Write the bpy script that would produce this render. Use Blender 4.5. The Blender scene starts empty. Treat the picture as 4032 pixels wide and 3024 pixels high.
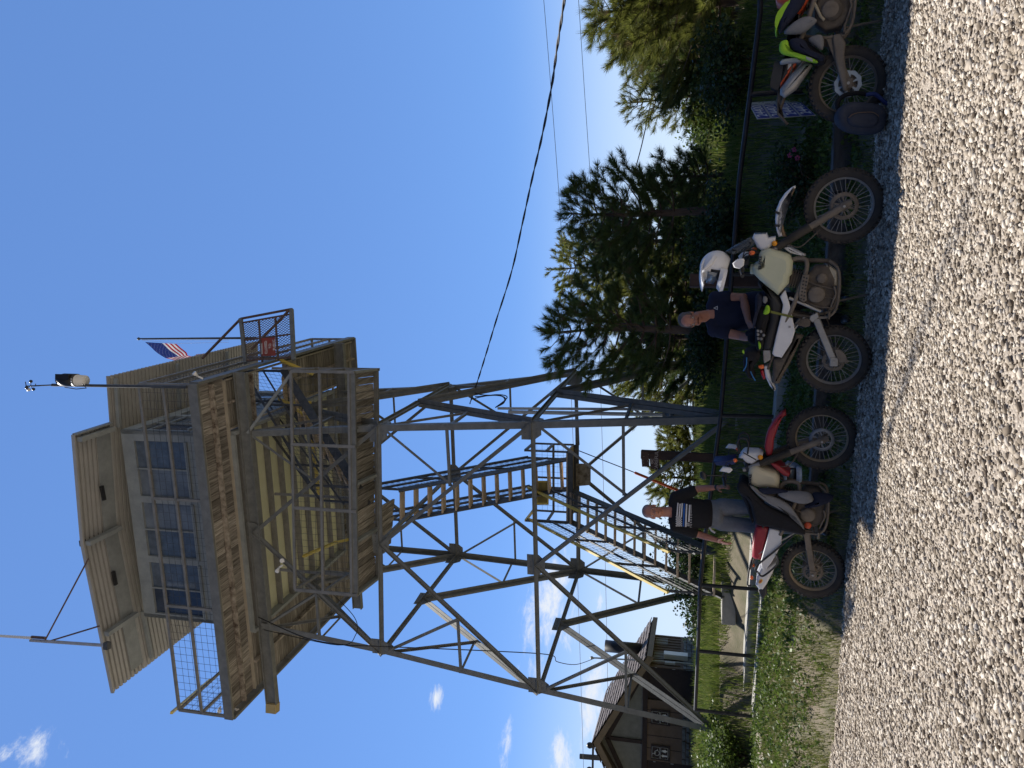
import bpy, bmesh, math, random
import numpy as np
from mathutils import Vector, Matrix, noise as mnoise
from mathutils.bvhtree import BVHTree
R=math.radians
random.seed(7); RNG=np.random.default_rng(7)
sc=bpy.context.scene
# ---------------- camera (phone held so that the picture lies on its side) ----------------
P0,R0,H,F=R(13.5),R(1.0),1.7,739.6
cam=bpy.data.cameras.new('camera'); cam.sensor_width=36; cam.lens=F/1024*36; cam.clip_end=20000; cam.clip_start=.05
co=bpy.data.objects.new('camera',cam); sc.collection.objects.link(co)
r_=Vector((1,0,0)); d_=Vector((0,math.sin(P0),-math.cos(P0)))
r2=r_*math.cos(R0)-d_*math.sin(R0); d2=r_*math.sin(R0)+d_*math.cos(R0)
co.matrix_world=Matrix((( d2.x,r2.x,d2.cross(r2).x,0),(d2.y,r2.y,d2.cross(r2).y,0),(d2.z,r2.z,d2.cross(r2).z,H),(0,0,0,1)))
sc.camera=co
# ---------------- world, sun ----------------
SUN_AZ,SUN_EL=R(-43.0),R(60.4)      # azimuth from +Y, negative to the left
w=bpy.data.worlds.new('World'); sc.world=w; w.use_nodes=True
nt=w.node_tree; nt.nodes.clear()
N=nt.nodes.new; L=nt.links.new
sky=N('ShaderNodeTexSky'); sky.sky_type='NISHITA'; sky.sun_disc=False
sky.sun_elevation=SUN_EL; sky.sun_rotation=SUN_AZ; sky.altitude=2000; sky.air_density=1.0; sky.dust_density=.15; sky.ozone_density=2.0
bg=N('ShaderNodeBackground'); bg.inputs['Strength'].default_value=.126
out=N('ShaderNodeOutputWorld')
# fair-weather clouds: noise in sky direction, only low on the left and one wisp high up
tc=N('ShaderNodeTexCoord'); 
def cloud(az,el,raz,rel,seed,scale,thr):
    d=(math.sin(R(az))*math.cos(R(el)),math.cos(R(az))*math.cos(R(el)),math.sin(R(el)))
    mp=N('ShaderNodeMapping'); mp.inputs['Rotation'].default_value=(0,0,R(az)); L(tc.outputs['Generated'],mp.inputs['Vector'])
    sp=N('ShaderNodeSeparateXYZ'); L(mp.outputs['Vector'],sp.inputs[0])
    def m(op,a,b=None):
        n=N('ShaderNodeMath'); n.operation=op
        for i,x in enumerate((a,b)):
            if x is None: continue
            if hasattr(x,'links'): L(x,n.inputs[i])
            else: n.inputs[i].default_value=x
        return n.outputs[0]
    dx=m('DIVIDE',sp.outputs[0],math.sin(R(raz))*math.cos(R(el))); dz=m('DIVIDE',m('SUBTRACT',sp.outputs[2],math.sin(R(el))),math.sin(R(rel)))
    rad=m('SQRT',m('ADD',m('MULTIPLY',dx,dx),m('MULTIPLY',dz,dz)))
    front=m('GREATER_THAN',sp.outputs[1],0)
    nz=N('ShaderNodeTexNoise'); nz.inputs['Scale'].default_value=scale; nz.inputs['Detail'].default_value=12; nz.inputs['Roughness'].default_value=.72; nz.inputs['Distortion'].default_value=.35
    mp2=N('ShaderNodeMapping'); mp2.inputs['Location'].default_value=(seed,seed*.7,0); mp2.inputs['Scale'].default_value=(1,1,2.6); L(tc.outputs['Generated'],mp2.inputs['Vector']); L(mp2.outputs['Vector'],nz.inputs['Vector'])
    v=m('SUBTRACT',m('ADD',nz.outputs['Fac'],thr),m('MULTIPLY',rad,.34))
    mr=N('ShaderNodeMapRange'); mr.interpolation_type='SMOOTHSTEP'; mr.inputs['From Min'].default_value=.40; mr.inputs['From Max'].default_value=.68; L(v,mr.inputs['Value'])
    return m('MULTIPLY',mr.outputs[0],front)
def pix_dir(X,Y,s=4032):
    k=s/1024; v=X/k-512; u=384-Y/k
    c,s_=math.cos(-R0),math.sin(-R0); u,v=u*c-v*s_,u*s_+v*c
    return Vector((u,F*math.cos(P0)+v*math.sin(P0),F*math.sin(P0)-v*math.cos(P0)))
def azel(X,Y):
    d=pix_dir(X,Y); return math.degrees(math.atan2(d.x,d.y)), math.degrees(math.atan2(d.z,math.hypot(d.x,d.y)))
cl=[]
for (X,Y,ra,re,sd,scl,thr) in [(2165,2380,3.6,1.8,1.3,11,.14),(2100,2630,1.7,1.0,4.1,13,.10),(2200,2985,2.4,1.1,2.2,12,.09),(2000,2930,2.6,.7,7.7,12,.06),(2360,2780,3.4,1.5,3.9,11,.15),
                               (1715,2750,1.3,.7,5.5,18,.05),(2360,2370,1.2,.5,6.6,16,.05),(2560,2010,1.7,.6,9.1,13,.10),(2555,2590,2.0,.7,8.2,13,.08),(130,2960,2.5,1.7,3.3,12,.05)]:
    a,e=azel(X,Y); cl.append(cloud(a,e,ra*1.25,re*1.35,sd,scl*1.3,thr+.03))
tot=cl[0]
for c_ in cl[1:]:
    n=N('ShaderNodeMath'); n.operation='MAXIMUM'; L(tot,n.inputs[0]); L(c_,n.inputs[1]); tot=n.outputs[0]
mix=N('ShaderNodeMix'); mix.data_type='RGBA'; L(tot,mix.inputs[0]); 
tint=N('ShaderNodeMix'); tint.data_type='RGBA'; tint.blend_type='MULTIPLY'; tint.inputs[0].default_value=1; tint.inputs[7].default_value=(.78,1.27,2.15,1); L(sky.outputs[0],tint.inputs[6])

gm=N('ShaderNodeGamma'); gm.inputs[1].default_value=.5; L(sky.outputs[0],gm.inputs[0]); L(gm.outputs[0],tint.inputs[6])

# paler air low down: the sky whitens towards the horizon
sxz=N('ShaderNodeSeparateXYZ'); L(tc.outputs['Generated'],sxz.inputs[0]); hz=N('ShaderNodeMapRange'); hz.interpolation_type='SMOOTHERSTEP'; hz.inputs['From Min'].default_value=-.02; hz.inputs['From Max'].default_value=.26; hz.inputs['To Min'].default_value=.85; hz.inputs['To Max'].default_value=0; L(sxz.outputs[2],hz.inputs['Value'])
hm=N('ShaderNodeMix'); hm.data_type='RGBA'; L(hz.outputs[0],hm.inputs[0]); L(tint.outputs[2],hm.inputs[6]); hm.inputs[7].default_value=(4.1,4.9,5.9,1)
# deeper blue in the half of the sky turned away from the sun, behind the camera
dk=N('ShaderNodeMapRange'); dk.interpolation_type='SMOOTHSTEP'; dk.inputs['From Min'].default_value=-.25; dk.inputs['From Max'].default_value=.5; dk.inputs['To Min'].default_value=.30; dk.inputs['To Max'].default_value=1; L(sxz.outputs[1],dk.inputs['Value'])
dm=N('ShaderNodeVectorMath'); dm.operation='SCALE'; L(hm.outputs[2],dm.inputs[0]); L(dk.outputs[0],dm.inputs['Scale'])
L(dm.outputs[0],mix.inputs[6]); mix.inputs[7].default_value=(4.6,4.9,5.4,1)
L(mix.outputs[2],bg.inputs[0]); L(bg.outputs[0],out.inputs[0])
sd=bpy.data.lights.new('sun','SUN'); sd.energy=5.0; sd.angle=R(.53); sd.color=(1,.95,.87)
so=bpy.data.objects.new('sun',sd); sc.collection.objects.link(so)
sv=Vector((math.sin(SUN_AZ)*math.cos(SUN_EL),math.cos(SUN_AZ)*math.cos(SUN_EL),math.sin(SUN_EL)))
so.rotation_euler=(-sv).to_track_quat('-Z','Y').to_euler()
sc.view_settings.view_transform='Standard'; sc.view_settings.look='None'; sc.view_settings.gamma=1; sc.view_settings.exposure=.50
# ---------------- helpers ----------------
def PD(X,Y,D,s=4032):
    d=pix_dir(X,Y,s); p=d*(D/d.y); p.z+=H; return p
def PZ(X,Y,z,s=4032):
    d=pix_dir(X,Y,s); p=d*((z-H)/d.z); p.z+=H; return p
col=sc.collection
_mats={}
def wood_dir(name,ang,c,c2,along=0):
    """board wood: long grain streaks along one horizontal direction, tone changing from board to board"""
    m=bpy.data.materials.new(name); m.use_nodes=True; t=m.node_tree; b=t.nodes['Principled BSDF']; b.inputs['Roughness'].default_value=.9; b.inputs['Specular IOR Level'].default_value=.2
    tc=t.nodes.new('ShaderNodeTexCoord'); mp=t.nodes.new('ShaderNodeMapping'); mp.inputs['Rotation'].default_value=(0,0,ang); mp.inputs['Scale'].default_value=(1.1,26,26) if along==0 else (26,1.1,26); 
    mr0=t.nodes.new('ShaderNodeVectorRotate'); mr0.rotation_type='Z_AXIS'; mr0.inputs['Angle'].default_value=ang; t.links.new(tc.outputs['Object'],mr0.inputs['Vector']); mp.inputs['Rotation'].default_value=(0,0,0); t.links.new(mr0.outputs[0],mp.inputs[0])
    n1=t.nodes.new('ShaderNodeTexNoise'); n1.inputs['Scale'].default_value=1.6; n1.inputs['Detail'].default_value=7; n1.inputs['Roughness'].default_value=.7; t.links.new(mp.outputs[0],n1.inputs['Vector'])
    rp=t.nodes.new('ShaderNodeValToRGB'); e=rp.color_ramp.elements; e[0].position=.33; e[0].color=(*[x*.5 for x in c],1); e[1].position=.66; e[1].color=(*c2,1); x=e.new(.48); x.color=(*c,1); t.links.new(n1.outputs['Fac'],rp.inputs[0])
    g=t.nodes.new('ShaderNodeNewGeometry'); mr=t.nodes.new('ShaderNodeMapRange'); mr.inputs['To Min'].default_value=.5; mr.inputs['To Max'].default_value=1.15; t.links.new(g.outputs['Random Per Island'],mr.inputs['Value'])
    mx=t.nodes.new('ShaderNodeVectorMath'); mx.operation='SCALE'; t.links.new(rp.outputs[0],mx.inputs[0]); t.links.new(mr.outputs[0],mx.inputs['Scale']); t.links.new(mx.outputs[0],b.inputs['Base Color'])
    bp=t.nodes.new('ShaderNodeBump'); bp.inputs['Strength'].default_value=.5; bp.inputs['Distance'].default_value=.01; t.links.new(n1.outputs['Fac'],bp.inputs['Height']); t.links.new(bp.outputs[0],b.inputs['Normal'])
    return m
def mat(name,c,rough=.7,metal=0,var=.15,scale=6,bump=.0,bscale=40,c2=None,alpha=1,trans=0,stretch=None,thr=None,spec=.5,transl=0,obj=True,dirt=None):
    """principled material with object-space noise variation, optional second colour, dirt patches and bump"""
    if name in _mats: return _mats[name]
    m=bpy.data.materials.new(name); m.use_nodes=True; t=m.node_tree; b=t.nodes['Principled BSDF']
    b.inputs['Roughness'].default_value=rough; b.inputs['Metallic'].default_value=metal; b.inputs['Specular IOR Level'].default_value=spec
    tc=t.nodes.new('ShaderNodeTexCoord'); mp=t.nodes.new('ShaderNodeMapping'); t.links.new(tc.outputs['Object'],mp.inputs[0])
    if stretch: mp.inputs['Scale'].default_value=stretch
    nz=t.nodes.new('ShaderNodeTexNoise'); nz.inputs['Scale'].default_value=scale; nz.inputs['Detail'].default_value=6; nz.inputs['Roughness'].default_value=.65
    t.links.new(mp.outputs[0],nz.inputs['Vector'])
    rp=t.nodes.new('ShaderNodeValToRGB'); t.links.new(nz.outputs['Fac'],rp.inputs[0])
    e=rp.color_ramp.elements; e[0].position=.32; e[1].position=.68
    if c2 is None: a=[x*(1-var) for x in c[:3]]; z=[min(1,x*(1+var)) for x in c[:3]]
    else: a=c[:3]; z=c2[:3]
    if thr: e[0].position,e[1].position=thr
    e[0].color=(*a,1); e[1].color=(*z,1)
    colr=rp.outputs[0]
    if dirt:
        n2=t.nodes.new('ShaderNodeTexNoise'); n2.inputs['Scale'].default_value=dirt[1]; n2.inputs['Detail'].default_value=8; n2.inputs['Roughness'].default_value=.7; t.links.new(tc.outputs['Object'],n2.inputs['Vector'])
        r3=t.nodes.new('ShaderNodeValToRGB'); r3.color_ramp.elements[0].position=dirt[2]; r3.color_ramp.elements[1].position=dirt[2]+.15; r3.color_ramp.elements[0].color=(0,0,0,1); t.links.new(n2.outputs['Fac'],r3.inputs[0])
        mx=t.nodes.new('ShaderNodeMix'); mx.data_type='RGBA'; t.links.new(r3.outputs[0],mx.inputs[0]); t.links.new(colr,mx.inputs[6]); mx.inputs[7].default_value=(*dirt[0],1); colr=mx.outputs[2]
        
    t.links.new(colr,b.inputs['Base Color'])
    if bump:
        n3=t.nodes.new('ShaderNodeTexNoise'); n3.inputs['Scale'].default_value=bscale; n3.inputs['Detail'].default_value=5; t.links.new(mp.outputs[0],n3.inputs['Vector'])
        bp=t.nodes.new('ShaderNodeBump'); bp.inputs['Strength'].default_value=bump; bp.inputs['Distance'].default_value=.02; t.links.new(n3.outputs['Fac'],bp.inputs['Height']); t.links.new(bp.outputs[0],b.inputs['Normal'])
    if trans: b.inputs['Transmission Weight'].default_value=trans
    if alpha<1: b.inputs['Alpha'].default_value=alpha
    if transl:
        tr=t.nodes.new('ShaderNodeBsdfTranslucent'); t.links.new(colr,tr.inputs[0]); ms=t.nodes.new('ShaderNodeMixShader'); ms.inputs[0].default_value=transl
        t.links.new(b.outputs[0],ms.inputs[1]); t.links.new(tr.outputs[0],ms.inputs[2]); t.links.new(ms.outputs[0],t.nodes['Material Output'].inputs[0])
    _mats[name]=m; return m
def tag(o,label,cat,group=None,kind=None):
    o['label']=label; o['category']=cat
    if group: o['group']=group
    if kind: o['kind']=kind
    return o
def empty(name,loc,label,cat,group=None,mtx=None):
    o=bpy.data.objects.new(name,None); col.objects.link(o); o.empty_display_size=.1
    if mtx is not None: o.matrix_world=mtx
    else: o.location=loc
    return tag(o,label,cat,group)
def put(name,me,parent=None):
    o=bpy.data.objects.new(name,me); col.objects.link(o)
    if parent is not None:
        o.parent=parent
    return o
class MB:
    """collects shapes in world (or thing-local) coordinates into one mesh"""
    def __init__(s): s.v=[]; s.f=[]; s.sm=[]
    def add(s,vs,fs,smooth=False):
        n=len(s.v); s.v+= [tuple(v) for v in vs]; s.f+=[tuple(i+n for i in f) for f in fs]; s.sm+=[smooth]*len(fs); return s
    def box(s,c,size,M=None):
        x,y,z=[k/2 for k in size]; c=Vector(c)
        vs=[Vector((a*x,b*y,d*z)) for a in(-1,1) for b in(-1,1) for d in(-1,1)]
        if M is not None: vs=[M@v for v in vs]
        return s.add([v+c for v in vs],[(0,1,3,2),(4,6,7,5),(0,4,5,1),(2,3,7,6),(0,2,6,4),(1,5,7,3)])
    def bar(s,p,q,w,h,up=(0,0,1),ext=0):
        p,q=Vector(p),Vector(q); d=(q-p).normalized(); p=p-d*ext; q=q+d*ext
        up=Vector(up); sd=d.cross(up)
        if sd.length<1e-4: sd=d.cross(Vector((1,0,0)))
        sd.normalize(); u=sd.cross(d).normalized()
        vs=[]
        for e in (p,q):
            for a,b in ((-1,-1),(1,-1),(1,1),(-1,1)): vs.append(e+sd*a*w/2+u*b*h/2)
        return s.add(vs,[(3,2,1,0),(4,5,6,7),(0,1,5,4),(1,2,6,5),(2,3,7,6),(3,0,4,7)])
    def prof(s,p,q,prof,X,Y):
        """extrude closed 2D profile (list of (a,b)) from p to q, axes X,Y"""
        n=len(prof); vs=[Vector(e)+X*a+Y*b for e in (p,q) for a,b in prof]
        return s.add(vs,[tuple(range(n))[::-1],tuple(range(n,2*n))]+[(i,(i+1)%n,(i+1)%n+n,i+n) for i in range(n)])
    def angle(s,p,q,w,t,X,Y,w2=None):
        w2=w2 or w; p,q=Vector(p),Vector(q); d=(q-p).normalized(); X=(X-d*X.dot(d)).normalized(); Y=(Y-d*Y.dot(d)); Y=(Y-X*Y.dot(X)).normalized()
        return s.prof(p,q,[(0,0),(w,0),(w,t),(t,t),(t,w2),(0,w2)],X,Y)
    def tee(s,p,q,w,hh,t,X,Y,gap=.012):
        """two angles back to back: outstanding legs along +-X (total w), stems along Y"""
        p,q=Vector(p),Vector(q); d=(q-p).normalized(); X=(X-d*X.dot(d)).normalized(); Y=(Y-d*Y.dot(d)); Y=(Y-X*Y.dot(X)).normalized()
        for sg in (1,-1):
            g=gap/2; s.prof(p,q,[(sg*g,0),(sg*w/2,0),(sg*w/2,t),(sg*(g+t),t),(sg*(g+t),hh),(sg*g,hh)],X,Y)
        return s
    def tube(s,pts,r,n=8,closed=False,caps=True):
        pts=[Vector(p) for p in pts]; m=len(pts); rs=r if isinstance(r,(list,tuple)) else [r]*m
        vs=[];prev=None
        for i,p in enumerate(pts):
            if closed: t=(pts[(i+1)%m]-pts[i-1])
            else: t=pts[min(i+1,m-1)]-pts[max(i-1,0)]
            if t.length<1e-9: t=Vector((0,0,1))
            t.normalize()
            if prev is None:
                a=t.orthogonal().normalized()
            else:
                a=prev-t*prev.dot(t)
                if a.length<1e-6: a=t.orthogonal()
                a.normalize()
            prev=a; b=t.cross(a)
            for k in range(n):
                th=2*math.pi*k/n; vs.append(p+(a*math.cos(th)+b*math.sin(th))*rs[i])
        fs=[]
        for i in range(m if closed else m-1):
            for k in range(n):
                j=(i+1)%m; fs.append((i*n+k,i*n+(k+1)%n,j*n+(k+1)%n,j*n+k))
        s.add(vs,fs,True)
        if not closed and caps: s.add(vs[:n],[tuple(range(n))[::-1]]); s.add(vs[-n:],[tuple(range(n))])
        return s
    def lathe(s,c,axis,prof,n=24,a0=0,a1=2*math.pi):
        """prof: (radius, along) pairs around axis through c"""
        c=Vector(c); ax=Vector(axis).normalized(); A=ax.orthogonal().normalized(); B=ax.cross(A); full=abs(a1-a0-2*math.pi)<1e-6
        m=len(prof); vs=[]
        cnt=n if full else n+1
        for k in range(cnt):
            th=a0+(a1-a0)*k/n; d=A*math.cos(th)+B*math.sin(th)
            for r,h in prof: vs.append(c+d*r+ax*h)
        fs=[]
        for k in range(n):
            k2=(k+1)%cnt
            for j in range(m-1): fs.append((k*m+j,k2*m+j,k2*m+j+1,k*m+j+1))
        return s.add(vs,fs,True)
    def ball(s,c,r,n=14,m=9,M=None):
        c=Vector(c); rr=r if isinstance(r,(tuple,list)) else (r,r,r); vs=[]
        for i in range(m+1):
            ph=math.pi*i/m
            for k in range(n):
                th=2*math.pi*k/n; v=Vector((rr[0]*math.sin(ph)*math.cos(th),rr[1]*math.sin(ph)*math.sin(th),rr[2]*math.cos(ph)))
                if M is not None: v=M@v
                vs.append(c+v)
        return s.add(vs,[(i*n+k,(i+1)*n+k,(i+1)*n+(k+1)%n,i*n+(k+1)%n) for i in range(m) for k in range(n)],True)
    def slab(s,poly,off):
        """polygon (3D points) thickened by vector off"""
        n=len(poly); off=Vector(off); vs=[Vector(p) for p in poly]+[Vector(p)+off for p in poly]
        return s.add(vs,[tuple(range(n))[::-1],tuple(range(n,2*n))]+[(i,(i+1)%n,(i+1)%n+n,i+n) for i in range(n)])
    def pillow(s,poly,y0,y1,rnd=.02,M=None,steps=3):
        """2D outline (x,z) extruded y0..y1 with rounded edges of radius rnd; y0 is the near side"""
        P=[Vector((p[0],p[1])) for p in poly]; n=len(P)
        area=sum(P[i].x*P[(i+1)%n].y-P[(i+1)%n].x*P[i].y for i in range(n))/2
        if area<0: P=P[::-1]
        def inset(d):
            o=[]
            for i in range(n):
                a=(P[i]-P[i-1]).normalized(); b=(P[(i+1)%n]-P[i]).normalized(); na=Vector((-a.y,a.x)); nb=Vector((-b.y,b.x)); k=na+nb
                l=k.length
                if l<.35: k=na; l=1
                k=k/l; c=max(.45,k.dot(na)); o.append(P[i]+k*(d/c))
            return o
        rings=[]
        for j in range(steps+1):
            th=math.pi/2*j/steps; rings.append((inset(rnd*(1-math.sin(th))),y0+rnd*(1-math.cos(th))))
        for j in range(steps,-1,-1):
            th=math.pi/2*j/steps; rings.append((inset(rnd*(1-math.sin(th))),y1-rnd*(1-math.cos(th))))
        vs=[]
        for o,y in rings:
            for p in o:
                v=Vector((p.x,y,p.y)); vs.append(M@v if M is not None else v)
        fs=[]
        for j in range(len(rings)-1):
            for i in range(n): fs.append((j*n+i,j*n+(i+1)%n,(j+1)*n+(i+1)%n,(j+1)*n+i))
        k=(len(rings)-1)*n
        s.add(vs,fs,True); s.add(vs[:n],[tuple(range(n))[::-1]],True); s.add(vs[k:k+n],[tuple(range(n))],True)
        return s
    def build(s,name,m,parent=None,bevel=0,subd=0):
        me=bpy.data.meshes.new(name); me.from_pydata([tuple(v) for v in s.v],[],s.f); 
        me.polygons.foreach_set('use_smooth',s.sm)
        if m is not None: me.materials.append(m)
        o=put(name,me,parent)
        if parent is not None and parent.get('_w'):  # world-space coords under a placed empty
            o.matrix_parent_inverse=parent.matrix_world.inverted()
        bm=bmesh.new(); bm.from_mesh(me); bmesh.ops.recalc_face_normals(bm,faces=bm.faces); bm.to_mesh(me); bm.free()
        if bevel:
            b=o.modifiers.new('b','BEVEL'); b.width=bevel; b.segments=2; b.limit_method='ANGLE'
        if subd:
            b=o.modifiers.new('s','SUBSURF'); b.levels=subd; b.render_levels=subd
        return o
def npmesh(name,V,Fc,m,parent=None,smooth=False,nv=3,mi=None,mats=None):
    """fast mesh of equal-sided faces from arrays"""
    me=bpy.data.meshes.new(name); V=np.asarray(V,dtype=np.float32); Fc=np.asarray(Fc,dtype=np.int32)
    me.vertices.add(len(V)); me.vertices.foreach_set('co',V.ravel()); me.loops.add(Fc.size); me.loops.foreach_set('vertex_index',Fc.ravel())
    me.polygons.add(len(Fc)); me.polygons.foreach_set('loop_start',np.arange(0,Fc.size,nv,dtype=np.int32)); 
    if smooth: me.polygons.foreach_set('use_smooth',np.ones(len(Fc),dtype=bool))
    if mats:
        for x in mats: me.materials.append(x)
        if mi is not None: me.polygons.foreach_set('material_index',np.asarray(mi,dtype=np.int32))
    else: me.materials.append(m)
    me.update(calc_edges=True); me.validate(verbose=False)
    return put(name,me,parent)
def wempty(name,loc,label,cat,group=None):
    o=empty(name,loc,label,cat,group); bpy.context.view_layer.update(); o['_w']=1; return o
def text_mesh(body,size,extr=.002,align='CENTER',spacing=1.0,bold=0):
    cu=bpy.data.curves.new('t','FONT'); cu.body=body; cu.size=size; cu.extrude=extr; cu.align_x=align; cu.align_y='CENTER'; cu.space_character=spacing; cu.offset=bold
    o=bpy.data.objects.new('t',cu); col.objects.link(o); bpy.context.view_layer.update()
    me=bpy.data.meshes.new_from_object(o.evaluated_get(bpy.context.evaluated_depsgraph_get())); bpy.data.objects.remove(o); bpy.data.curves.remove(cu)
    return me
def place_text(name,body,size,M,m,parent,extr=.002,spacing=1.0,bold=0):
    me=text_mesh(body,size,extr,spacing=spacing,bold=bold); me.transform(M); me.materials.clear(); me.materials.append(m); me.name=name
    o=put(name,me,parent)
    if parent is not None and parent.get('_w'): o.matrix_parent_inverse=parent.matrix_world.inverted()
    return o
def lerp(a,b,t): return a+(b-a)*t
def sst(t): t=np.clip(t,0,1); return t*t*(3-2*t)
# ---------------- terrain ----------------
GX=[-9,-4.63,-3.97,-2.49,-1.31,.06,.88,2.46,3.6,9]; GY=[10.9,9.6,9.2,8.82,8.53,8.2,7.97,7.64,7.42,6.6]
def edge_y(x): return np.interp(x,GX,GY)
def fence_y(x): return 8.45+(4.5-x)*.488
def fbm(x,y,s=1.0):
    return (np.sin(x*1.7*s+1.3)*np.cos(y*1.3*s+.4)+.5*np.sin(x*3.9*s+y*2.1*s)+.3*np.sin(7.3*s*x-5.1*s*y+2))/1.8
def ground_z(x,y):
    x=np.asarray(x,float); y=np.asarray(y,float)
    ge=edge_y(x); fy=fence_y(x); t=(y-ge)/np.maximum(fy-ge,.3)
    right=sst((x+1.6)/.8)                      # 1 behind the low timber curb
    zl=-.06+.14*sst((t+.08)/.12)+.26*sst((t-.02)/.3)+.12*sst((t-.3)/.6)
    zr=-.06+.14*sst((t+.1)/.3)+.18*sst((t-.28)/.1)+.18*sst((t-.5)/.6)
    z=zl*(1-right)+zr*right
    d=y-fy
    rise=.60+.14*np.exp(-((x+.5)/2.2)**2)-.1*sst((x-2)/5)
    z=z+rise*sst((d-.2)/(2.0-1.35*sst((-x-4.6)/1.0)))
    
    far=np.maximum(y-34,0); z=z-far*.16-np.maximum(far-60,0)*.05
    z=np.where(t<-.15,-.06,z)
    z=z+np.where(t>.1,.025*fbm(x,y,1.6),0)
    z=z-np.maximum(np.abs(x)-30,0)*.12
    return np.maximum(z,-75)
M_dirt=mat('grassy_soil',(.085,.085,.04),.95,c2=(.19,.155,.11),scale=2.2,bump=.6,bscale=30)
xs=np.concatenate([np.linspace(-400,-30,20),np.linspace(-29,-9,50),np.linspace(-8.8,8.8,260),np.linspace(9,30,50),np.linspace(33,400,20)])
ys=np.concatenate([np.linspace(4,6,6),np.linspace(6.1,18,230),np.linspace(18.2,40,80),np.linspace(42,700,40)])
Xg,Yg=np.meshgrid(xs,ys); Zg=ground_z(Xg,Yg)
V=np.stack([Xg,Yg,Zg],-1).reshape(-1,3); nx,ny=len(xs),len(ys)
i=np.arange(nx*ny).reshape(ny,nx); Fc=np.stack([i[:-1,:-1],i[:-1,1:],i[1:,1:],i[1:,:-1]],-1).reshape(-1,4)
terrain=npmesh('grass_ground',V,Fc,M_dirt,smooth=True,nv=4); terrain['kind']='structure'
# gravel lot: a gently uneven sheet from behind the camera to the grass edge
def gz(x,y): 
    x=np.asarray(x,float); y=np.asarray(y,float)
    return .012*fbm(x,y,.9)+.006*fbm(x*2.7,y*3.1)+.045*np.exp(-((y-edge_y(x)+.25)/.16)**2)*(.6+.4*fbm(x*3,y*2))
xs=np.concatenate([np.linspace(-60,-8,30),np.linspace(-7.8,7.8,300),np.linspace(8,60,30)]); tt=np.concatenate([np.linspace(0,.5,20),np.linspace(.52,1,180)])
Xg,Tg=np.meshgrid(xs,tt); Ye=edge_y(Xg)+.08*np.sin(Xg*9)+.05*np.sin(Xg*23+1)+.04*np.sin(Xg*41); Yg=-30+(Ye+30)*Tg
Yg=np.where(Tg<.5,-30+ (1.-(-30))*Tg/.5, 1.+(Ye-1.)*(Tg-.5)/.5); Zg=gz(Xg,Yg)-.05*(Tg>=.9999)
V=np.stack([Xg,Yg,Zg],-1).reshape(-1,3); nx,ny=len(xs),len(tt); i=np.arange(nx*ny).reshape(ny,nx); Fc=np.stack([i[:-1,:-1],i[:-1,1:],i[1:,1:],i[1:,:-1]],-1).reshape(-1,4)
def gravel_mat():
    m=bpy.data.materials.new('gravel'); m.use_nodes=True; t=m.node_tree; b=t.nodes['Principled BSDF']; b.inputs['Roughness'].default_value=.95; b.inputs['Specular IOR Level'].default_value=.2
    tc=t.nodes.new('ShaderNodeTexCoord'); v1=t.nodes.new('ShaderNodeTexVoronoi'); v1.inputs['Scale'].default_value=55; t.links.new(tc.outputs['Object'],v1.inputs['Vector'])
    rp=t.nodes.new('ShaderNodeValToRGB'); sp=t.nodes.new('ShaderNodeSeparateColor'); t.links.new(v1.outputs['Color'],sp.inputs[0]); t.links.new(sp.outputs[0],rp.inputs[0])
    e=rp.color_ramp.elements; e[0].color=(.22,.18,.145,1); e[1].color=(.48,.42,.35,1); x=rp.color_ramp.elements.new(.5); x.color=(.36,.31,.255,1)
    t.links.new(rp.outputs[0],b.inputs['Base Color'])
    bp=t.nodes.new('ShaderNodeBump'); bp.inputs['Strength'].default_value=.8; bp.inputs['Distance'].default_value=.012; bp.invert=True; t.links.new(v1.outputs['Distance'],bp.inputs['Height']); t.links.new(bp.outputs[0],b.inputs['Normal'])
    return m
g=npmesh('gravel_lot',V,Fc,gravel_mat(),smooth=True,nv=4); g['kind']='structure'
# loose stones
def island_mat(name,ramp,rough=.85,spec=.3,transl=0,dirn=None):
    m=bpy.data.materials.new(name); m.use_nodes=True; t=m.node_tree; b=t.nodes['Principled BSDF']; b.inputs['Roughness'].default_value=rough; b.inputs['Specular IOR Level'].default_value=spec
    g=t.nodes.new('ShaderNodeNewGeometry'); rp=t.nodes.new('ShaderNodeValToRGB'); t.links.new(g.outputs['Random Per Island'],rp.inputs[0])
    e=rp.color_ramp.elements; e[0].position=ramp[0][0]; e[0].color=(*ramp[0][1],1); e[1].position=ramp[-1][0]; e[1].color=(*ramp[-1][1],1)
    for p,c in ramp[1:-1]: x=e.new(p); x.color=(*c,1)
    t.links.new(rp.outputs[0],b.inputs['Base Color'])
    if transl:
        tr=t.nodes.new('ShaderNodeBsdfTranslucent'); t.links.new(rp.outputs[0],tr.inputs[0]); ms=t.nodes.new('ShaderNodeMixShader'); ms.inputs[0].default_value=transl
        t.links.new(b.outputs[0],ms.inputs[1]); t.links.new(tr.outputs[0],ms.inputs[2]); t.links.new(ms.outputs[0],t.nodes['Material Output'].inputs[0])
    return m
def ico():
    bm=bmesh.new(); bmesh.ops.create_icosphere(bm,subdivisions=1,radius=1); v=np.array([x.co[:] for x in bm.verts]); f=np.array([[q.index for q in x.verts] for x in bm.faces]); bm.free(); return v,f
iv,jf=ico()
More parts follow.
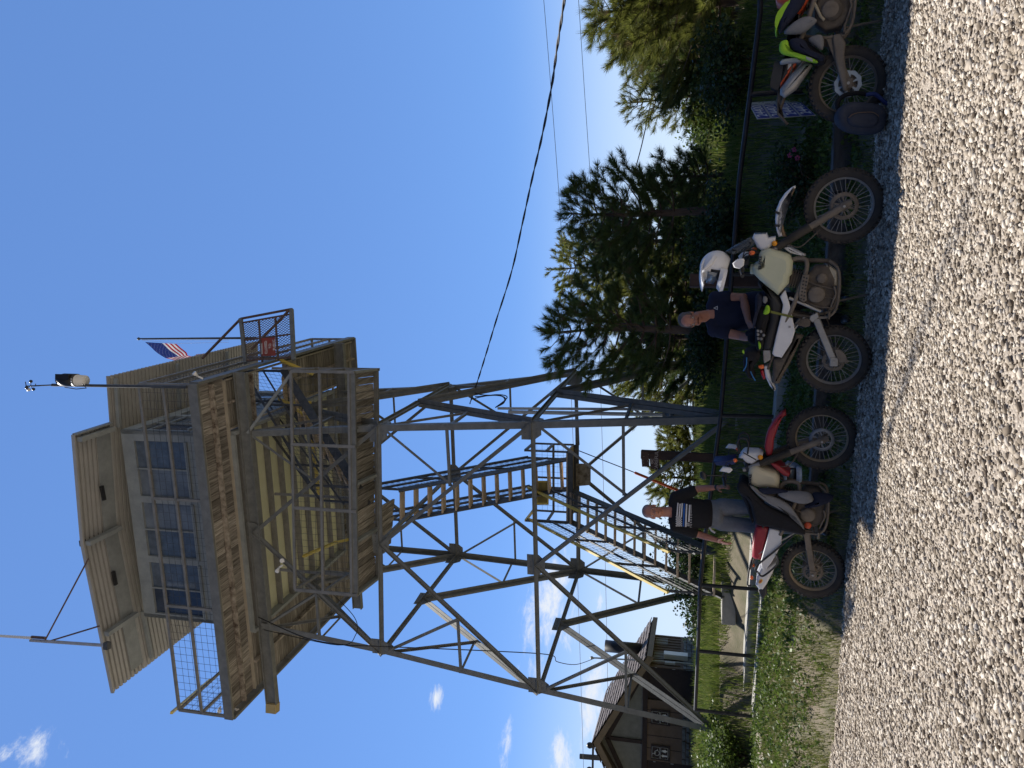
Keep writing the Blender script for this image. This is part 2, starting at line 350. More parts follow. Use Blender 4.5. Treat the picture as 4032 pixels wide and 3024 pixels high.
def stones(n,xr,ypow,rmin,rmax,name,m,seed):
    rg=np.random.default_rng(seed)
    y=2.2+(rg.random(n)**ypow)*7.6; x=(rg.random(n)-.5)*(y*1.15+1.6); keep=(y<edge_y(x)+.12+.13*rg.standard_normal(n))&(rg.random(n)<.80+.45*fbm(x*.8+2,y*1.1+.3*x)+.2*fbm(x*2.6,y*2.9)); x,y=x[keep],y[keep]; n=len(x)
    r=rmin+(rmax-rmin)*rg.random(n)**2.6
    Vv=iv[None]*(1+.42*rg.uniform(-1,1,(n,len(iv),1)))
    sc_=np.stack([rg.uniform(.7,1.4,n),rg.uniform(.6,1.2,n),rg.uniform(.4,.8,n)],-1); Vv=Vv*sc_[:,None,:]
    a=rg.uniform(0,6.28,n); b=rg.uniform(-.6,.6,n); ca,sa,cb,sb=np.cos(a),np.sin(a),np.cos(b),np.sin(b)
    X=Vv[...,0];Y=Vv[...,1];Z=Vv[...,2]; Y,Z=Y*cb[:,None]-Z*sb[:,None],Y*sb[:,None]+Z*cb[:,None]; X,Y=X*ca[:,None]-Y*sa[:,None],X*sa[:,None]+Y*ca[:,None]
    P=np.stack([X,Y,Z],-1)*r[:,None,None]; P[...,0]+=x[:,None]; P[...,1]+=y[:,None]; P[...,2]+=(gz(x,y)+r*.25)[:,None]
    Fc=(jf[None]+(np.arange(n)*len(iv))[:,None,None]).reshape(-1,3)
    return npmesh(name,P.reshape(-1,3),Fc,m)
m_st=island_mat('stone',[(0,(.13,.10,.075)),(.22,(.31,.26,.20)),(.6,(.50,.43,.35)),(.93,(.72,.65,.55)),(1,(.24,.22,.21))],.95,.1)
s1=stones(150000,0,.75,.0085,.025,'gravel_stones',m_st,1); tag(s1,'loose tan crushed gravel covering the lot in the foreground','gravel',kind='stuff')
s2=stones(900,0,.8,.015,.034,'gravel_rocks',m_st,2); tag(s2,'larger pale rocks lying among the tan gravel','gravel',kind='stuff')
# distant hills
M_hill=mat('far_hill',(.10,.13,.13),.95,c2=(.16,.18,.16),scale=.004,bump=.3,bscale=.02)
hb=MB(); n=120; hv=[];hf=[]
for k in range(n+1):
    a=R(-60+130*k/n); rr=2600
    top=-62+26*math.sin(k*.13)+10*math.sin(k*.41+1)
    for j,(q,z) in enumerate([(1.,-200),(1.12,top-70),(1.3,top),(1.7,top-40)]): hv.append((rr*q*math.sin(a),rr*q*math.cos(a),z))
for k in range(n):
    for j in range(3): hf.append((k*4+j,k*4+4+j,k*4+5+j,k*4+j+1))
hb.add(hv,hf,True); o=hb.build('hills',M_hill); o['kind']='structure'
pl=MB(); pl.add([(-9000,300,-76),(9000,300,-76),(9000,9000,-140),(-9000,9000,-140)],[(0,1,2,3)]); o=pl.build('valley_floor',M_hill); o['kind']='structure'
# ---------------- concrete and timber curbs ----------------
M_conc=mat('concrete',(.30,.29,.26),.9,c2=(.42,.40,.36),scale=5,bump=.4,bscale=60,dirt=((.25,.24,.2),3,.6))
M_timb=mat('old_timber',(.07,.065,.06),.9,c2=(.15,.145,.14),scale=3,stretch=(.6,8,8),bump=.5,bscale=30)
def kerb(name,pts,w,zt,zb,m,label,cat):
    r=wempty(name,pts[0],label,cat); 
    for a,b in zip(pts[:-1],pts[1:]):
        mb=MB(); A,B=Vector(a),Vector(b); A.z=B.z=(zt+zb)/2; d=(B-A).normalized(); mb.bar(A+d*.004,B-d*.004,w,zt-zb); mb.build('segment',m,r,bevel=.012)
    return r
k0=PZ(3275,-300,.30); k1=PZ(3272,760,.30); k2=PZ(3205,1590,.30); k3=PZ(3180,2010,.30)
kerb('timber_curb',[PZ(3273,0,.3)+Vector((1.2,-.35,0)),lerp(k1,k2,.0),lerp(k1,k2,.5),k2,k3],.14,.30,-.05,M_timb,'low weathered grey timber curb running behind the motorcycles','curb')
f0=Vector((.9,float(fence_y(.9)),0)); 
def fp(x,off=0): 
    return Vector((x,float(fence_y(x))+off,0))
kerb('concrete_curb',[fp(1.6),fp(-.9),fp(-3.2),fp(-5.55)],.30,.56,.05,M_conc,'pale concrete curb carrying the posts of the pipe fence','curb')
# short gravel path coming round the left end of the fence
pa_,pb_=PZ(3003,2850,.42),PZ(3020,3140,.36)
def in_path(x,y):
    dx,dy=pb_.x-pa_.x,pb_.y-pa_.y; L_=math.hypot(dx,dy); t=((x-pa_.x)*dx+(y-pa_.y)*dy)/L_; q=np.abs(((x-pa_.x)*dy-(y-pa_.y)*dx)/L_); return (t>0)&(q<.34+.05*np.sin(np.asarray(x)*9))
ts_,qs_=np.linspace(0,1,30),np.linspace(-.36,.36,9); dv=(pb_-pa_); nv_=Vector((-dv.y,dv.x,0)).normalized(); gv_=[]
for t_ in ts_:
    for q_ in qs_: c=pa_+dv*t_*1.4+nv_*q_; gv_.append((c.x,c.y,float(ground_z(c.x,c.y))+.025))
ii=np.arange(30*9).reshape(30,9); o=npmesh('gravel_path',gv_,np.stack([ii[:-1,:-1],ii[:-1,1:],ii[1:,1:],ii[1:,:-1]],-1).reshape(-1,4),bpy.data.materials['gravel'],smooth=True,nv=4); o['kind']='structure'
# tower footing and walk behind the left part of the fence
r=wempty('concrete_slab',(-5,15,.9),'flat concrete pad at the foot of the tower stairs','slab')
mb=MB(); a_=PD(2842,2150,14.2); b_=PD(2850,2460,13.9); a_.z=b_.z=.82; d=Vector((.19,.98,0))
mb.slab([a_,b_,b_+d*1.5,a_+d*1.5],(0,0,.24)); mb.build('pad',M_conc,r,bevel=.01)
r=wempty('concrete_walk',(-4.6,13.4,.7),'long concrete walkway ramp behind the fence curb at left','walkway')
mb=MB(); mb.slab([fp(-2.4,.55),fp(-5.4,.5),fp(-5.6,1.15),fp(-2.0,1.5)],(0,0,.2)); 
for i in range(len(mb.v)): 
    v=mb.v[i]; mb.v[i]=(v[0],v[1],v[2]+.48)
mb.build('walk',M_conc,r,bevel=.01)
# ================= lookout tower =================
M_steel=mat('galvanised_steel',(.14,.145,.14),.65,.15,c2=(.21,.215,.205),scale=7,bump=.15,bscale=50,dirt=((.17,.13,.10),5,.66))
M_steeld=mat('dark_steel',(.085,.09,.095),.6,.3,var=.3,scale=8)
M_rust=mat('rusty_steel',(.13,.085,.075),.8,.2,var=.35,scale=9)
def wood_mat():
    m=mat('weathered_wood',(.22,.185,.145),.9,c2=(.50,.45,.38),scale=9,bump=.5,bscale=25,dirt=((.08,.055,.04),5,.50)); t=m.node_tree; b=t.nodes['Principled BSDF']
    g=t.nodes.new('ShaderNodeNewGeometry'); mr=t.nodes.new('ShaderNodeMapRange'); mr.inputs['To Min'].default_value=.45; mr.inputs['To Max'].default_value=1.15; t.links.new(g.outputs['Random Per Island'],mr.inputs['Value'])
    lk=b.inputs['Base Color'].links[0].from_socket; mx=t.nodes.new('ShaderNodeVectorMath'); mx.operation='SCALE'; t.links.new(lk,mx.inputs[0]); t.links.new(mr.outputs[0],mx.inputs['Scale']); t.links.new(mx.outputs[0],b.inputs['Base Color']); return m
M_wood=wood_mat()
M_tread=mat('tread_wood',(.44,.33,.23),.9,c2=(.66,.54,.40),scale=3,bump=.4,bscale=25)
M_rail=mat('rail_steel',(.17,.17,.16),.65,.15,c2=(.27,.265,.25),scale=6,dirt=((.14,.10,.075),6,.6))
M_wa=wood_dir('deck_wood',R(11),(.27,.245,.21),(.50,.47,.42),0); M_wb=wood_dir('deck_wood_cross',R(11),(.27,.245,.21),(.50,.47,.42),1)
M_yel=mat('yellow_paint',(.62,.45,.07),.6,c2=(.72,.56,.14),scale=5,dirt=((.35,.27,.12),7,.62))
M_cream=mat('cream_panel',(.66,.66,.42),.8,c2=(.74,.74,.52),scale=2)
M_paint=mat('grey_paint',(.22,.24,.24),.7,c2=(.31,.33,.325),scale=4,bump=.2,bscale=30)
M_corr=mat('corrugated_metal',(.36,.355,.335),.6,.1,c2=(.44,.43,.405),scale=2)
M_glass=mat('window_glass',(.10,.13,.17),.10,0,var=.3,spec=.9)
M_glass2=mat('window_glass_pale',(.16,.185,.21),.16,0,var=.35,scale=1.5,spec=.9); M_glass3=mat('window_glass_dark',(.04,.06,.10),.08,0,var=.4,scale=2,spec=.9)
M_wire=mat('wire',(.10,.105,.11),.5,.5)
M_white=mat('white_plastic',(.78,.77,.74),.4,var=.05)
M_black=mat('black_plastic',(.018,.018,.02),.45,var=.3)
M_red=mat('red_sign',(.26,.05,.03),.6,dirt=((.22,.05,.04),9,.6))
M_txtw=mat('white_lettering',(.75,.74,.70),.6,var=.05)
M_txtk=mat('black_lettering',(.03,.03,.03),.6,var=.05)
TW=wempty('lookout_tower',(-2.7,15.3,1.2),'tall grey steel fire lookout tower with a wooden decked cab on top','lookout tower')
za=Vector((-.9816,.191,0)); zb=Vector((.191,.9816,0)); O=Vector((-.10,11.73,0)); UP=Vector((0,0,1))
def T(a,b,z): return O+za*a+zb*b+UP*z
def ND(X,Y,D): return PD(X,Y,D)
nd={('N','f'):ND(2860,1640,12.55),('N','b'):ND(2091,1662,12.75),('N','a'):ND(1486,1675,12.98),('N','c'):T(1.17,1.12,10.3),
    ('L','f'):ND(2780,2880,14.75),('L','b'):ND(2116,2726,14.35),('L','a'):ND(1499,2572,14.1),('L','c'):T(5.38,1.05,10.3),
    ('R','f'):None,('R','b'):ND(2263,1463,17.4),('R','a'):ND(1770,1517,17.25),('R','c'):T(1.17,5.35,10.3),
    ('B','f'):None,('B','b'):ND(2275,2248,18.3),('B','a'):ND(1797,2189,18.15),('B','c'):T(5.38,5.35,10.3)}
for k in 'RB':
    b_,a_=nd[(k,'b')],nd[(k,'a')]; d=(b_-a_)/(b_.z-a_.z); nd[(k,'f')]=b_+d*(1.0-b_.z)
for k in 'NLRB':
    f_,b_=nd[(k,'f')],nd[(k,'b')]; d=(f_-b_)/(f_.z-b_.z)
    for _ in range(4): g_=float(ground_z(f_.x,f_.y)); f_=b_+d*(g_-b_.z)
    nd[(k,'f')]=f_
ctr={l:sum((nd[(k,l)] for k in 'NLRB'),Vector())/4 for l in 'fbac'}
outv={'N':(-za,-zb),'L':(za,-zb),'R':(-za,zb),'B':(za,zb)}
for k in 'NLRB':
    mb=MB(); X,Y=outv[k]
    for u,t in (('f','b'),('b','a'),('a','c')): mb.angle(nd[(k,u)],nd[(k,t)],.12,.012,-X,-Y)
    q=nd[(k,'f')]; mb.build('leg',M_steel,TW)
    mb=MB(); mb.box(q-UP*.14,(.4,.4,.10)); mb.build('foot_plate',M_conc,TW)
faces=[('N','L',-zb),('R','B',zb),('N','R',-za),('L','B',za)]
lev='fbac'
def gusset(p,X,Y,w,h,name='gusset_plate',cut=.3,thick=.014):
    n=X.cross(Y).normalized(); q=[(-w/2,h/2),(w/2,h/2),(w/2,-h*.15),(w*.22,-h/2),(-w*.22,-h/2),(-w/2,-h*.15)]
    mb=MB(); mb.slab([p+X*a+Y*b+n*(-thick/2) for a,b in q],n*thick)
    for a,b in [(-.36,.3),(-.12,.3),(.12,.3),(.36,.3),(-.3,.05),(.3,.05),(0,-.1),(-.12,-.28),(.12,-.28)]: mb.lathe(p+X*a*w+Y*b*h-n*.02,n,[(0,0),(.013,0),(.013,.04),(0,.04)],6)
    mb.build(name,M_steel,TW)
for A,B,nrm in faces:
    wide=(A=='N' and B=='R') or (A=='L')
    X=(nd[(B,'b')]-nd[(A,'b')]).normalized()
    for li in (1,2,3):
        l,u=lev[li],lev[li-1]
        PA,PB=nd[(A,l)],nd[(B,l)]; M_=(PA+PB)/2; QA,QB=nd[(A,u)],nd[(B,u)]
        if li<3:
            mb=MB(); mb.tee(PA,PB,.13,.07,.010,nrm,-UP); mb.build('ring_beam',M_steel,TW)
        mb=None
        upface=(M_-QA)
        for Q,sgn in ((QA,1),(QB,-1)):
            mb=MB(); d=(M_-Q).normalized(); perp=d.cross(nrm).normalized()
            if perp.z<0: perp=-perp
            mb.tee(Q,M_,.18 if wide else .11,.07,.010,nrm,-perp); mb.build('diagonal_brace',M_steel,TW)
            Pt=PA if sgn==1 else PB; mid=(M_+Q)/2
            mb=MB(); mb.angle(Pt,mid,.05,.008,perp,-nrm); mb.build('secondary_brace',M_steel,TW)
            hm=(Q+Pt)/2; hm2=Q+(Pt-Q)*((mid.z-Q.z)/(Pt.z-Q.z))
            mb=MB(); mb.angle(hm2,mid,.05,.008,UP,-nrm); mb.build('strut',M_steel,TW)
        gusset(M_-UP*.03-nrm*.01,X,UP,.42,.34)
        if li<3:
            for P_ in (PA,PB): 
                s_=1 if P_ is PA else -1
                gusset(P_+X*s_*.16-UP*.0,X,UP,.34,.36)
# back-left interior plan brace
for l in 'ba':
    mids=[(nd[(a,l)]+nd[(b,l)])/2 for a,b in (('N','L'),('L','B'),('R','B'),('N','R'))]
    for a,b in ((0,2),):
        mb=MB(); mb.angle(mids[a],mids[b],.07,.008,UP,za); mb.build('plan_brace',M_steel,TW) if l=='a' else None
# ---- deck ----
ZD=10.56; DW,DL=6.79,6.6
hatch=(0.12,1.02,1.75,3.15)      # a0,a1,b0,b1 opening in the right-hand catwalk
ca0,ca1,cb0,cb1=1.17,5.30,.90,5.05
def wdeck(name,a0,a1,b0,b1,along,seed):
    """decking boards seen from below plus joists"""
    rg=random.Random(seed); mb=MB(); w_=.14
    if along=='a':
        n=max(1,int((b1-b0)/w_)); s=(b1-b0)/n
        for i in range(n):
            bb=b0+i*s; dz=rg.uniform(-.006,.006); mb.slab([T(a0,bb+.004,ZD-.04+dz),T(a1,bb+.004,ZD-.04+dz),T(a1,bb+s-.005,ZD-.04+dz),T(a0,bb+s-.005,ZD-.04+dz)],UP*.04)
    else:
        n=max(1,int((a1-a0)/w_)); s=(a1-a0)/n
        for i in range(n):
            aa=a0+i*s; dz=rg.uniform(-.006,.006); mb.slab([T(aa+.004,b0,ZD-.04+dz),T(aa+s-.005,b0,ZD-.04+dz),T(aa+s-.005,b1,ZD-.04+dz),T(aa+.004,b1,ZD-.04+dz)],UP*.04)
    return mb.build(name,M_wa if along=='a' else M_wb,TW)
wdeck('deck_boards',.06,DW-.06,.06,ca0-.27,'b',1)
wdeck('deck_boards',.06,hatch[1]+.1,.98,hatch[2],'a',2)
wdeck('deck_boards',.06,hatch[1]+.1,hatch[3],DL-.06,'a',3)
wdeck('deck_boards',5.42,DW-.06,.98,DL-.06,'a',4)
wdeck('deck_boards',1.17,5.40,5.1,DL-.06,'b',5)
def beam(name,p,q,w,h,m=None,parent=None,up=UP): 
    mb=MB(); mb.bar(p,q,w,h,up); return mb.build(name,m or M_steel,parent or TW)
# rim
for p,q in ((T(0,0,ZD-.07),T(DW,0,ZD-.07)),(T(0,DL,ZD-.07),T(DW,DL,ZD-.07)),(T(0,.04,ZD-.07),T(0,DL-.04,ZD-.07)),(T(DW,.04,ZD-.07),T(DW,DL-.04,ZD-.07))): beam('rim_beam',p,q,.055,.19)
for b_ in (.48,): beam('deck_joist',T(.1,b_,ZD-.10),T(DW-.1,b_,ZD-.10),.045,.10,M_wood)
for a_ in (.55,): 
    beam('deck_joist',T(a_,.95,ZD-.10),T(a_,hatch[2],ZD-.10),.045,.10,M_wood); beam('deck_joist',T(a_,hatch[3],ZD-.10),T(a_,DL-.1,ZD-.10),.045,.10,M_wood)
beam('deck_joist',T(6.1,.95,ZD-.10),T(6.1,DL-.1,ZD-.10),.045,.10,M_wood)
for i in range(5): beam('deck_joist',T(1.8+i*.8,5.15,ZD-.1),T(1.8+i*.8,DL-.1,ZD-.1),.045,.1,M_wood)
for p,q in ((T(hatch[0],hatch[2],ZD-.09),T(hatch[1]+.1,hatch[2],ZD-.09)),(T(hatch[0],hatch[3],ZD-.09),T(hatch[1]+.1,hatch[3],ZD-.09))): beam('hatch_frame',p,q,.05,.14,M_wood)
# cab floor, joists along a, cream insulation between them
mb=MB(); mb.slab([T(1.2,.98,ZD-.03),T(5.38,.98,ZD-.03),T(5.38,5.1,ZD-.03),T(1.2,5.1,ZD-.03)],UP*.05); mb.build('cab_floor',M_cream,TW)
for i in range(9): beam('floor_joist',T(1.2,1.12+i*.49,ZD-.105),T(5.38,1.12+i*.49,ZD-.105),.045,.12,M_rail)
for a_ in (1.17,5.40): beam('floor_beam',T(a_,.95,ZD-.12),T(a_,5.15,ZD-.12),.07,.17,M_paint)
for b_ in (.93,5.15): beam('floor_beam',T(1.2,b_,ZD-.11),T(5.38,b_,ZD-.11),.07,.15,M_paint)
for b_ in (.10,.90): beam('deck_trim',T(.1,b_,ZD-.075),T(DW-.1,b_,ZD-.075),.035,.06,mat('pale_trim',(.30,.27,.21),.85,c2=(.42,.38,.31),scale=3))
for a_ in (.10,1.08): beam('deck_trim',T(a_,.95,ZD-.075),T(a_,DL-.1,ZD-.075),.035,.06,mat('pale_trim',(0,0,0)))
# main girders sticking out on both sides
for b_ in (1.12,5.35):
    mb=MB(); mb.slab([T(-.02,b_-.065,10.12),T(-.02,b_+.065,10.12),T(DW+.35,b_+.065,10.12),T(DW+.35,b_-.065,10.12)],UP*.02); mb.slab([T(-.02,b_-.065,10.35),T(-.02,b_+.065,10.35),T(DW+.35,b_+.065,10.35),T(DW+.35,b_-.065,10.35)],UP*.02); mb.bar(T(-.02,b_,10.245),T(DW+.35,b_,10.245),.02,.21); mb.build('girder',M_steel,TW)
mb=MB(); mb.box(T(DW+.46,1.12,10.25),(.2,.18,.24)); mb.build('girder_cap',mat('tan_cap',(.42,.33,.16),.8),TW,bevel=.01)
# ---- cab walls and windows ----
ZT=13.0; zs0,zs1=ZD+.95,ZD+2.15
def wall(name,p,q,nrm,bays):
    """wall from p to q (at deck level) with sill band, head band, window bays"""
    d=(q-p); Ln=d.length; d=d.normalized(); w_=wempty_part(name)
    def pan(x0,x1,z0,z1,th=.06,off=0,m=M_paint,nm='panel'):
        mb=MB(); a=p+d*x0+nrm*off; b=p+d*x1+nrm*off; mb.slab([a+UP*z0,b+UP*z0,b+UP*z1,a+UP*z1],-nrm*th); return mb.build(nm,m,w_)
    pan(0,Ln,0,zs0-ZD,.08,0,M_paint,'lower_panel'); pan(0,Ln,zs1-ZD,ZT-ZD,.08,0,M_paint,'head_panel')
    cur=0
    for x0,x1 in bays:
        pan(cur,x0,zs0-ZD,zs1-ZD,.08,0,nm='mullion'); cur=x1
    pan(cur,Ln,zs0-ZD,zs1-ZD,.08,0,nm='mullion')
    for x0,x1 in bays:
        xm_=(x0+x1)/2; gi=int(x0*3)
        pan(x0,xm_,zs0-ZD,zs1-ZD,.006,-.05,(M_glass,M_glass2,M_glass)[gi%3],'window_pane'); pan(xm_,x1,zs0-ZD,zs1-ZD,.006,-.058,(M_glass2,M_glass,M_glass3)[gi%3],'window_pane')
        mb=MB(); mb.bar(p+d*x0+UP*(zs1-ZD-.28)-nrm*.02,p+d*x1+UP*(zs1-ZD-.28)-nrm*.02,.03,.05); mb.bar(p+d*(x0+x1)/2+UP*(zs0-ZD)-nrm*.02,p+d*(x0+x1)/2+UP*(zs1-ZD)-nrm*.02,.03,.03,nrm)
        mb.bar(p+d*(x0-.02)+UP*(zs0-ZD-.03)+nrm*.02,p+d*(x1+.02)+UP*(zs0-ZD-.03)+nrm*.02,.05,.06); mb.build('window_bar',M_paint,w_)
    return w_
def wempty_part(name):
    o=bpy.data.objects.new(name,None); col.objects.link(o); o.parent=TW; o.matrix_parent_inverse=TW.matrix_world.inverted(); o['_w']=1; return o
bays=[(.22,1.40),(1.54,2.72),(2.86,4.02)]
wall('cab_wall',T(ca0,cb0,ZD),T(ca1,cb0,ZD),-zb,bays)
wall('cab_wall',T(ca0,cb1,ZD),T(ca0,cb0,ZD),-za,bays)
wall('cab_wall',T(ca1,cb0,ZD),T(ca1,cb1,ZD),za,bays)
wall('cab_wall',T(ca1,cb1,ZD),T(ca0,cb1,ZD),zb,bays)
mb=MB(); mb.slab([T(ca0+.1,cb0+.1,ZT-.03),T(ca1-.1,cb0+.1,ZT-.03),T(ca1-.1,cb1-.1,ZT-.03),T(ca0+.1,cb1-.1,ZT-.03)],UP*.02); mb.build('ceiling',M_cream,TW)
# ---- roof: low gable, ridge front to back, corrugations side to side ----
def roofz(a,side=0): 
    return 13.42-.07*abs(a-3.3)
def corr(name,a0,a1,b0,b1,dz=0,th=.012):
    pr=[(0,0),(.066,0),(.071,-.085),(.103,-.085),(.112,0)]; bs=[]; q=0
    while b0+q*.112<b1-.001:
        bs+=[(min(b0+q*.112+u,b1),w_) for u,w_ in pr[:4]]; q+=1
    bs.append((b1,0)); n=len(bs)-1; aa=[a0]+([3.3] if a0<3.3<a1 else [])+[a1]; mb=MB(); vs=[];m=len(aa)
    for i in range(n+1):
        b_,w_=bs[i]; w_=-w_
        for a_ in aa: vs.append(T(a_,b_,roofz(a_)+w_+dz))
    fs=[(i*m+j,(i+1)*m+j,(i+1)*m+j+1,i*m+j+1) for i in range(n) for j in range(m-1)]
    mb.add(vs,fs,False); o=mb.build(name,M_corr,TW); s=o.modifiers.new('s','SOLIDIFY'); s.thickness=.008; return o
corr('roof_sheet',1.05,6.55,0.0,.93); corr('roof_sheet',.08,6.55,.94,6.4)
for a0 in (1.05,): 
    mb=MB()
    for u,v in ((1.05,3.3),(3.3,6.55)): mb.bar(T(u,-.01,roofz(u)+.0),T(v,-.01,roofz(v)+.0),.03,.07)
    mb.build('roof_edge',M_corr,TW)
mb=MB(); mb.bar(T(1.04,0,roofz(1.04)-.03),T(1.04,.93,roofz(1.04)-.03),.03,.12); mb.build('roof_edge',M_paint,TW)
# soffit boards under the front overhang close to the wall, rafters
for (u,v) in ((1.1,3.28),(3.32,6.4)):
    mb=MB(); mb.slab([T(u,.55,roofz(u)-.02),T(v,.55,roofz(v)-.02),T(v,.90,roofz(v)-.02),T(u,.90,roofz(u)-.02)],UP*.015); mb.build('soffit_panel',M_paint,TW)
for a_ in (1.15,3.3,5.25): beam('rafter',T(a_,.03,roofz(a_)-.1),T(a_,.9,roofz(a_)-.1),.09,.12,M_paint)
for b_ in (1.1,3.0,4.9): beam('rafter',T(.15,b_,roofz(.15)-.07),T(ca0,b_,roofz(ca0)-.07),.06,.08,M_paint)
for b_ in (1.1,3.0,4.9): beam('rafter',T(6.4,b_,roofz(6.4)-.07),T(ca1,b_,roofz(ca1)-.07),.06,.08,M_paint)
mb=MB(); mb.box(T(3.3,.6,roofz(3.3)+.05),(.12,1.2,.06),Matrix.Rotation(-R(11),4,'Z')); mb.build('ridge_cap',M_black,TW)
for p,q in (((2.25,.5),(2.55,.5)),((4.1,.5),(4.4,.5))): 
    mb=MB(); mb.bar(T(p[0],p[1],13.26),T(q[0],q[1],13.24),.07,.05); mb.build('shutter_bracket',M_black,TW)
# ---- deck railing ----
rails=wempty_part('deck_railing')
def rail_run(p,q,posts,zt=1.10,zm=.58,mesh=(.12,.10),skip=None,mm=M_rail):
    mb=MB(); mb.bar(p+UP*zt,q+UP*zt,.05,.05); mb.build('top_rail',mm,rails); mb=MB(); mb.bar(p+UP*zm,q+UP*zm,.05,.045); mb.build('mid_rail',mm,rails)
    for k in posts:
        c=p.lerp(q,k); mb=MB(); mb.bar(c-UP*.12,c+UP*zt,.05,.05,(q-p).normalized()); mb.build('rail_post',mm,rails)
    Ln=(q-p).length; mb=MB(); n=int(Ln/mesh[0])
    d=(q-p).normalized()
    for i in range(1,n):
        c=p+d*Ln*i/n; mb.bar(c+UP*.05,c+UP*(zt-.03),.0045,.0045,d)
    for j in range(1,int((zt)/mesh[1])): 
        mb.bar(p+UP*j*mesh[1],q+UP*j*mesh[1],.0045,.0045)
    mb.build('rail_mesh',M_wire,rails)
rail_run(T(.03,.03,ZD),T(DW-.03,.03,ZD),[0,.33,.66,1],mesh=(.155,.13))
rail_run(T(.03,.05,ZD),T(.03,DL-.05,ZD),[.5,1.],mesh=(.155,.13))
rail_run(T(DW-.03,.05,ZD),T(DW-.03,DL-.05,ZD),[.33,.66,1.],mesh=(.155,.13))
rail_run(T(.05,DL-.03,ZD),T(DW-.05,DL-.03,ZD),[.33,.66],mesh=(.155,.13))
mb=MB(); mb.bar(PD(675,2807,13.1),PD(828,2675,18.5),.05,.05); mb.build('yellow_rail',M_yel,TW)
# ---- gate panel standing out over the right-hand side at the hatch ----
gp=wempty_part('gate_panel')
g0,g1=T(-.02,1.72,ZD),T(-.98,1.72,ZD)
gq=[PD(100+.6328*1340,1100+.6328*245,14.2),PD(100+.6328*1655,1100+.6328*185,14.2),PD(100+.6328*1670,1100+.6328*500,13.75),PD(100+.6328*1370,1100+.6328*520,13.75)]  # outer top, outer bottom, inner bottom, inner top
ot,ob,ib,it=gq
def gb(p,q,w=.05,m=M_rust,nm='gate_bar'): 
    mb=MB(); mb.bar(p,q,w,w); return mb.build(nm,m,gp)
gb(ot,it,.07,M_steel); gb(ob,ib,.075,M_steel); gb(ot,ob,.045); 
L2=lambda u,v: ot.lerp(it,u).lerp(ob.lerp(ib,u),v)
for u in (.1,.5,.95): gb(L2(u,.02),L2(u,.98),.035)
for v in (.35,.68): gb(L2(.1,v),L2(1,v),.035)
gb(L2(.02,.95),L2(.72,.15),.04)
mb=MB(); nn=20
for i in range(-nn,nn*2):
    for s_ in (1,-1):
        # diamond mesh strands clipped to the panel
        u0=i/nn; pts=[]
        for t_ in np.linspace(0,1,41):
            u=u0+s_*t_*.75 if s_==1 else u0+.75-t_*.75
            if .1<=u<=.98: pts.append(L2(u,float(t_)))
        if len(pts)>1: mb.bar(pts[0],pts[-1],.009,.009)
mb.build('gate_mesh',M_rust,gp)
mb=MB(); mb.bar(ot,PD(100+.6328*1100,1100+.6328*492,13.4),.04,.04); mb.build('gate_stay',M_rust,TW)
# red sign hung on the gate
nrm=(it-ot).cross(ob-ot).normalized(); 
if nrm.y>0: nrm=-nrm
rs=wempty('warning_sign',L2(.72,.5),'small rusty red sign with white lettering wired to the mesh gate on the lookout','sign')
sp_=[L2(.53,.40)+nrm*.05,L2(.90,.39)+nrm*.05,L2(.92,.66)+nrm*.05,L2(.55,.68)+nrm*.05]
mb=MB(); mb.slab(sp_,nrm*.006); mb.build('plate',M_red,rs)
rx=(sp_[0]-sp_[1]).normalized()*-1; rx=(sp_[1]-sp_[0]).normalized(); 
if rx.x<0: rx=-rx
ry=nrm.cross(rx).normalized(); 
if ry.z<0: ry=-ry
cen=sum(sp_,Vector())/4
for k,(tx,szz) in enumerate((('WARNING',.055),('CLOSED',.085),('TO',.085),('PUBLIC',.085))):
    zz=nrm if rx.cross(ry).dot(nrm)>0 else -nrm
    M_=Matrix((( rx.x,ry.x,zz.x,0),(rx.y,ry.y,zz.y,0),(rx.z,ry.z,zz.z,0),(0,0,0,1))); M_.translation=cen+nrm*.012+ry*(.15-.095*k)
    place_text('lettering',tx,szz,M_,M_txtw,rs,.002)
# ---- platform under the deck, with rails ----
ZP=7.9
pf=wempty_part('stair_platform')
pc=[PZ(1380,1465,ZP),PZ(1472,1476,ZP),PZ(1490,2000,ZP),PZ(1546,2000,ZP),PZ(1548,2150,ZP),PZ(1475,2190,ZP),PZ(1392,2340,ZP)]
A_,B_=pc[0],pc[-1]; dd=(B_-A_).normalized(); nx_=Vector((-dd.y,dd.x,0)); 
if nx_.y<0: nx_=-nx_
def plank_area(p,q,depth,n,name):
    rg=random.Random(3)
    mb=MB(); d=(q-p); 
    for i in range(n):
        a=p+d*(i/n); b=p+d*((i+1)/n)-d.normalized()*.012; dz=UP*rg.uniform(-.012,.012); k=rg.uniform(-.03,.03)
        mb.slab([a+dz,b+dz,b+dz+nx_*(depth+k),a+dz+nx_*(depth+k)],UP*.045)
    mb.build(name,M_wb,pf)
plank_area(A_,B_,1.05,30,'platform_boards')
q=PZ(1490,2000,ZP); q2=PZ(1478,2185,ZP); plank_area(q,q2,.85,8,'platform_boards')
for o_ in (0,1.05): beam('platform_beam',A_+nx_*o_-UP*.05,B_+nx_*o_-UP*.05,.05,.10,M_steel,pf)
for k in (0,.26,.5,.76,1): beam('platform_beam',A_.lerp(B_,k)-UP*.05,A_.lerp(B_,k)+nx_*1.05-UP*.05,.05,.10,M_paint,pf)
PR=wempty_part('platform_railing')
for z_ in (.02,.62,1.22): beam('rail',A_-nx_*.03+UP*z_,B_-nx_*.03+UP*z_,.05,.05,M_rail,PR)
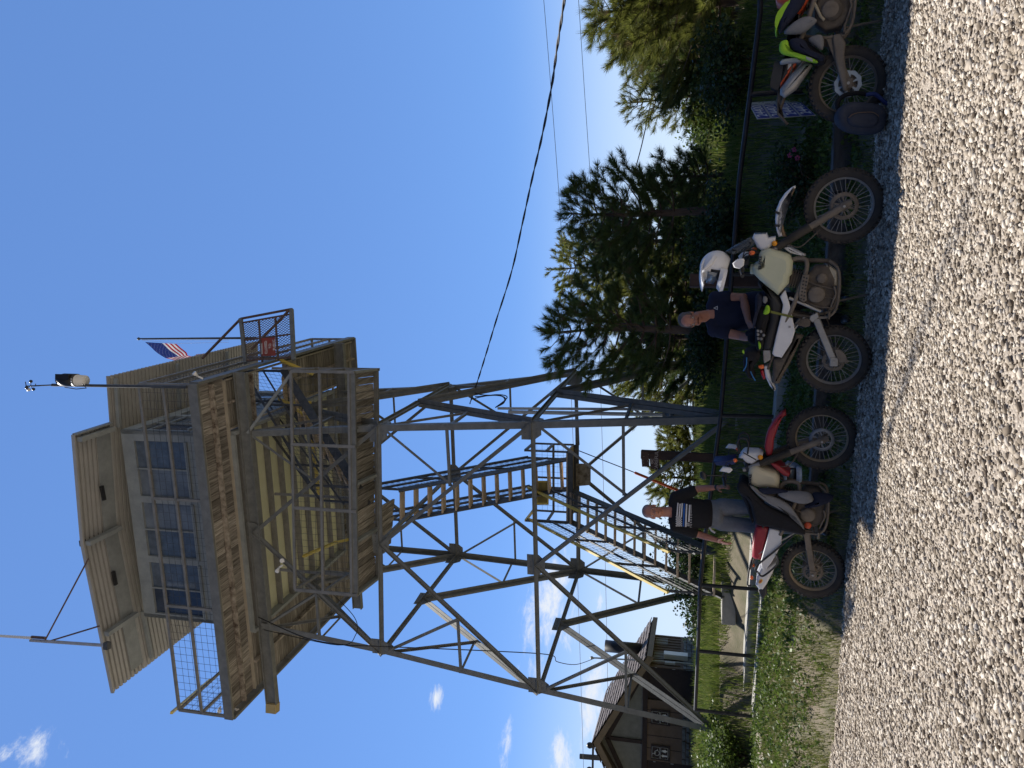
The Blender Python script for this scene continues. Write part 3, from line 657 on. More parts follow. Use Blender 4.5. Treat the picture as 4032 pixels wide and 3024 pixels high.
for k in (0,.33,.62,1): beam('rail_post',A_.lerp(B_,k)-nx_*.03-UP*.1,A_.lerp(B_,k)-nx_*.03+UP*1.22,.055,.055,M_rail,PR)
for e in (A_,B_):
    for z_ in (.62,1.22): beam('rail',e+UP*z_,e+nx_*1.1+UP*z_,.05,.05,M_rail,PR)
    beam('rail_post',e+nx_*1.1-UP*.1,e+nx_*1.1+UP*1.22,.055,.055,M_rail,PR)
mb=MB(); Lr=(B_-A_).length
for i in range(1,34): mb.bar(A_+dd*Lr*i/34-nx_*.05+UP*.03,A_+dd*Lr*i/34-nx_*.05+UP*1.2,.0045,.0045,dd)
for j in range(1,8): mb.bar(A_-nx_*.05+UP*j*.15,B_-nx_*.05+UP*j*.15,.0045,.0045)
mb.build('rail_mesh',M_wire,PR)
# platform hangers up to the girder
for k in (.0,.3,.62,1.): beam('hanger',A_.lerp(B_,k)+nx_*1.0,A_.lerp(B_,k)+nx_*1.0+UP*2.25,.05,.05,M_rail,TW)
beam('hanger',A_.lerp(B_,.0)+UP*1.2,T(1.2,1.1,10.2),.05,.05,M_paint,TW)
# ---- stairs ----
def stairs(bl,br,tl,tr,n,name,tm=M_tread,rail=None,meshside=True,td=.2):
    S=wempty_part(name); 
    up=((tl+tr)/2-(bl+br)/2); hd=Vector((up.x,up.y,0)).normalized()
    for p,q,s_ in ((bl,tl,-1),(br,tr,1)):
        mb=MB(); mb.bar(p-UP*.05,q-UP*.05,.03,.17); mb.build('stringer',M_steeld,S)
    for i in range(n):
        k=(i+.5)/n; a=bl.lerp(tl,k); b=br.lerp(tr,k); mb=MB(); mb.slab([a-hd*td/2,b-hd*td/2,b+hd*td/2,a+hd*td/2],UP*.04); mb.build('tread',tm,S,bevel=.004)
    for p,q,s_ in ((bl,tl,-1),(br,tr,1)):
        hh=.95
        m_=rail or M_steeld
        mb=MB(); mb.bar(p+UP*hh,q+UP*hh,.05,.05); mb.build('handrail',m_,S)
        mb=MB(); mb.bar(p+UP*hh*.5,q+UP*hh*.5,.035,.035); mb.build('mid_rail',M_steeld,S)
        for k in (0.02,.34,.67,.98): 
            c=p.lerp(q,k); mb=MB(); mb.bar(c-UP*.1,c+UP*hh,.04,.04,(q-p).normalized()); mb.build('rail_post',M_steeld,S)
        if meshside:
            mb=MB(); Ln=(q-p).length; n2=int(Ln/.13)
            for i in range(1,n2): 
                c=p.lerp(q,i/n2); c2=p.lerp(q,min(1,(i+.35)/n2+.04)); mb.bar(c+UP*.05,c2+UP*hh,.0045,.0045)
            for j in range(1,8): mb.bar(p+UP*j*.12,q+UP*j*.12,.0045,.0045)
            mb.build('rail_mesh',M_wire,S)
    return S
stairs(PD(2840,2350,14.0),PD(2845,2188,14.0),PD(2236,2052,17.0),PD(2236,1928,17.0),15,'lower_stairs',rail=M_yel)
stairs(PD(2243,1921,17.1),PD(2236,1806,17.1),PD(1560,2050,15.35),PD(1560,1930,15.35),13,'upper_stairs',td=.24)
stairs(PZ(1440,1990,ZP+.05),PZ(1405,1930,ZP+.05),T(.95,3.1,ZD),T(.25,3.1,ZD),10,'cab_stairs',td=.2)
Q1=lambda x,y,D: PD(100+.6328*x,1100+.6328*y,D)
for a_,b_ in ((Q1(1560,490,14.0),Q1(1790,590,14.6)),(Q1(1690,810,14.3),Q1(1800,885,14.4)),(Q1(1768,890,14.5),Q1(1830,1370,14.9)),(Q1(1575,742,14.6),Q1(1640,770,14.6)),(Q1(1640,770,14.6),Q1(1780,765,14.8)),(PD(1370,2125,14.4),PD(1325,2135,14.4)),(PD(1325,2135,14.4),PD(1195,2190,14.9))):
    beam('yellow_handrail',a_,b_,.055,.055,M_yel)
# landing at mid height
ld=wempty_part('stair_landing'); zl=4.38
l0=PZ(2236,2060,zl); l1=PZ(2236,1780,zl); d=(l1-l0).normalized(); n_=Vector((-d.y,d.x,0)); n_=n_ if n_.y>0 else -n_
mb=MB()
for i in range(6): mb.slab([l0+n_*i*.15,l1+n_*i*.15,l1+n_*(i*.15+.14),l0+n_*(i*.15+.14)],UP*.04)
mb.build('landing_boards',M_tread,ld)
beam('landing_beam',l0-UP*.06,l1-UP*.06,.06,.12,M_steeld,ld); beam('landing_beam',l0+n_*.9-UP*.06,l1+n_*.9-UP*.06,.06,.12,M_steeld,ld)
mb=MB(); a_=PD(2268,1826,17.6); mb.slab([PD(2268,1826,17.6),PD(2325,1826,17.6),PD(2325,1910,17.6),PD(2268,1915,17.6)],Vector((0,.05,0))); mb.build('landing_bracket',M_wood,ld)
for z_ in (.5,1.0): beam('rail',l0+n_*.9+UP*z_,l1+n_*.9+UP*z_,.05,.05,M_steeld,ld)
for z_ in (.5,1.0): beam('rail',l1+UP*z_,l1+n_*.9+UP*z_,.05,.05,M_steeld,ld); beam('rail',l0+UP*z_,l0+n_*.9+UP*z_,.05,.05,M_yel if z_>.9 else M_steeld,ld)
for c in (l0,l0+n_*.9,l1,l1+n_*.9,(l0+l1)/2+n_*.9): beam('rail_post',c,c+UP*1.0,.045,.045,M_steeld,ld)
mb=MB()
for i in range(1,12): c=l0.lerp(l1,i/12)+n_*.9; mb.bar(c,c+UP*1,.0045,.0045,d)
for j in range(1,8): mb.bar(l0+n_*.9+UP*j*.13,l1+n_*.9+UP*j*.13,.0045,.0045)
mb.build('rail_mesh',M_wire,ld)
beam('landing_brace',l1+n_*.9-UP*.1,nd[('R','b')],.07,.07,M_steel,ld); beam('landing_brace',l0+n_*.9-UP*.1,nd[('B','b')],.07,.07,M_steel,ld)
# yellow board on the landing rail
ys=wempty('notice_board',PD(2125,1945,16.9),'yellow notice board with black lettering at the stair landing','sign')
q=[PD(2100,1893,16.9),PD(2160,1893,16.9),PD(2160,1988,16.9),PD(2100,1988,16.9)]; mb=MB(); mb.slab(q,Vector((0,.02,0))); mb.build('board',M_yel,ys)
mb=MB()
for i in range(9): 
    x=2114+i*4.7; mb.bar(PD(x,1900,16.88),PD(x,1980 if i else 1965,16.88),.012 if i else .05,.01)
mb.build('lettering',M_txtk,ys)
# flood lamps on the cab and braces
def lamp(p,dr,label):
    t=wempty('flood_lamp',p,label,'lamp','white flood lamps on the lookout'); mb=MB(); mb.lathe(p,dr,[(0,-.012),(.02,-.012),(.024,.02),(.04,.06),(.043,.085),(.037,.088),(.0,.08)],14); mb.build('lamp_head',M_white,t)
    mb=MB(); mb.tube([p-Vector(dr).normalized()*.02,p-Vector(dr).normalized()*.08-UP*.05],.018); mb.build('bracket',M_white,t)
lamp(PD(100+.633*1075,1100+.633*600,11.85)+UP*.02,(.5,-.5,.3),'white flood lamp at the right front corner of the deck')
lamp(PD(100+.633*1595,2000+.633*330,12.9),(.3,-.8,-.5),'upper white flood lamp of the pair on the diagonal brace under the cab')
lamp(PD(100+.633*1575,2000+.633*375,12.9),(-.6,-.8,0),'lower white flood lamp of the pair on the diagonal brace under the cab')
lamp(PD(100+.633*1205,2000+.633*1250,13.2),(-.2,-.6,-.5),'white flood lamp at the left front corner of the deck')
lamp(PD(100+.633*1305,2000+.633*1250,13.3),(-.3,-.2,-.9),'white flood lamp hanging below the left edge of the deck')
# weather mast
ws=wempty('weather_mast',PD(745,1520,11.6),'dark pole with wind cups, black box and white bucket above the lookout','weather mast')
p0=PD(735,1524,11.62); p1=PD(205,1516,11.62); mb=MB(); mb.tube([p0,p1],.028); mb.build('pole',M_steeld,ws)
p2=PD(118,1520,11.62); mb=MB(); mb.tube([p1,p2],.013); mb.build('pole',M_steeld,ws)
mb=MB(); c=PD(335,1498,11.62); mb.lathe(c-UP*.02,UP,[(0,0),(.095,0),(.11,.2),(.12,.2),(.12,.24),(.0,.24)],20); mb.build('bucket',M_white,ws)
mb=MB(); c=PD(305,1497,11.62); mb.lathe(c,UP,[(.0,0),(.12,0),(.125,.30),(.09,.42),(0,.44)],16); mb.box(c+Vector((.06,-.12,.2)),(.1,.08,.3)); mb.build('instrument_case',M_black,ws)
mb=MB(); mb.tube([PD(255,1525,11.5),PD(300,1532,11.5),PD(340,1528,11.5),PD(325,1512,11.5)],.008); mb.build('cable',M_black,ws)
mb=MB(); hb_=PD(140,1521,11.62); mb.tube([hb_+Vector((-.0,0,0)),hb_+Vector((.05,0,.0))],.008)
mb.build('sensor_arm',M_steeld,ws)
for dx,dy in ((.09,0),(-.06,.06),(-.03,-.09)): mb=MB(); mb.tube([p2+Vector((0,0,-.02)),p2+Vector((dx,dy,-.02))],.006); mb.ball(p2+Vector((dx,dy,-.02)),.032,10,6); mb.build('wind_cup',M_black,ws)
mb=MB(); mb.tube([p2,p2+Vector((.0,0,.10))],.009); mb.tube([p2+UP*.08+Vector((-.10,0,-.02)),p2+UP*.08+Vector((.08,0,.03))],.008); mb.build('vane',M_black,ws)
mb=MB(); mb.ball(p2+Vector((-.07,0,.03)),.035,10,6); mb.build('vane_weight',M_white,ws)
# radio antenna on the roof edge
an=wempty('radio_antenna',PD(420,2540,12.4),'white radio antenna with two dark stays on the front edge of the lookout roof','antenna')
q0=PD(422,2542,12.35); q1=PD(120,2521,12.35); q2=PD(-330,2492,12.35); mb=MB(); mb.tube([q0,q1],.034); mb.build('mast',mat('antenna_grey',(.42,.44,.48),.5,.2),an)
mb=MB(); mb.tube([q1-UP*.02+Vector((.05,0,0)),q2+Vector((.05,0,0))],[.03,.022]); mb.build('whip',M_white,an)
mb=MB(); mb.tube([PD(125,2508,12.3),PD(178,2512,12.3)],.03); mb.build('clamp',M_rust,an)
for e,f_ in ((PD(178,2520,12.35),PD(348,2200,12.35)),(PD(200,2523,12.35),PD(391,2465,12.5))): mb=MB(); mb.tube([e,f_],.016); mb.build('stay',M_rust,an)
mb=MB(); mb.box(q0,(.14,.1,.1)); mb.build('base_bracket',M_steeld,an)
# flagpole and flag
fl=wempty('flagpole',PD(960,1329,16),'slim dark flagpole standing at the back right of the lookout','flagpole')
fb=PD(1010,1331,16.3); ft=PD(546,1334,16.3); mb=MB(); mb.tube([fb,ft],[.03,.02]); mb.build('pole',M_steeld,fl); mb=MB(); mb.ball(ft,.04,10,6); mb.build('truck',M_steeld,fl)
mb=MB(); mb.tube([PD(900,1339,16.3),PD(560,1338,16.3)],.004,4); mb.tube([PD(900,1348,16.3),PD(700,1352,16.3),PD(560,1340,16.3)],.004,4); mb.build('halyard',M_txtw,fl)
def flag():
    """flag drooping down from the pole: hoist top, hoist bottom and fly corners traced as a hanging cloth"""
    M_fr=mat('flag_red',(.42,.03,.04),.8,transl=.45); M_fw=mat('flag_white',(.75,.72,.70),.8,transl=.45); M_fb=mat('flag_blue',(.03,.05,.20),.8,transl=.4)
    f=wempty('flag',PD(700,1350,16.3),'American stars and stripes flag drooping from the flagpole above the lookout roof','flag')
    RR=lambda x,y,D=16.3: PD(100+.6328*x,1100+.6328*y,D)
    top=[RR(745,390),RR(800,440),RR(870,490),RR(985,520),RR(1030,512,16.2),RR(1085,500,16.1)]      # upper edge of the cloth (hoist -> fly)
    bot=[RR(940,402),RR(985,440),RR(1010,470),RR(1035,482),RR(1070,470,16.2),RR(1103,460,16.1)]
    def cur(P,t):
        k=t*(len(P)-1); i=min(int(k),len(P)-2); u=k-i; return P[i].lerp(P[i+1],u)
    nu,nv=60,13*2
    def pt(u,v):
        p=cur(top,u).lerp(cur(bot,u),v); return p+Vector((.0,.10*math.sin(u*17+v*3)*u,.0))
    g={0:MB(),1:MB(),2:MB()}
    for i in range(nu):
        for j in range(nv):
            u0,u1,v0,v1=i/nu,(i+1)/nu,j/nv,(j+1)/nv; st=int(j/2); k=2 if (u0<.40 and st<7) else (0 if st%2==0 else 1)
            g[k].add([pt(u0,v0),pt(u1,v0),pt(u1,v1),pt(u0,v1)],[(0,1,2,3)],True)
    g[0].build('red_stripes',M_fr,f); g[1].build('white_stripes',M_fw,f); g[2].build('blue_canton',M_fb,f)
    s=MB(); 
    for a in range(9):
        for b in range(11):
            if (a+b)%2==0:
                u=.02+.36*(b+.5)/11; v=.03+.48*(a+.5)/9; c=pt(u,v); e1=(pt(u+.008,v)-c); e2=(pt(u,v+.013)-c); 
                for off in (-.012,.012):
                    vs=[c+e1*math.cos(k*math.pi/5)*(1 if k%2==0 else .42)*1.1+e2*math.sin(k*math.pi/5)*(1 if k%2==0 else .42)*1.1+Vector((0,off,0)) for k in range(10)]; s.add(vs,[tuple(range(10))])
    s.build('stars',M_fw,f)
flag()
# ================= pipe fence =================
M_pipe=mat('black_pipe',(.035,.033,.035),.45,.4,var=.35,scale=8,dirt=((.10,.06,.04),9,.66))
fe=wempty('pipe_fence',(0,10.6,.5),'low fence of dark welded pipe, one top rail on upright posts, running behind the motorcycles','fence')
def fence_pt(X,Y):
    """point of the picture ray lying in the vertical plane of the fence"""
    d=pix_dir(X,Y); k=(8.45+4.5*.488)/(d.y+.488*d.x); return Vector((d.x*k,d.y*k,H+d.z*k))
rp=[fence_pt(*q) for q in ((2997,-160),(2993,52),(2954,372),(2912,700),(2838,1636),(2775,2130),(2757,2303),(2748,2563),(2738,2795))]
for a,b in zip(rp[:-1],rp[1:]):
    mb=MB(); mb.tube([a,b],.03,10); mb.build('top_rail',M_pipe,fe)
for q in (rp[2],rp[4],rp[6],rp[7],rp[8],fence_pt(2880,1080)):
    g=float(ground_z(q.x,q.y)); mb=MB(); mb.tube([Vector((q.x,q.y,g-.1)),q],.03,10); mb.lathe(Vector((q.x,q.y,g+.03)),UP,[(0,0),(.06,0),(.06,.015),(0,.015)],12); mb.build('post',M_pipe,fe)
# ================= sign posts =================
M_brown=mat('brown_stain',(.055,.03,.022),.8,c2=(.095,.055,.04),scale=5,stretch=(3,3,.7))
def post(name,X0,X1,Y0,Y1,w,D,label,cat,pitch=0):
    t=wempty(name,PD(X1,Y1,D),label,cat); mb=MB(); a=PD(X0,Y0,D); b=PD(X1,Y1,D); b.z=float(ground_z(b.x,b.y))-.1; mb.bar(b,a,w,w,(0,1,0)); mb.build('post',M_brown,t,bevel=.01); return t
t=post('trail_sign',2524,2850,1788,1806,.15,13.0,'tall dark brown signpost with two small stacked brown boards near the tower foot','signpost')
for k,(x0,x1,y0,y1,rows) in enumerate(((2523,2557,1778,1838,('. -  . ','  - .  .')),(2556,2597,1785,1847,('BE','CAREFUL')))):
    q=[PD(x0,y0,12.9),PD(x0+5,y1,12.9),PD(x1,y1,12.9),PD(x1-3,y0,12.9)]; mb=MB(); mb.slab(q,Vector((0,.03,0))); mb.build('board',M_brown,t,bevel=.004)
    c=sum(q,Vector())/4
    for j,tx in enumerate(rows):
        M_=Matrix(((1,0,0,0),(0,0,-1,0),(0,1,0,0),(0,0,0,1))); M_.translation=c+Vector((0,-.004,.045-.08*j)); place_text('lettering',tx,.085,M_,mat('cream_lettering',(.5,.42,.36),.7),t,.002)
post('wooden_post',2716,3000,1106,1110,.17,10.2,'dark brown square wooden post standing behind the white helmet','post')
# blue house-number plates on the fence post
ns=wempty('number_sign',PZ(3080,420,.7),'four stacked blue house number plates reading 24400 to 24403 on the fence','sign')
M_blue=mat('sign_blue',(.012,.03,.28),.45,var=.1); M_al=mat('sign_silver',(.46,.47,.46),.5,.2,var=.1)
tr,tl=PZ(2946,404,1.06),PZ(2981,468,1.06); wv=tl-tr; wv.z=0
hh=.70; Wd=wv.length; ex=-wv.normalized(); ez=Vector((.0,0,1)); en=ez.cross(ex).normalized()   # ex points to picture right
if en.y>0: en=-en
o_=tl.copy()
def br(z,D0): return z
bl_=PD(3214,435,tl.y); hh=tl.z-bl_.z
for k,num in enumerate(('24400','24401','24402','24403')):
    z1=-hh*k/4; z0=-hh*(k+1)/4+.004
    pln=wempty_part2=bpy.data.objects.new('plate',None); col.objects.link(pln); pln.parent=ns; pln.matrix_parent_inverse=ns.matrix_world.inverted(); pln['_w']=1
    R2_=lambda a,z: o_+ex*a+UP*z
    mb=MB(); mb.slab([R2_(0,z0),R2_(Wd,z0),R2_(Wd,z1),R2_(0,z1)],-en*.004); mb.build('backing',M_al,pln)
    bw=Wd*.76; mb=MB(); pts=[]
    for (cx,cz,a0) in ((bw-.012,z0+.024,-90),(bw-.012,z1-.024,0),(.03,z1-.024,90),(.03,z0+.024,180)):
        for i in range(4): th=R(a0+30*i); pts.append(R2_(cx+.014*math.cos(th),cz+.014*math.sin(th))+en*.003)
    mb.slab(pts,en*.002); mb.build('panel',M_blue,pln)
    M_=Matrix((( ex.x,0,en.x,0),(ex.y,0,en.y,0),(0,1,en.z,0),(0,0,0,1))); M_.translation=R2_(bw*.53,(z0+z1)/2)+en*.007
    s_=place_text('lettering',num,hh/4*1.02,M_,M_txtw,pln,.001,1.0,0)
    vv=[v.co.copy() for v in s_.data.vertices]; c0=R2_(bw*.53,0); xs_=[(v-c0).dot(ex) for v in vv]; k_=bw*.86/(max(xs_)-min(xs_))
    for v in s_.data.vertices: v.co=v.co+ex*((v.co-c0).dot(ex)*(k_-1))
    mb=MB(); 
    for j in range(4): mb.bar(R2_(Wd*.82+j*.012,z0+.05),R2_(Wd*.82+j*.012,z1-.03),.005,.003,en)
    mb.build('small_print',mat('sign_grey',(.15,.17,.2),.6),pln)
    for z_ in (z0+.02,z1-.02): mb=MB(); mb.lathe(R2_(Wd*.93,z_),en,[(0,0),(.008,0),(.008,.004),(0,.004)],8); mb.build('bolt',M_black,pln)
mb=MB(); mb.bar(R2_(Wd+.0,-hh)+en*-.02,R2_(Wd,.02)-en*.02,.03,.02); mb.build('bracket',M_steeld,ns)
# ================= restroom building =================
M_side=mat('brown_siding',(.14,.095,.065),.85,c2=(.19,.135,.10),scale=2.5,bump=.2,bscale=12)
M_trim=mat('dark_brown_trim',(.035,.022,.020),.75,var=.25)
M_fasc=mat('tan_fascia',(.20,.145,.085),.8,c2=(.26,.19,.12),scale=3)
M_stone=mat('field_stone',(.10,.105,.10),.9,c2=(.24,.24,.225),scale=5,bump=.8,bscale=10)
M_shing=mat('shingle',(.105,.085,.08),.9,c2=(.19,.165,.16),scale=9,bump=.4,bscale=40)
M_gray=mat('grey_panel',(.20,.20,.18),.7)
RB=wempty('restroom_building',(-11.8,26.5,1.1),'brown gable-roofed restroom building with stone base and shingle roof behind the tower','building')
xw0,xw1,yf,yb,zg=-14.35,-9.31,25.0,28.3,.75
xm=(xw0+xw1)/2; ze=2.93; zp=4.62
def bx(name,m,x0,x1,y0,y1,z0,z1,bev=0,par=None): 
    mb=MB(); mb.box(((x0+x1)/2,(y0+y1)/2,(z0+z1)/2),(x1-x0,y1-y0,z1-z0)); return mb.build(name,m,par or RB,bevel=bev)
dz0,dz1=PD(2529,2640,25).z,0; d0=PD(2700,2771,25).x; d1=PD(2700,2636,25).x; zd=PD(2531,2700,25).z
d2_=PD(2640,3004,25).x
zst=PD(2690,2640,25).z
# walls: front wall in pieces round the doors
for (x0,x1,z0,z1) in ((d1,xw1,zg,ze),(d0,d1,zd,ze),(d2_,d0,zg,ze),(d2_-1.1,d2_,zd,ze),(xw0,d2_-1.1,zg,ze)):
    bx('wall',M_side,x0,x1,yf,yf+.15,z0,z1)
bx('wall',M_side,xw1-.15,xw1,yf+.16,yb,zg,ze); bx('wall',M_side,xw0,xw0+.15,yf+.16,yb,zg,ze); bx('wall',M_side,xw0+.16,xw1-.16,yb-.15,yb,zg,ze)
mb=MB(); mb.slab([Vector((xw0+.1,yf+.03,ze+.005)),Vector((xw1-.1,yf+.03,ze+.005)),Vector((xm,yf+.03,zp-.12))],Vector((0,.1,0))); mb.build('gable',M_gray,RB)
# siding grooves on the front (vertical battens are grooves in the photo)
for x in np.arange(xw0+.25,xw1-.1,.42):
    if not(d0-.03<x<d1+.03 or d2_-1.13<x<d2_+.03): bx('siding_joint',M_trim,x-.012,x+.012,yf-.006,yf-.001,zst+.02,ze-.06)
for y in np.arange(yf+.3,yb-.1,.28): bx('siding_batten',M_side,xw1+.001,xw1+.03,y-.02,y+.02,zst+.1,ze-.02)
for (a,b) in ((d0,d1),(d2_-1.1,d2_)):
    dr=bx('door',M_trim,a+.02,b-.02,yf+.06,yf+.11,zg,zd-.03)
    mb=MB(); mb.ball((a+.12,yf+.03,zg+.95),.045,10,6); mb.build('door_knob',mat('brass',(.5,.42,.25),.3,.8),dr); bx('door_plate',M_al,b-.06,b-.04,yf+.04,yf+.055,zd-.45,zd-.38,0,dr); bx('door_plate',M_al,b-.06,b-.04,yf+.04,yf+.055,zg+1.25,zg+1.35,0,dr)
# stone base on both visible sides, built from individual irregular courses
def stones_wall(p,q,nrm,z0,z1,seed):
    rg=random.Random(seed); mb=MB(); L_=(q-p).length; d=(q-p).normalized(); z=z0
    while z<z1:
        h=rg.uniform(.11,.2); h=min(h,z1-z); x=0
        while x<L_:
            w_=rg.uniform(.16,.42); w_=min(w_,L_-x); th=rg.uniform(.02,.07)
            poly=[(x+.008+rg.uniform(0,.02),z+.006),(x+w_-.008-rg.uniform(0,.03),z+.006+rg.uniform(0,.02)),(x+w_-.01,z+h-.012),(x+w_*.5,z+h-.004),(x+.012,z+h-.01-rg.uniform(0,.02))]
            mb.slab([p+d*a+UP*b for a,b in poly],nrm*th); x+=w_
        z+=h
        if z>z1-.05: break
    return mb.build('stone_base',M_stone,RB,bevel=.01)
for (a,b) in ((d1,xw1),(d2_,d0)): stones_wall(Vector((a,yf,0)),Vector((b,yf,0)),Vector((0,-1,0)),zg,zst,4)
stones_wall(Vector((xw1,yf,0)),Vector((xw1,yb,0)),Vector((1,0,0)),zg,zst,5)
# roof with stepped shingle courses
def roof_side(s):
    mb=MB(); n=15; xe=xm+s*(xw1-xm+.50); 
    for k in range(n):
        u0,u1=k/n,(k+1)/n; x0,x1=lerp(xm,xe,u0),lerp(xm,xe,u1); z0,z1=lerp(zp,ze-.02,u0),lerp(zp,ze-.02,u1)
        m_=26
        for j in range(m_):
            ya,yb_=yf-.55+(yb-yf+1.0)*j/m_,yf-.55+(yb-yf+1.0)*(j+1)/m_; o=random.Random(k*97+j).uniform(0,.02)
            mb.slab([Vector((x0,ya,z0+.012)),Vector((x0,yb_-.01,z0+.012)),Vector((x1,yb_-.01,z1+.03+o)),Vector((x1,ya,z1+.03+o))],UP*.022)
    return mb.build('roof_slope',M_shing,RB)
roof_side(1); roof_side(-1)
for s in (1,-1):
    xe=xm+s*(xw1-xm+.50)
    mb=MB(); mb.slab([Vector((xm,yf-.52,zp-.02)),Vector((xe,yf-.52,ze-.04)),Vector((xe,yf-.52,ze-.26)),Vector((xm,yf-.52,zp-.24))],Vector((0,.04,0))); mb.build('fascia',M_fasc,RB)
    mb=MB(); mb.slab([Vector((xm,yf-.47,zp-.03)),Vector((xe,yf-.47,ze-.06)),Vector((xe,yb+.4,ze-.06)),Vector((xm,yb+.4,zp-.03))],UP*-.02); mb.build('soffit',M_side,RB)
    bx('eave_board',M_fasc,xe-.02,xe+.02,yf-.5,yb+.42,ze-.2,ze-.03)
    mb=MB(); mb.bar((xm,yf-.04,zp-.42),(xe-s*.55,yf-.04,ze+.02),.05,.14,(0,0,1)); mb.build('gable_trim',M_trim,RB)
bx('gable_trim',M_trim,xw0+.0,xw1-.0,yf-.05,yf-.003,ze-.06,ze+.10); bx('gable_trim',M_trim,xm-.06,xm+.06,yf-.045,yf-.002,ze+.11,zp-.4)
# window openings on the side wall, electric box, conduit mast, vent stack
for y in (25.75,27.2): 
    f_=bx('window',M_gray,xw1+.004,xw1+.02,y,y+.75,ze-.62,ze-.18)
eb=bx('electric_box',M_white,xw1+.05,xw1+.22,yf+.7,yf+1.05,1.6,2.4,.01)
bx('conduit_box',M_al,xw1+.05,xw1+.13,yf+.2,yf+.3,2.0,2.35,.01)
mb=MB(); t0=PD(2330,2590,25.3); mb.tube([Vector((xw1+.12,25.3,.9)),Vector((xw1+.12,25.3,2.2)),t0],.028); mb.ball(t0,.06,10,6); mb.build('service_mast',M_al,RB)
mb=MB(); vs=PD(2383,2543,26.6); mb.lathe(Vector((vs.x,26.6,3.2)),UP,[(0,0),(.21,0),(.21,vs.z-3.2),(.0,vs.z-3.2)],20); mb.build('vent_stack',M_black,RB)
# restroom signs
def rsign(y0,y1,where):
    s=wempty('restroom_sign',PD(2602,(y0+y1)/2,24.97),'brown restroom pictogram sign '+where,'sign','brown pictogram signs on the restroom wall')
    a,b=PD(2563,y1,24.97),PD(2640,y0,24.97); x0,x1,z1,z0=a.x,b.x,a.z,b.z
    y=24.97
    def P(x0_,x1_,z0_,z1_,m,nm,yy=.0): mb=MB(); mb.box(((x0_+x1_)/2,y-.01-yy,(z0_+z1_)/2),(x1_-x0_,.012,z1_-z0_)); mb.build(nm,m,s)
    P(x0,x1,z0,z1,M_trim,'board'); w_=x1-x0; h=z1-z0
    def frame(u0,u1,v0,v1):
        mb=MB(); c=[Vector((lerp(x0,x1,u),y-.022,lerp(z0,z1,v))) for u,v in ((u0,v0),(u1,v0),(u1,v1),(u0,v1))]
        mb.tube(c,.007,4,closed=True); mb.build('white_frame',M_txtw,s)
    frame(.12,.86,.56,.95); frame(.12,.86,.13,.50)
    Q=lambda u,v: Vector((lerp(x0,x1,u),y-.022,lerp(z0,z1,v)))
    mb=MB(); mb.ball(Q(.40,.90),.018,8,5); mb.tube([Q(.42,.87),Q(.44,.76),Q(.60,.76),Q(.68,.66),Q(.74,.66)],.010,5); mb.tube([Q(.44,.81),Q(.58,.81)],.008,5)
    c=Q(.47,.70); rr=w_*.17; mb.tube([c+Vector((rr*math.cos(t_),0,rr*math.sin(t_))) for t_ in np.linspace(R(110),R(360),12)],.008,5); mb.build('wheelchair_symbol',M_txtw,s)
    for k,u in enumerate((.32,.64)):
        mb=MB(); mb.ball(Q(u,.46),.016,8,5)
        if k==0: mb.slab([Q(u-.08,.42),Q(u+.08,.42),Q(u+.05,.30),Q(u+.05,.16),Q(u-.05,.16),Q(u-.05,.30)],Vector((0,-.004,0)))
        else: mb.slab([Q(u-.05,.42),Q(u+.05,.42),Q(u+.11,.24),Q(u+.04,.24),Q(u+.04,.16),Q(u-.04,.16),Q(u-.04,.24),Q(u-.11,.24)],Vector((0,-.004,0)))
        mb.build('person_symbol',M_txtw,s)
    mb=MB(); mb.bar(Q(.25,.07),Q(.8,.07),.02,.004,(0,0,1)); mb.build('lettering',M_txtw,s)
rsign(2799,2850,'between the two dark doors, nearer the tower'); rsign(2939,2988,'at the far left beside the second door')
# ================= utility pole, wires, conduit =================
up_=wempty('utility_pole',PD(2600,3020,45),'distant utility pole with insulators beyond the restroom roof','utility pole'); mb=MB(); a=PD(2283,2978,45); b=PD(2620,3004,45); mb.tube([b,a],.16); mb.build('pole',M_timb,up_)
for dy in (-.75,.75): mb=MB(); mb.ball(a+Vector((dy,0,-.6)),.2,8,6); mb.build('insulator',M_black,up_)
mb=MB(); mb.bar(a+Vector((-1,0,-.8)),a+Vector((1,0,-.8)),.1,.12); mb.build('crossarm',M_timb,up_)
M_cab=mat('cable_black',(.012,.012,.014),.5)
def smooth(P,n=8):
    out=[]
    for i in range(len(P)-1):
        p0,p1,p2,p3=P[max(i-1,0)],P[i],P[i+1],P[min(i+2,len(P)-1)]
        for k in range(n):
            t=k/n; out.append(.5*((2*p1)+(p2-p0)*t+(2*p0-5*p1+4*p2-p3)*t*t+(3*p1-p0-3*p2+p3)*t**3))
    out.append(P[-1]); return out
def wire(pts,r,label,twist=0):
    P=smooth([PD(*p) for p in pts]); o=MB()
    if twist:
        for ph in (0,math.pi):
            q=[p+Vector((math.cos(i*.9+ph),0,math.sin(i*.9+ph)))*twist for i,p in enumerate(P)]; o.tube(q,r,6)
    else: o.tube(P,r,5)
    b=o.build('overhead_wire',M_cab); return tag(b,label,'wire')
wire([(2232,-120,7.2),(2222,0,7.6),(2195,179,8.4),(2171,347,9.2),(2133,542,10.2),(2095,705,11.2),(2057,880,12.3),(2014,1071,13.4),(1954,1261,14.5),(1915,1390,15.2),(1881,1499,15.8),(1850,1590,16.0)],.010,'thick twisted black cable sagging across the sky to the lookout tower',.009)
wire([(2130,-100,30),(2141,0,30),(2171,369,31),(2204,814,32),(2240,1400,33),(2255,1700,34),(2275,2300,36),(2300,3100,38)],.011,'upper one of two thin faint wires crossing the sky above the pines')
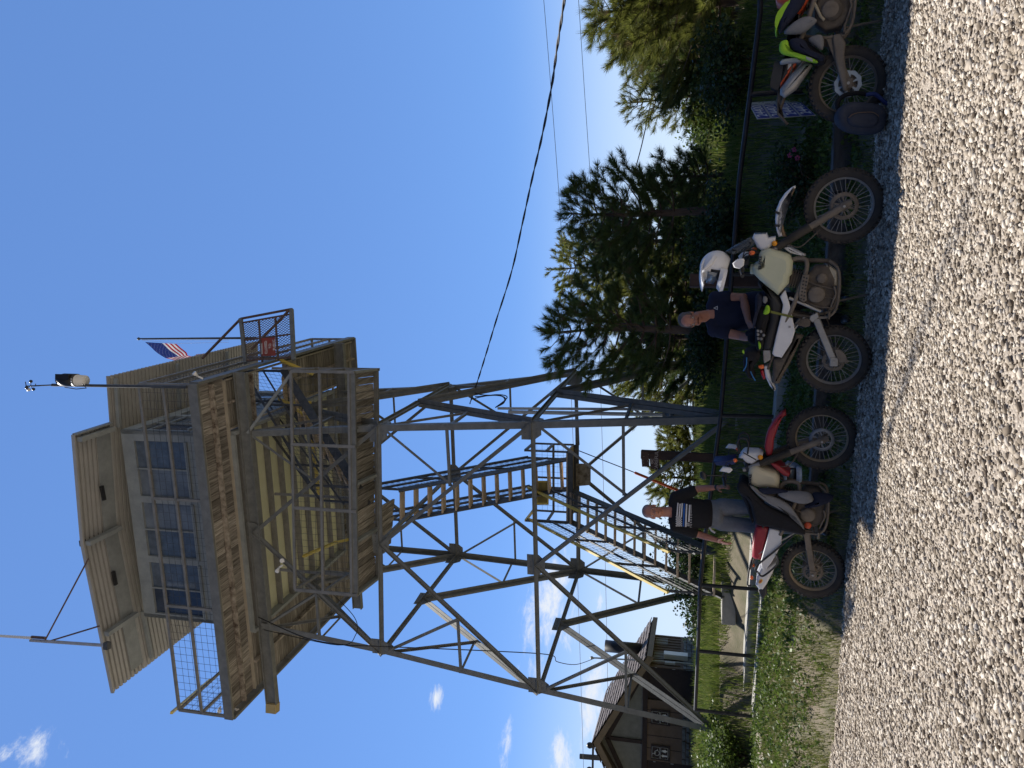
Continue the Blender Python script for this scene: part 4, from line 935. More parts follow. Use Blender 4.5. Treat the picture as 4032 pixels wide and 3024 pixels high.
wire([(2270,-100,30),(2278,0,30),(2301,353,31),(2327,738,32),(2350,1131,33),(2370,1700,34),(2385,2300,36),(2400,3100,38)],.011,'lower one of two thin faint wires crossing the sky above the pines')
wire([(2640,60,14),(2583,293,15),(2551,461,15.6),(2507,645,16),(2430,880,16.6),(2350,1131,17),(2290,1300,17.2),(2231,1445,17.4)],.012,'black wire rising behind the pines to the right tower leg')
wire([(1017,2430,13.7),(1200,2510,13.6),(1350,2539,13.6),(1464,2544,13.6),(1947,2564,15),(2166,2579,17),(2195,2606,18.5),(2270,2616,22),(2341,2592,25.2)],.011,'black cable hanging from the lookout to the restroom service mast')
wire([(1040,2480,13.6),(1330,2540,13.4),(1400,2500,13.4),(1395,2430,13.4),(1300,2330,13.4)],.008,'short looped black cable under the left side of the deck')
cr=wempty('conduit_riser',PD(2700,1630,16),'pale metal conduit riser with a grey meter box behind the near tower leg','conduit')
for dy in (0,14): mb=MB(); mb.tube([PD(1960+dy*3,1608+dy,16),PD(2610,1612+dy*1.5,16),PD(2860,1625+dy,16)],.042 if dy else .03,10); mb.build('conduit',M_al,cr)
mb=MB(); 
for k in range(3): mb.tube(smooth([PD(1950,1605,15.9),PD(1985+k*6,1585-k*10,15.9),PD(1975-k*10,1560-k*3,15.9),PD(1900-k*12,1555+k*6,15.9),PD(1870,1548+k*14,15.9)]),.012,5)
mb.build('drip_loop',M_cab,cr)
mb=MB(); mb.slab([PD(2608,1606,15.8),PD(2735,1606,15.8),PD(2735,1660,15.8),PD(2608,1660,15.8)],Vector((0,.15,0))); mb.build('meter_box',M_gray,cr,bevel=.01)
mb=MB(); mb.lathe(PD(2637,1628,15.8),(0,-1,0),[(0,0),(.09,0),(.085,.06),(0,.07)],18); mb.build('meter',M_glass,cr)
gw=wempty('guy_wire',PD(2700,1940,18.5),'guy wire with an orange plastic guard running down beside the signpost','guy wire')
mb=MB(); mb.tube([PD(2280,1775,17.4),PD(2500,1861,18)],.012,6); mb.build('wire',M_cab,gw)
mb=MB(); mb.tube([PD(2500,1861,18),PD(2680,1935,18.4)],.032,8); mb.build('guard',mat('orange_plastic',(.62,.10,.02),.5),gw)
# ================= vegetation =================
def leafset(C,D_,Lg,Wd,seed,tri=True,flat=None):
    """needle triangles: centres C (n,3), directions D_ (n,3), length, width"""
    rg=np.random.default_rng(seed); n=len(C); r=rg.standard_normal((n,3)); s=np.cross(D_,r); s/=np.linalg.norm(s,axis=1,keepdims=True)+1e-9
    a=C-s*Wd[:,None]/2; b=C+s*Wd[:,None]/2; c=C+D_*Lg[:,None]
    V=np.stack([a,b,c],1).reshape(-1,3); F_=np.arange(3*n).reshape(-1,3); return V,F_
M_bark=mat('pine_bark',(.075,.05,.035),.95,c2=(.17,.12,.09),scale=14,stretch=(1,1,.3),bump=.8,bscale=20)
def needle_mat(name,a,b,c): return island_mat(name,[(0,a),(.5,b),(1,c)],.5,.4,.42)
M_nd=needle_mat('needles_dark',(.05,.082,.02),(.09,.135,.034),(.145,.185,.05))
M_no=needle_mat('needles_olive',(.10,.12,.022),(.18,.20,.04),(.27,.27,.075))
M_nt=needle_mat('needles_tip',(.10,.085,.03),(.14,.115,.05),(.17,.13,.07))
def pine(base,hgt,wid,label,seed,m=M_nd,nneed=46,tuft=.30,nl=.13,nw=.006,whorls=13,cb=.12,trunk=.07,lean=(0,0),asym=0,fill=1.0,group='pines behind the fence',bper=(4,6)):
    rg=np.random.default_rng(seed); base=Vector(base); o=empty('pine_tree',base,label,'pine tree',group)
    tb=MB(); top=Vector((lean[0],lean[1],hgt)); P=[Vector((0,0,-.2))]+[top*t+Vector((.05*math.sin(t*5+seed),.05*math.cos(t*4+seed),0))*t for t in np.linspace(.05,1,9)]
    tb.tube(P,[trunk*1.1]+[trunk*(1-t*.93)+.004 for t in np.linspace(.05,1,9)],8)
    def tp(t): k=1+(t-.05)/.95*8; i=min(int(k),8); return P[i].lerp(P[min(i+1,9)],k-i)
    br=MB(); segs=[]
    for w in range(whorls):
        t=cb+(1-cb)*((w+.3*rg.random())/whorls)**.85; 
        if t>.97: continue
        rad=wid*.5*((1-t)**.75*1.15+.10)*(1 if t>cb+.15 else .75+.25*(t-cb)/.15)
        nb=rg.integers(*bper); a0=rg.uniform(0,6.28)
        for k in range(nb):
            a=a0+6.28*k/nb+rg.uniform(-.35,.35); Lb=rad*rg.uniform(.6,1.25)*(1+asym*math.cos(a))
            if rg.random()>fill: continue
            d=Vector((math.cos(a),math.sin(a),0)); s=tp(t); up=.15+.75*t
            pts=[s]
            for q in (.35,.7,1.0): pts.append(s+d*Lb*q+Vector((rg.uniform(-.04,.04),rg.uniform(-.04,.04),Lb*(up*q*q+.04*q)-(.12*Lb*q if t<.4 else 0))))
            br.tube(pts,[.007+.015*Lb,.006+.008*Lb,.006,.004],5,caps=False)
            segs.append((pts[-2],pts[-1],1)); 
            if Lb>.35:
                ns=int(2+Lb*3.6)
                for j in range(ns):
                    q=rg.uniform(.25,.95); i=min(int(q*3),2); p=pts[i].lerp(pts[i+1],q*3-i); sd_=1 if j%2 else -1
                    dd=(d*rg.uniform(.5,1)+Vector((-d.y,d.x,0))*sd_*rg.uniform(.4,1)+UP*rg.uniform(.1,.6)).normalized(); l=rg.uniform(.18,.34)*(.6+.5*min(Lb,1.2))
                    e=p+dd*l; br.tube([p,e],[.005,.004],4,caps=False); segs.append((p.lerp(e,.25),e,0))
    segs.append((tp(.93),tp(1)+UP*.12,1))
    tb.build('trunk',M_bark,o); br.build('branches',M_bark,o)
    # bottle-brush needles along every twig end
    Cs=[];Ds=[];mi=[]
    for p,e,kind in segs:
        ln=(e-p).length; e=e+(e-p).normalized()*.04; d=np.array((e-p).normalized()); n=int(nneed*2.5*max(.5,min(1.6,ln/tuft)))
        u=rg.random(n)**.8; c=np.array(p)[None]+(np.array(e)-np.array(p))[None]*u[:,None]
        r=rg.standard_normal((n,3)); r-=d*(r@d)[:,None]; r/=np.linalg.norm(r,axis=1,keepdims=True)+1e-9
        fw=.7+.9*u[:,None]; dr=r+d[None]*fw; dr[:,2]+=.12; dr/=np.linalg.norm(dr,axis=1,keepdims=True); Cs.append(c);Ds.append(dr); mi.append(np.where((u>.9)&(kind==1),1,0))
    C=np.concatenate(Cs);Dn=np.concatenate(Ds);mi=np.concatenate(mi); n=len(C)
    V,F_=leafset(C,Dn,nl*rg.uniform(.7,1.15,n),np.full(n,nw*1.25),seed)
    q=npmesh('needles',V,F_,None,o,mi=mi,mats=[m,M_nt]); return o
def gb_(x,y): return (x,y,float(ground_z(x,y)))
def tree_at(X,Y,D,lab,seed,wid,**k):
    """pine whose tip shows at picture point (X,Y), standing D metres ahead"""
    t=PD(X,Y,D); z=float(ground_z(t.x,t.y)); return pine((t.x,t.y,z),t.z-z-.1,wid,lab,seed,**k)
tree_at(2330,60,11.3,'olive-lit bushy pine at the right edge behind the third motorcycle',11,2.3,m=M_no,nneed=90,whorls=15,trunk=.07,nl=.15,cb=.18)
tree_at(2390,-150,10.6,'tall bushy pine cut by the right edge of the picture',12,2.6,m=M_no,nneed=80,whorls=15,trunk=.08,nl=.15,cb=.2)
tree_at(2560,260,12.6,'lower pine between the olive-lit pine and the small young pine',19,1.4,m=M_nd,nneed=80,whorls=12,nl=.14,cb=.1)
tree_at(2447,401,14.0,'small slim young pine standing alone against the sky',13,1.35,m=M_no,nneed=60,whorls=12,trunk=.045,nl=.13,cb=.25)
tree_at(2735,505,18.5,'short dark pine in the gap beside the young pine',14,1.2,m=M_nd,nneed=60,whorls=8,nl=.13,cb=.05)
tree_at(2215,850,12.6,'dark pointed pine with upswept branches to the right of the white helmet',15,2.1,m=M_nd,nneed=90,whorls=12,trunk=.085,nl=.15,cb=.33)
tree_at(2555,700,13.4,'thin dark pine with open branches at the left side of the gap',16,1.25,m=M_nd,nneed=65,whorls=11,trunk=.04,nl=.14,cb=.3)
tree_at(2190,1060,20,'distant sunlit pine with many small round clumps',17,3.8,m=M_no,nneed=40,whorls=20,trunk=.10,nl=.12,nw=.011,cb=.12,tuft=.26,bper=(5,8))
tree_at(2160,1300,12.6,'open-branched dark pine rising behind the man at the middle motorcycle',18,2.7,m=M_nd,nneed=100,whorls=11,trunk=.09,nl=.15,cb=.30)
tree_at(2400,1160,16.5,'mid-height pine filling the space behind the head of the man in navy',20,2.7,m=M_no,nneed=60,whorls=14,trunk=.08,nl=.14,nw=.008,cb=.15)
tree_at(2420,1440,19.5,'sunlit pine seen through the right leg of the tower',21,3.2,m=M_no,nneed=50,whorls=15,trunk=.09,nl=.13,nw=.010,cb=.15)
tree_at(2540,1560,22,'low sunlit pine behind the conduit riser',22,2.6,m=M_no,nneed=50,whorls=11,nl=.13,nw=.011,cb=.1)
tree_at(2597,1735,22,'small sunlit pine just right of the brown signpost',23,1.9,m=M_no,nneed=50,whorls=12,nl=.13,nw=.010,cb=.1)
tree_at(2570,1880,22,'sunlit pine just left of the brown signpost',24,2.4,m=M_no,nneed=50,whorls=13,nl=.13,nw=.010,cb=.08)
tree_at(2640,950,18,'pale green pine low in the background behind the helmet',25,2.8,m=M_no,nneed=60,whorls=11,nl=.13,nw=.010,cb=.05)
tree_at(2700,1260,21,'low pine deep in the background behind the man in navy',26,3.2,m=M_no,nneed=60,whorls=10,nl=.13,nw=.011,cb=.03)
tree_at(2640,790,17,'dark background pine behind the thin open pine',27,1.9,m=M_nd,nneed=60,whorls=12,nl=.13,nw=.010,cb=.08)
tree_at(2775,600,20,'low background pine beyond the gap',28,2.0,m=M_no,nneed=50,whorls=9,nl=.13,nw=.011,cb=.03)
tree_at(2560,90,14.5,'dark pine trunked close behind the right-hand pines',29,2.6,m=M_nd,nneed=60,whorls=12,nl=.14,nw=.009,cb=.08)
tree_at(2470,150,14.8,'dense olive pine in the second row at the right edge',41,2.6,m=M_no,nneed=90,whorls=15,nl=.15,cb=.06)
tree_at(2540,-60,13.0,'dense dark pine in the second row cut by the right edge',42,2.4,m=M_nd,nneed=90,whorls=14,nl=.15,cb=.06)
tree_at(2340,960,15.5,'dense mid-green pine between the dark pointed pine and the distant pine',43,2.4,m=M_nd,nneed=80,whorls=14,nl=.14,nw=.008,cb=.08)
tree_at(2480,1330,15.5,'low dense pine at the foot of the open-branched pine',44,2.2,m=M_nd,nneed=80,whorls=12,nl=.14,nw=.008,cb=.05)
# leafy shrubs
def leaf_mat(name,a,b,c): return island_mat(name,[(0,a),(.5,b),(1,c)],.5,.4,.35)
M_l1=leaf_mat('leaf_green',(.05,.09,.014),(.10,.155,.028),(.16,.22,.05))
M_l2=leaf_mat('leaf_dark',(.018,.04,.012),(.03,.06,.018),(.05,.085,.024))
def shrub(X,Y,D,w,h,label,seed,n=2600,m=M_l1,ls=.05,group='leafy shrubs',depth=None,base=None):
    t=PD(X,Y,D) if base is None else Vector(base); z=float(ground_z(t.x,t.y)); o=empty('shrub',(t.x,t.y,z),label,'shrub',group); rg=np.random.default_rng(seed)
    st=MB(); tips=[]
    for k in range(34):
        a=rg.uniform(0,6.28); r=rg.random()**.5; e=Vector((math.cos(a)*r*w*.5,math.sin(a)*r*(depth or w)*.5,h*rg.uniform(.55,1)*(1-.35*r*r))); mid=e*.5+Vector((rg.uniform(-.05,.05),0,h*.08)); st.tube([Vector((e.x*.15,e.y*.15,-.05)),mid,e],[.012,.008,.004],4,caps=False); tips+= [mid,e,mid.lerp(e,.5),mid*.6]
    st.build('stems',M_bark,o)
    T_=np.array(tips); c=T_[rg.integers(0,len(T_),n)]+rg.normal(0,1,(n,3))*np.array([w*.09,w*.09,h*.09]); c[:,2]=np.maximum(c[:,2],.01)
    d=rg.standard_normal((n,3)); d[:,2]=np.abs(d[:,2])*.5; d/=np.linalg.norm(d,axis=1,keepdims=True); s=np.cross(d,rg.standard_normal((n,3))); s/=np.linalg.norm(s,axis=1,keepdims=True)
    L_=ls*rg.uniform(.6,1.3,n)[:,None]; wd=L_*.42
    V=np.stack([c,c+d*L_*.5+s*wd,c+d*L_,c+d*L_*.5-s*wd],1).reshape(-1,3); npmesh('foliage',V,np.arange(4*n).reshape(-1,4),m,o,nv=4); return o
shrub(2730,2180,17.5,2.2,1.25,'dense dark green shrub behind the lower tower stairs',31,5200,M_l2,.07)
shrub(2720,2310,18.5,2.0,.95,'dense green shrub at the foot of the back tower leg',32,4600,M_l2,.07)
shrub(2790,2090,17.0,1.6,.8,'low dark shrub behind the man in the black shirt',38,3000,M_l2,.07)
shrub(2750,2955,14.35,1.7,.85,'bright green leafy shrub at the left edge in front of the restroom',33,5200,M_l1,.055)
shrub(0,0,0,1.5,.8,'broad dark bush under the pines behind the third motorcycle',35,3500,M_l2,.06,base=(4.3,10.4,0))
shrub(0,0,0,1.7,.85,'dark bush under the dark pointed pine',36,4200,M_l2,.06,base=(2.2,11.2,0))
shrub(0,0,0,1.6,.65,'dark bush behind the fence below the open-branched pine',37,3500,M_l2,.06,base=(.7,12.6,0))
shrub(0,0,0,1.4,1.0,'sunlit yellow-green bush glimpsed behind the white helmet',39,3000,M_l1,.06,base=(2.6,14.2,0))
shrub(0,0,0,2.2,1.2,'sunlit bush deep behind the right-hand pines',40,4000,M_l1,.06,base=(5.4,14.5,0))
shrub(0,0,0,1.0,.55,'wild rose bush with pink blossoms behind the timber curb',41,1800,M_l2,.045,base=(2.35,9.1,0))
# pink blossoms
M_pink=mat('rose_pink',(.62,.12,.28),.6,transl=.3)
for k,(X,Y) in enumerate(((3128,590),(3140,622),(3110,612))):
    c=PD(X,Y,8.75); mb=MB()
    for j in range(5): a=j*1.257; mb.ball(c+Vector((.018*math.cos(a),-.005,.018*math.sin(a))),(.015,.006,.012),8,5)
    f_=mb.build('rose_blossom',M_pink); tag(f_,('larger pink rose blossom, the topmost of the three','pink rose blossom nearest the timber curb','smallest pink rose blossom between the other two')[k],'flower')
# ---- grass ----
def grass(name,n,xr,yr,h,label,seed,m,w=.006,fn=None,lean=.35,spread=1):
    rg=np.random.default_rng(seed); x=rg.uniform(*xr,n); y=rg.uniform(*yr,n)
    k=fn(x,y,rg)&~in_path(x,y) ; x,y=x[k],y[k]; n=len(x); z=ground_z(x,y)
    hh=h*rg.uniform(.45,1.25,n)*(1+.35*fbm(x*2.3,y*2.1)); a=rg.uniform(0,6.28,n); l=rg.uniform(.1,1,n)*lean*hh; dx,dy=np.cos(a)*l,np.sin(a)*l; b=rg.uniform(0,6.28,n); sx,sy=np.cos(b)*w,np.sin(b)*w
    p0=np.stack([x-sx,y-sy,z-.02],-1);p1=np.stack([x+sx,y+sy,z-.02],-1); p2=np.stack([x+sx*.7+dx*.35,y+sy*.7+dy*.35,z+hh*.6],-1);p3=np.stack([x-sx*.7+dx*.35,y-sy*.7+dy*.35,z+hh*.6],-1); p4=np.stack([x+dx,y+dy,z+hh],-1)
    V=np.stack([p0,p1,p2,p3,p3,p2,p4,p4],1).reshape(-1,3); q=np.arange(n)[:,None]*8
    F4=np.concatenate([q+np.array([[0,1,2]]),q+np.array([[0,2,3]]),q+np.array([[4,5,6]])],0)
    o=npmesh(name,V,F4,m); return tag(o,label,'grass',kind='stuff')
M_g1=island_mat('grass_green',[(0,(.09,.14,.02)),(.5,(.16,.22,.04)),(.85,(.25,.28,.075)),(1,(.38,.34,.17))],.6,.3,.35)
M_g2=island_mat('grass_short',[(0,(.12,.15,.035)),(.5,(.21,.24,.065)),(.85,(.31,.30,.13)),(1,(.45,.39,.25))],.7,.2,.3)
def f_bank(x,y,rg):
    t=(y-edge_y(x))/(fence_y(x)-edge_y(x)); return (fbm(x*2.9+4,y*3.3)+.5*fbm(x*7,y*8)+rg.normal(0,.35,len(x))>-.40)&(t+.05*fbm(x*5,y*4)>-.07)&(~in_path(x,y))& (t>-.10)&(t<.9)&((x>-1.6)|(rg.random(len(x))<.9))&(~((x>-1.3)&(np.abs(y-np.interp(x,[-1.5,.3,4],[9.55,9.0,8.05]))<.12)))
grass('grass_bank',130000,(-7.4,4.8),(6.6,13.5),.075,'short sunlit grass on the bank between the gravel and the fence',51,M_g2,.0045,f_bank,.7)
grass('grass_clumps',15000,(-7.4,4.8),(6.6,13.5),.10,'taller clumps of fresh green grass scattered over the bank',54,M_g1,.005,lambda x,y,rg: f_bank(x,y,rg)&(fbm(x*4.1+1,y*4.7)+.4*fbm(x*11,y*9)>.32),.8)
def f_weeds(x,y,rg):
    t=(y-edge_y(x))/(fence_y(x)-edge_y(x)); d=y-fence_y(x); return ((t>.86)&(d<-.20)&(x>-5.6)&(fbm(x*1.3,y*1.7)+rg.normal(0,.4,len(x))>.1)) | ((d>.22)&(d<4.5)&~((d>.5)&(d<1.5)&(x<-2.1)&(x>-5.1)))
grass('tall_grass',120000,(-9,5.4),(7.5,19),.20,'long green grass growing along and behind the pipe fence',52,M_g1,.006,f_weeds,.5)
def f_far(x,y,rg): 
    d=y-fence_y(x); return (d>4)&(np.abs(x)<y*.62)
grass('hilltop_grass',90000,(-17,11),(15,33),.34,'rough hilltop grass round the restroom and the tower feet',53,M_g1,.012,f_far,.5)
# broad-leaved weeds on the sunny bank
def weeds(n,seed):
    rg=np.random.default_rng(seed); x=rg.uniform(-7.2,3.8,n); y=edge_y(x)+(fence_y(x)-edge_y(x))*(.05+.95*rg.random(n)**.75); z=ground_z(x,y)
    V=[];k=0
    c=np.repeat(np.stack([x,y,z+.03],-1),7,0)+rg.normal(0,1,(n*7,3))*np.array([.03,.03,.03]); m=len(c); d=rg.standard_normal((m,3)); d[:,2]=np.abs(d[:,2])*.6+.2; d/=np.linalg.norm(d,axis=1,keepdims=True); s=np.cross(d,rg.standard_normal((m,3))); s/=np.linalg.norm(s,axis=1,keepdims=True); L_=rg.uniform(.03,.08,m)[:,None]
    V=np.stack([c,c+d*L_*.5+s*L_*.28,c+d*L_,c+d*L_*.5-s*L_*.28],1).reshape(-1,3); o=npmesh('weeds',V,np.arange(4*m).reshape(-1,4),M_l1,nv=4); tag(o,'broad-leaved weeds mixed into the grassy bank','weeds',kind='stuff')
weeds(3000,61)
# ================= motorcycles =================
R1=lambda x,y:(2750+.5796*x,.5796*y)
R2=lambda x,y:(2600+.5424*x,700+.5424*y)
R3=lambda x,y:(2500+.5727*x,1500+.5727*y)
Z4=lambda x,y:(3000+.2411*x,.2411*y)
Z5=lambda x,y:(2750+.2411*x,850+.2411*y)
Z6=lambda x,y:(2900+.2411*x,1200+.2411*y)
Z7=lambda x,y:(2900+.2411*x,1700+.2411*y)
M_rub=mat('tyre_rubber',(.035,.032,.03),.9,c2=(.06,.052,.045),scale=9,dirt=((.13,.105,.08),6,.66))
M_mud=mat('muddy_metal',(.15,.125,.10),.8,.2,c2=(.26,.22,.175),scale=8,bump=.2,bscale=40)
M_mudd=mat('muddy_dark',(.055,.047,.04),.85,c2=(.15,.12,.09),scale=7,bump=.3,bscale=30)
M_alu=mat('dusty_aluminium',(.30,.29,.28),.5,.5,c2=(.42,.41,.39),scale=6,dirt=((.24,.20,.16),5,.55))
M_chr=mat('chrome',(.55,.56,.58),.2,.9,var=.1)
M_tan=mat('tan_rim',(.30,.24,.16),.6,.3,c2=(.38,.31,.22),scale=6)
M_wp=mat('white_plastic_dirty',(.66,.66,.67),.45,c2=(.76,.76,.77),scale=4,dirt=((.36,.29,.22),5,.62))
M_tank=mat('translucent_tank',(.50,.52,.36),.4,c2=(.60,.60,.44),scale=3,dirt=((.42,.33,.2),3,.66))
M_tankl=mat('cream_tank',(.56,.50,.34),.4,c2=(.64,.58,.42),scale=3,dirt=((.42,.33,.2),3,.66))
M_seat=mat('seat_vinyl',(.022,.022,.024),.6,var=.3)
M_redp=mat('red_plastic',(.30,.022,.03),.4,c2=(.38,.03,.04),dirt=((.12,.05,.04),5,.6))
M_redk=mat('orange_red_plastic',(.60,.09,.03),.4)
M_amb=mat('amber_lens',(.85,.34,.02),.25); M_amb2=mat('orange_lens',(.85,.16,.03),.25); M_tail=mat('tail_lens',(.35,.01,.02),.25)
M_smk=mat('smoked_screen',(.10,.11,.12),.12,alpha=.55,var=.05)
M_nav=mat('navy_cloth',(.010,.014,.035),.9,var=.3,bump=.4,bscale=20); M_blk=mat('black_cloth',(.008,.008,.011),.9,var=.3,bump=.4,bscale=20)
M_gry=mat('grey_cloth',(.20,.20,.205),.9,var=.15,bump=.4,bscale=20); M_hiv=mat('hi_vis_cloth',(.30,.56,.03),.8,var=.08); M_slv=mat('silver_cloth',(.34,.36,.36),.6)
class Bike:
    def __init__(s,rear,front,lean,name,label,group='motorcycles parked in a row at the gravel edge'):
        s.o=Vector((rear[0],rear[1],rear[2])); f=Vector(front)
        s.ex=(f-s.o).normalized(); eh=Vector((-s.ex.y,s.ex.x,0)).normalized(); s.ex=s.ex; up=s.ex.cross(eh).normalized(); a=R(lean)
        s.ez=up*math.cos(a)+eh*math.sin(a); s.ey=(eh*math.cos(a)-up*math.sin(a)).normalized(); s.wb=(f-s.o).length
        M=Matrix(((s.ex.x,s.ey.x,s.ez.x,s.o.x),(s.ex.y,s.ey.y,s.ez.y,s.o.y),(s.ex.z,s.ey.z,s.ez.z,s.o.z),(0,0,0,1)))
        s.r=empty(name,(0,0,0),label,'motorcycle',group,M); s.M=M
    def P(s,q,yo=0):
        """picture point -> (x,z) in the bike's side plane at local y=yo"""
        d=pix_dir(*q); c=Vector((0,0,H)); o=s.o+s.ey*yo; k=(o-c).dot(s.ey)/d.dot(s.ey); p=c+d*k-s.o; return (p.dot(s.ex),p.dot(s.ez))
    def P3(s,q,yo=0): x,z=s.P(q,yo); return Vector((x,yo,z))
    def pil(s,name,pts,y0,y1,m,rnd=.015,parent=None,px=True,subd=0):
        poly=[s.P(p,y0) if px else p for p in pts]; mb=MB(); mb.pillow(poly,y0,y1,min(rnd,abs(y1-y0)*.45)); o=mb.build(name,m,parent or s.r); 
        if subd: q=o.modifiers.new('s','SUBSURF'); q.levels=q.render_levels=subd
        return o
    def tube(s,name,pts,r,m,n=8,parent=None,sm=0):
        if sm: pts=smooth([Vector(p) for p in pts],sm)
        mb=MB(); mb.tube(pts,r,n); return mb.build(name,m,parent or s.r)
def wheel(B,cx,cz,ro,wt,rim,disc=.13,discm=None,front=True,spk=32,dep=.084):
    w=bpy.data.objects.new('wheel',None); col.objects.link(w); w.parent=B.r; w.location=(cx,0,cz)
    rr=ro-dep; n=72
    mb=MB(); prof=[(rr-.004,-wt*.34),(rr+.012,-wt*.47),(lerp(rr,ro,.55),-wt*.53),(ro-.022,-wt*.45),(ro-.012,-wt*.25),(ro-.010,0),(ro-.012,wt*.25),(ro-.022,wt*.45),(lerp(rr,ro,.55),wt*.53),(rr+.012,wt*.47),(rr-.004,wt*.34)]
    mb.lathe((0,0,0),(0,1,0),prof,n); 
    kb=int(2*math.pi*ro/.052)
    for i in range(kb):
        a=2*math.pi*i/kb
        for (yy,rad,tw,hh,ph) in ((-.40,-.014,.24,.020,0),(.40,-.014,.24,.020,.5),(-.13,-.004,.20,.018,.5),(.13,-.004,.20,.018,0)):
            a2=a+ph*2*math.pi/kb; d=Vector((math.cos(a2),0,math.sin(a2))); t=Vector((-math.sin(a2),0,math.cos(a2)))
            c=d*(ro+rad-.004)+Vector((0,yy*wt,0)); Mx=Matrix(((t.x,0,d.x),(t.y,1,d.y),(t.z,0,d.z))).to_4x4()
            mb.box(c,(.024,tw*wt,hh),Mx)
    mb.build('tyre',M_rub,w)
    mb=MB(); mb.lathe((0,0,0),(0,1,0),[(rr+.004,-wt*.36),(rr+.006,-wt*.28),(rr-.018,-wt*.22),(rr-.022,0),(rr-.018,wt*.22),(rr+.006,wt*.28),(rr+.004,wt*.36)],n); mb.build('rim',rim,w)
    mb=MB(); hb=.028 if front else .045; mb.lathe((0,0,0),(0,1,0),[(0,-.06),(hb,-.06),(hb+.012,-.05),(hb+.012,-.035),(hb,-.03),(hb,.03),(hb+.012,.035),(hb+.012,.05),(0,.06)],20); mb.build('hub',M_mud,w)
    mb=MB()
    for i in range(spk):
        a=2*math.pi*i/spk; sg=1 if i%2 else -1; b_=a+(.42 if (i//2)%2 else -.42); p=Vector((math.cos(b_)*(hb+.008),sg*.042,math.sin(b_)*(hb+.008))); q=Vector((math.cos(a)*(rr-.018),sg*.008,math.sin(a)*(rr-.018))); mb.tube([p,q],.0026,5,caps=False)
    mb.build('spokes',M_alu,w)
    if discm:
        mb=MB(); y=-.065; mb.lathe((0,y,0),(0,1,0),[(disc*.72,0),(disc,0),(disc,.004),(disc*.72,.004),(disc*.72,0)],40)
        for i in range(6): a=i*math.pi/3; mb.bar((math.cos(a)*.04,y+.002,math.sin(a)*.04),(math.cos(a+.25)*disc*.75,y+.002,math.sin(a+.25)*disc*.75),.012,.004,(0,1,0))
        for i in range(24): a=i*math.pi/12; mb.lathe((math.cos(a)*disc*.86,y-.001,math.sin(a)*disc*.86),(0,-1,0),[(0,0),(.006,0)],6)
        mb.build('brake_disc',discm,w)
    return w
def handlebar(B,x,z,wd=.42,m=M_black):
    return B.tube('handlebar',[(x-.10,-wd,z+.0),(x-.04,-wd*.55,z+.03),(x+.03,-.12,z-.02),(x+.03,.12,z-.02),(x-.04,wd*.55,z+.03),(x-.10,wd,z)],.012,m,8,sm=5)
def forks(B,ax,top,lower_px=None,rim=M_mud,gaiter=True,up=M_alu):
    for s_ in (-1,1):
        y=s_*.095; A=Vector((ax[0],y,ax[1])); Tp=Vector((top[0],y,top[1])); d=(Tp-A).normalized(); f=bpy.data.objects.new('fork_leg',None); col.objects.link(f); f.parent=B.r; f.location=(0,0,0)
        mb=MB(); mb.tube([A-d*.07+Vector((-.0,0,0)),A-d*.04,A+d*.33],[.024,.032,.031],14); mb.lathe(A+Vector((0,-.03*s_,0)),(0,s_,0),[(0,0),(.022,0),(.022,.07),(.012,.07),(.012,.05),(0,.05)],14); mb.build('slider',rim,f)
        if gaiter:
            pts=[];rs=[]
            for i in range(57): t=i/56; pts.append(A+d*(.33+.34*t)); rs.append(.037+(.006 if i%2 else -.003)-.004*t)
            mb=MB(); mb.tube(pts,rs,14); mb.build('gaiter',mat('gaiter_rubber',(.03,.028,.026),.85,c2=(.10,.085,.065),scale=7),f)
        mb=MB(); mb.tube([A+d*.6,Tp+d*.05],.025,12); mb.build('upper_tube',up,f)
    mb=MB(); 
    for k in (0,-.20): c=Vector((top[0],0,top[1]))+(Vector((ax[0],0,ax[1]))-Vector((top[0],0,top[1]))).normalized()*(-k); mb.bar(c-Vector((0,.12,0)),c+Vector((0,.12,0)),.06,.035,d)
    mb.build('triple_clamp',M_black,B.r)
def engine(B,cx,cz,s=1.0,m=M_mudd,cover=M_mud):
    e=bpy.data.objects.new('engine',None); col.objects.link(e); e.parent=B.r
    pts=[(cx-.20,cz-.10),(cx-.22,cz+.03),(cx-.15,cz+.12),(cx-.02,cz+.13),(cx+.10,cz+.10),(cx+.20,cz+.02),(cx+.20,cz-.10),(cx+.08,cz-.16),(cx-.12,cz-.16)]
    mb=MB(); mb.pillow(pts,-.13,.13,.03); mb.build('crankcase',m,e)
    mb=MB(); mb.lathe((cx-.06,-.13,cz-.0),(0,-1,0),[(0,.04),(.065,.04),(.075,.03),(.08,0)],28); mb.build('clutch_cover',cover,e)
    mb=MB(); mb.lathe((cx+.09,-.125,cz-.04),(0,-1,0),[(0,.03),(.04,.03),(.045,.02),(.05,0)],20); mb.build('side_cover',cover,e)
    mb=MB(); d=Vector((.22,0,1)).normalized(); c0=Vector((cx+.06,0,cz+.12))
    for i in range(9): mb.box(c0+d*(.02+.022*i),(.17,.20,.009),Matrix.Rotation(R(12),4,'Y'))
    mb.box(c0+d*.10,(.11,.13,.20),Matrix.Rotation(R(12),4,'Y')); mb.build('cylinder',m,e)
    mb=MB(); mb.box(c0+d*.255,(.17,.16,.09),Matrix.Rotation(R(12),4,'Y')); mb.build('cylinder_head',m,e,bevel=.012)
    return e
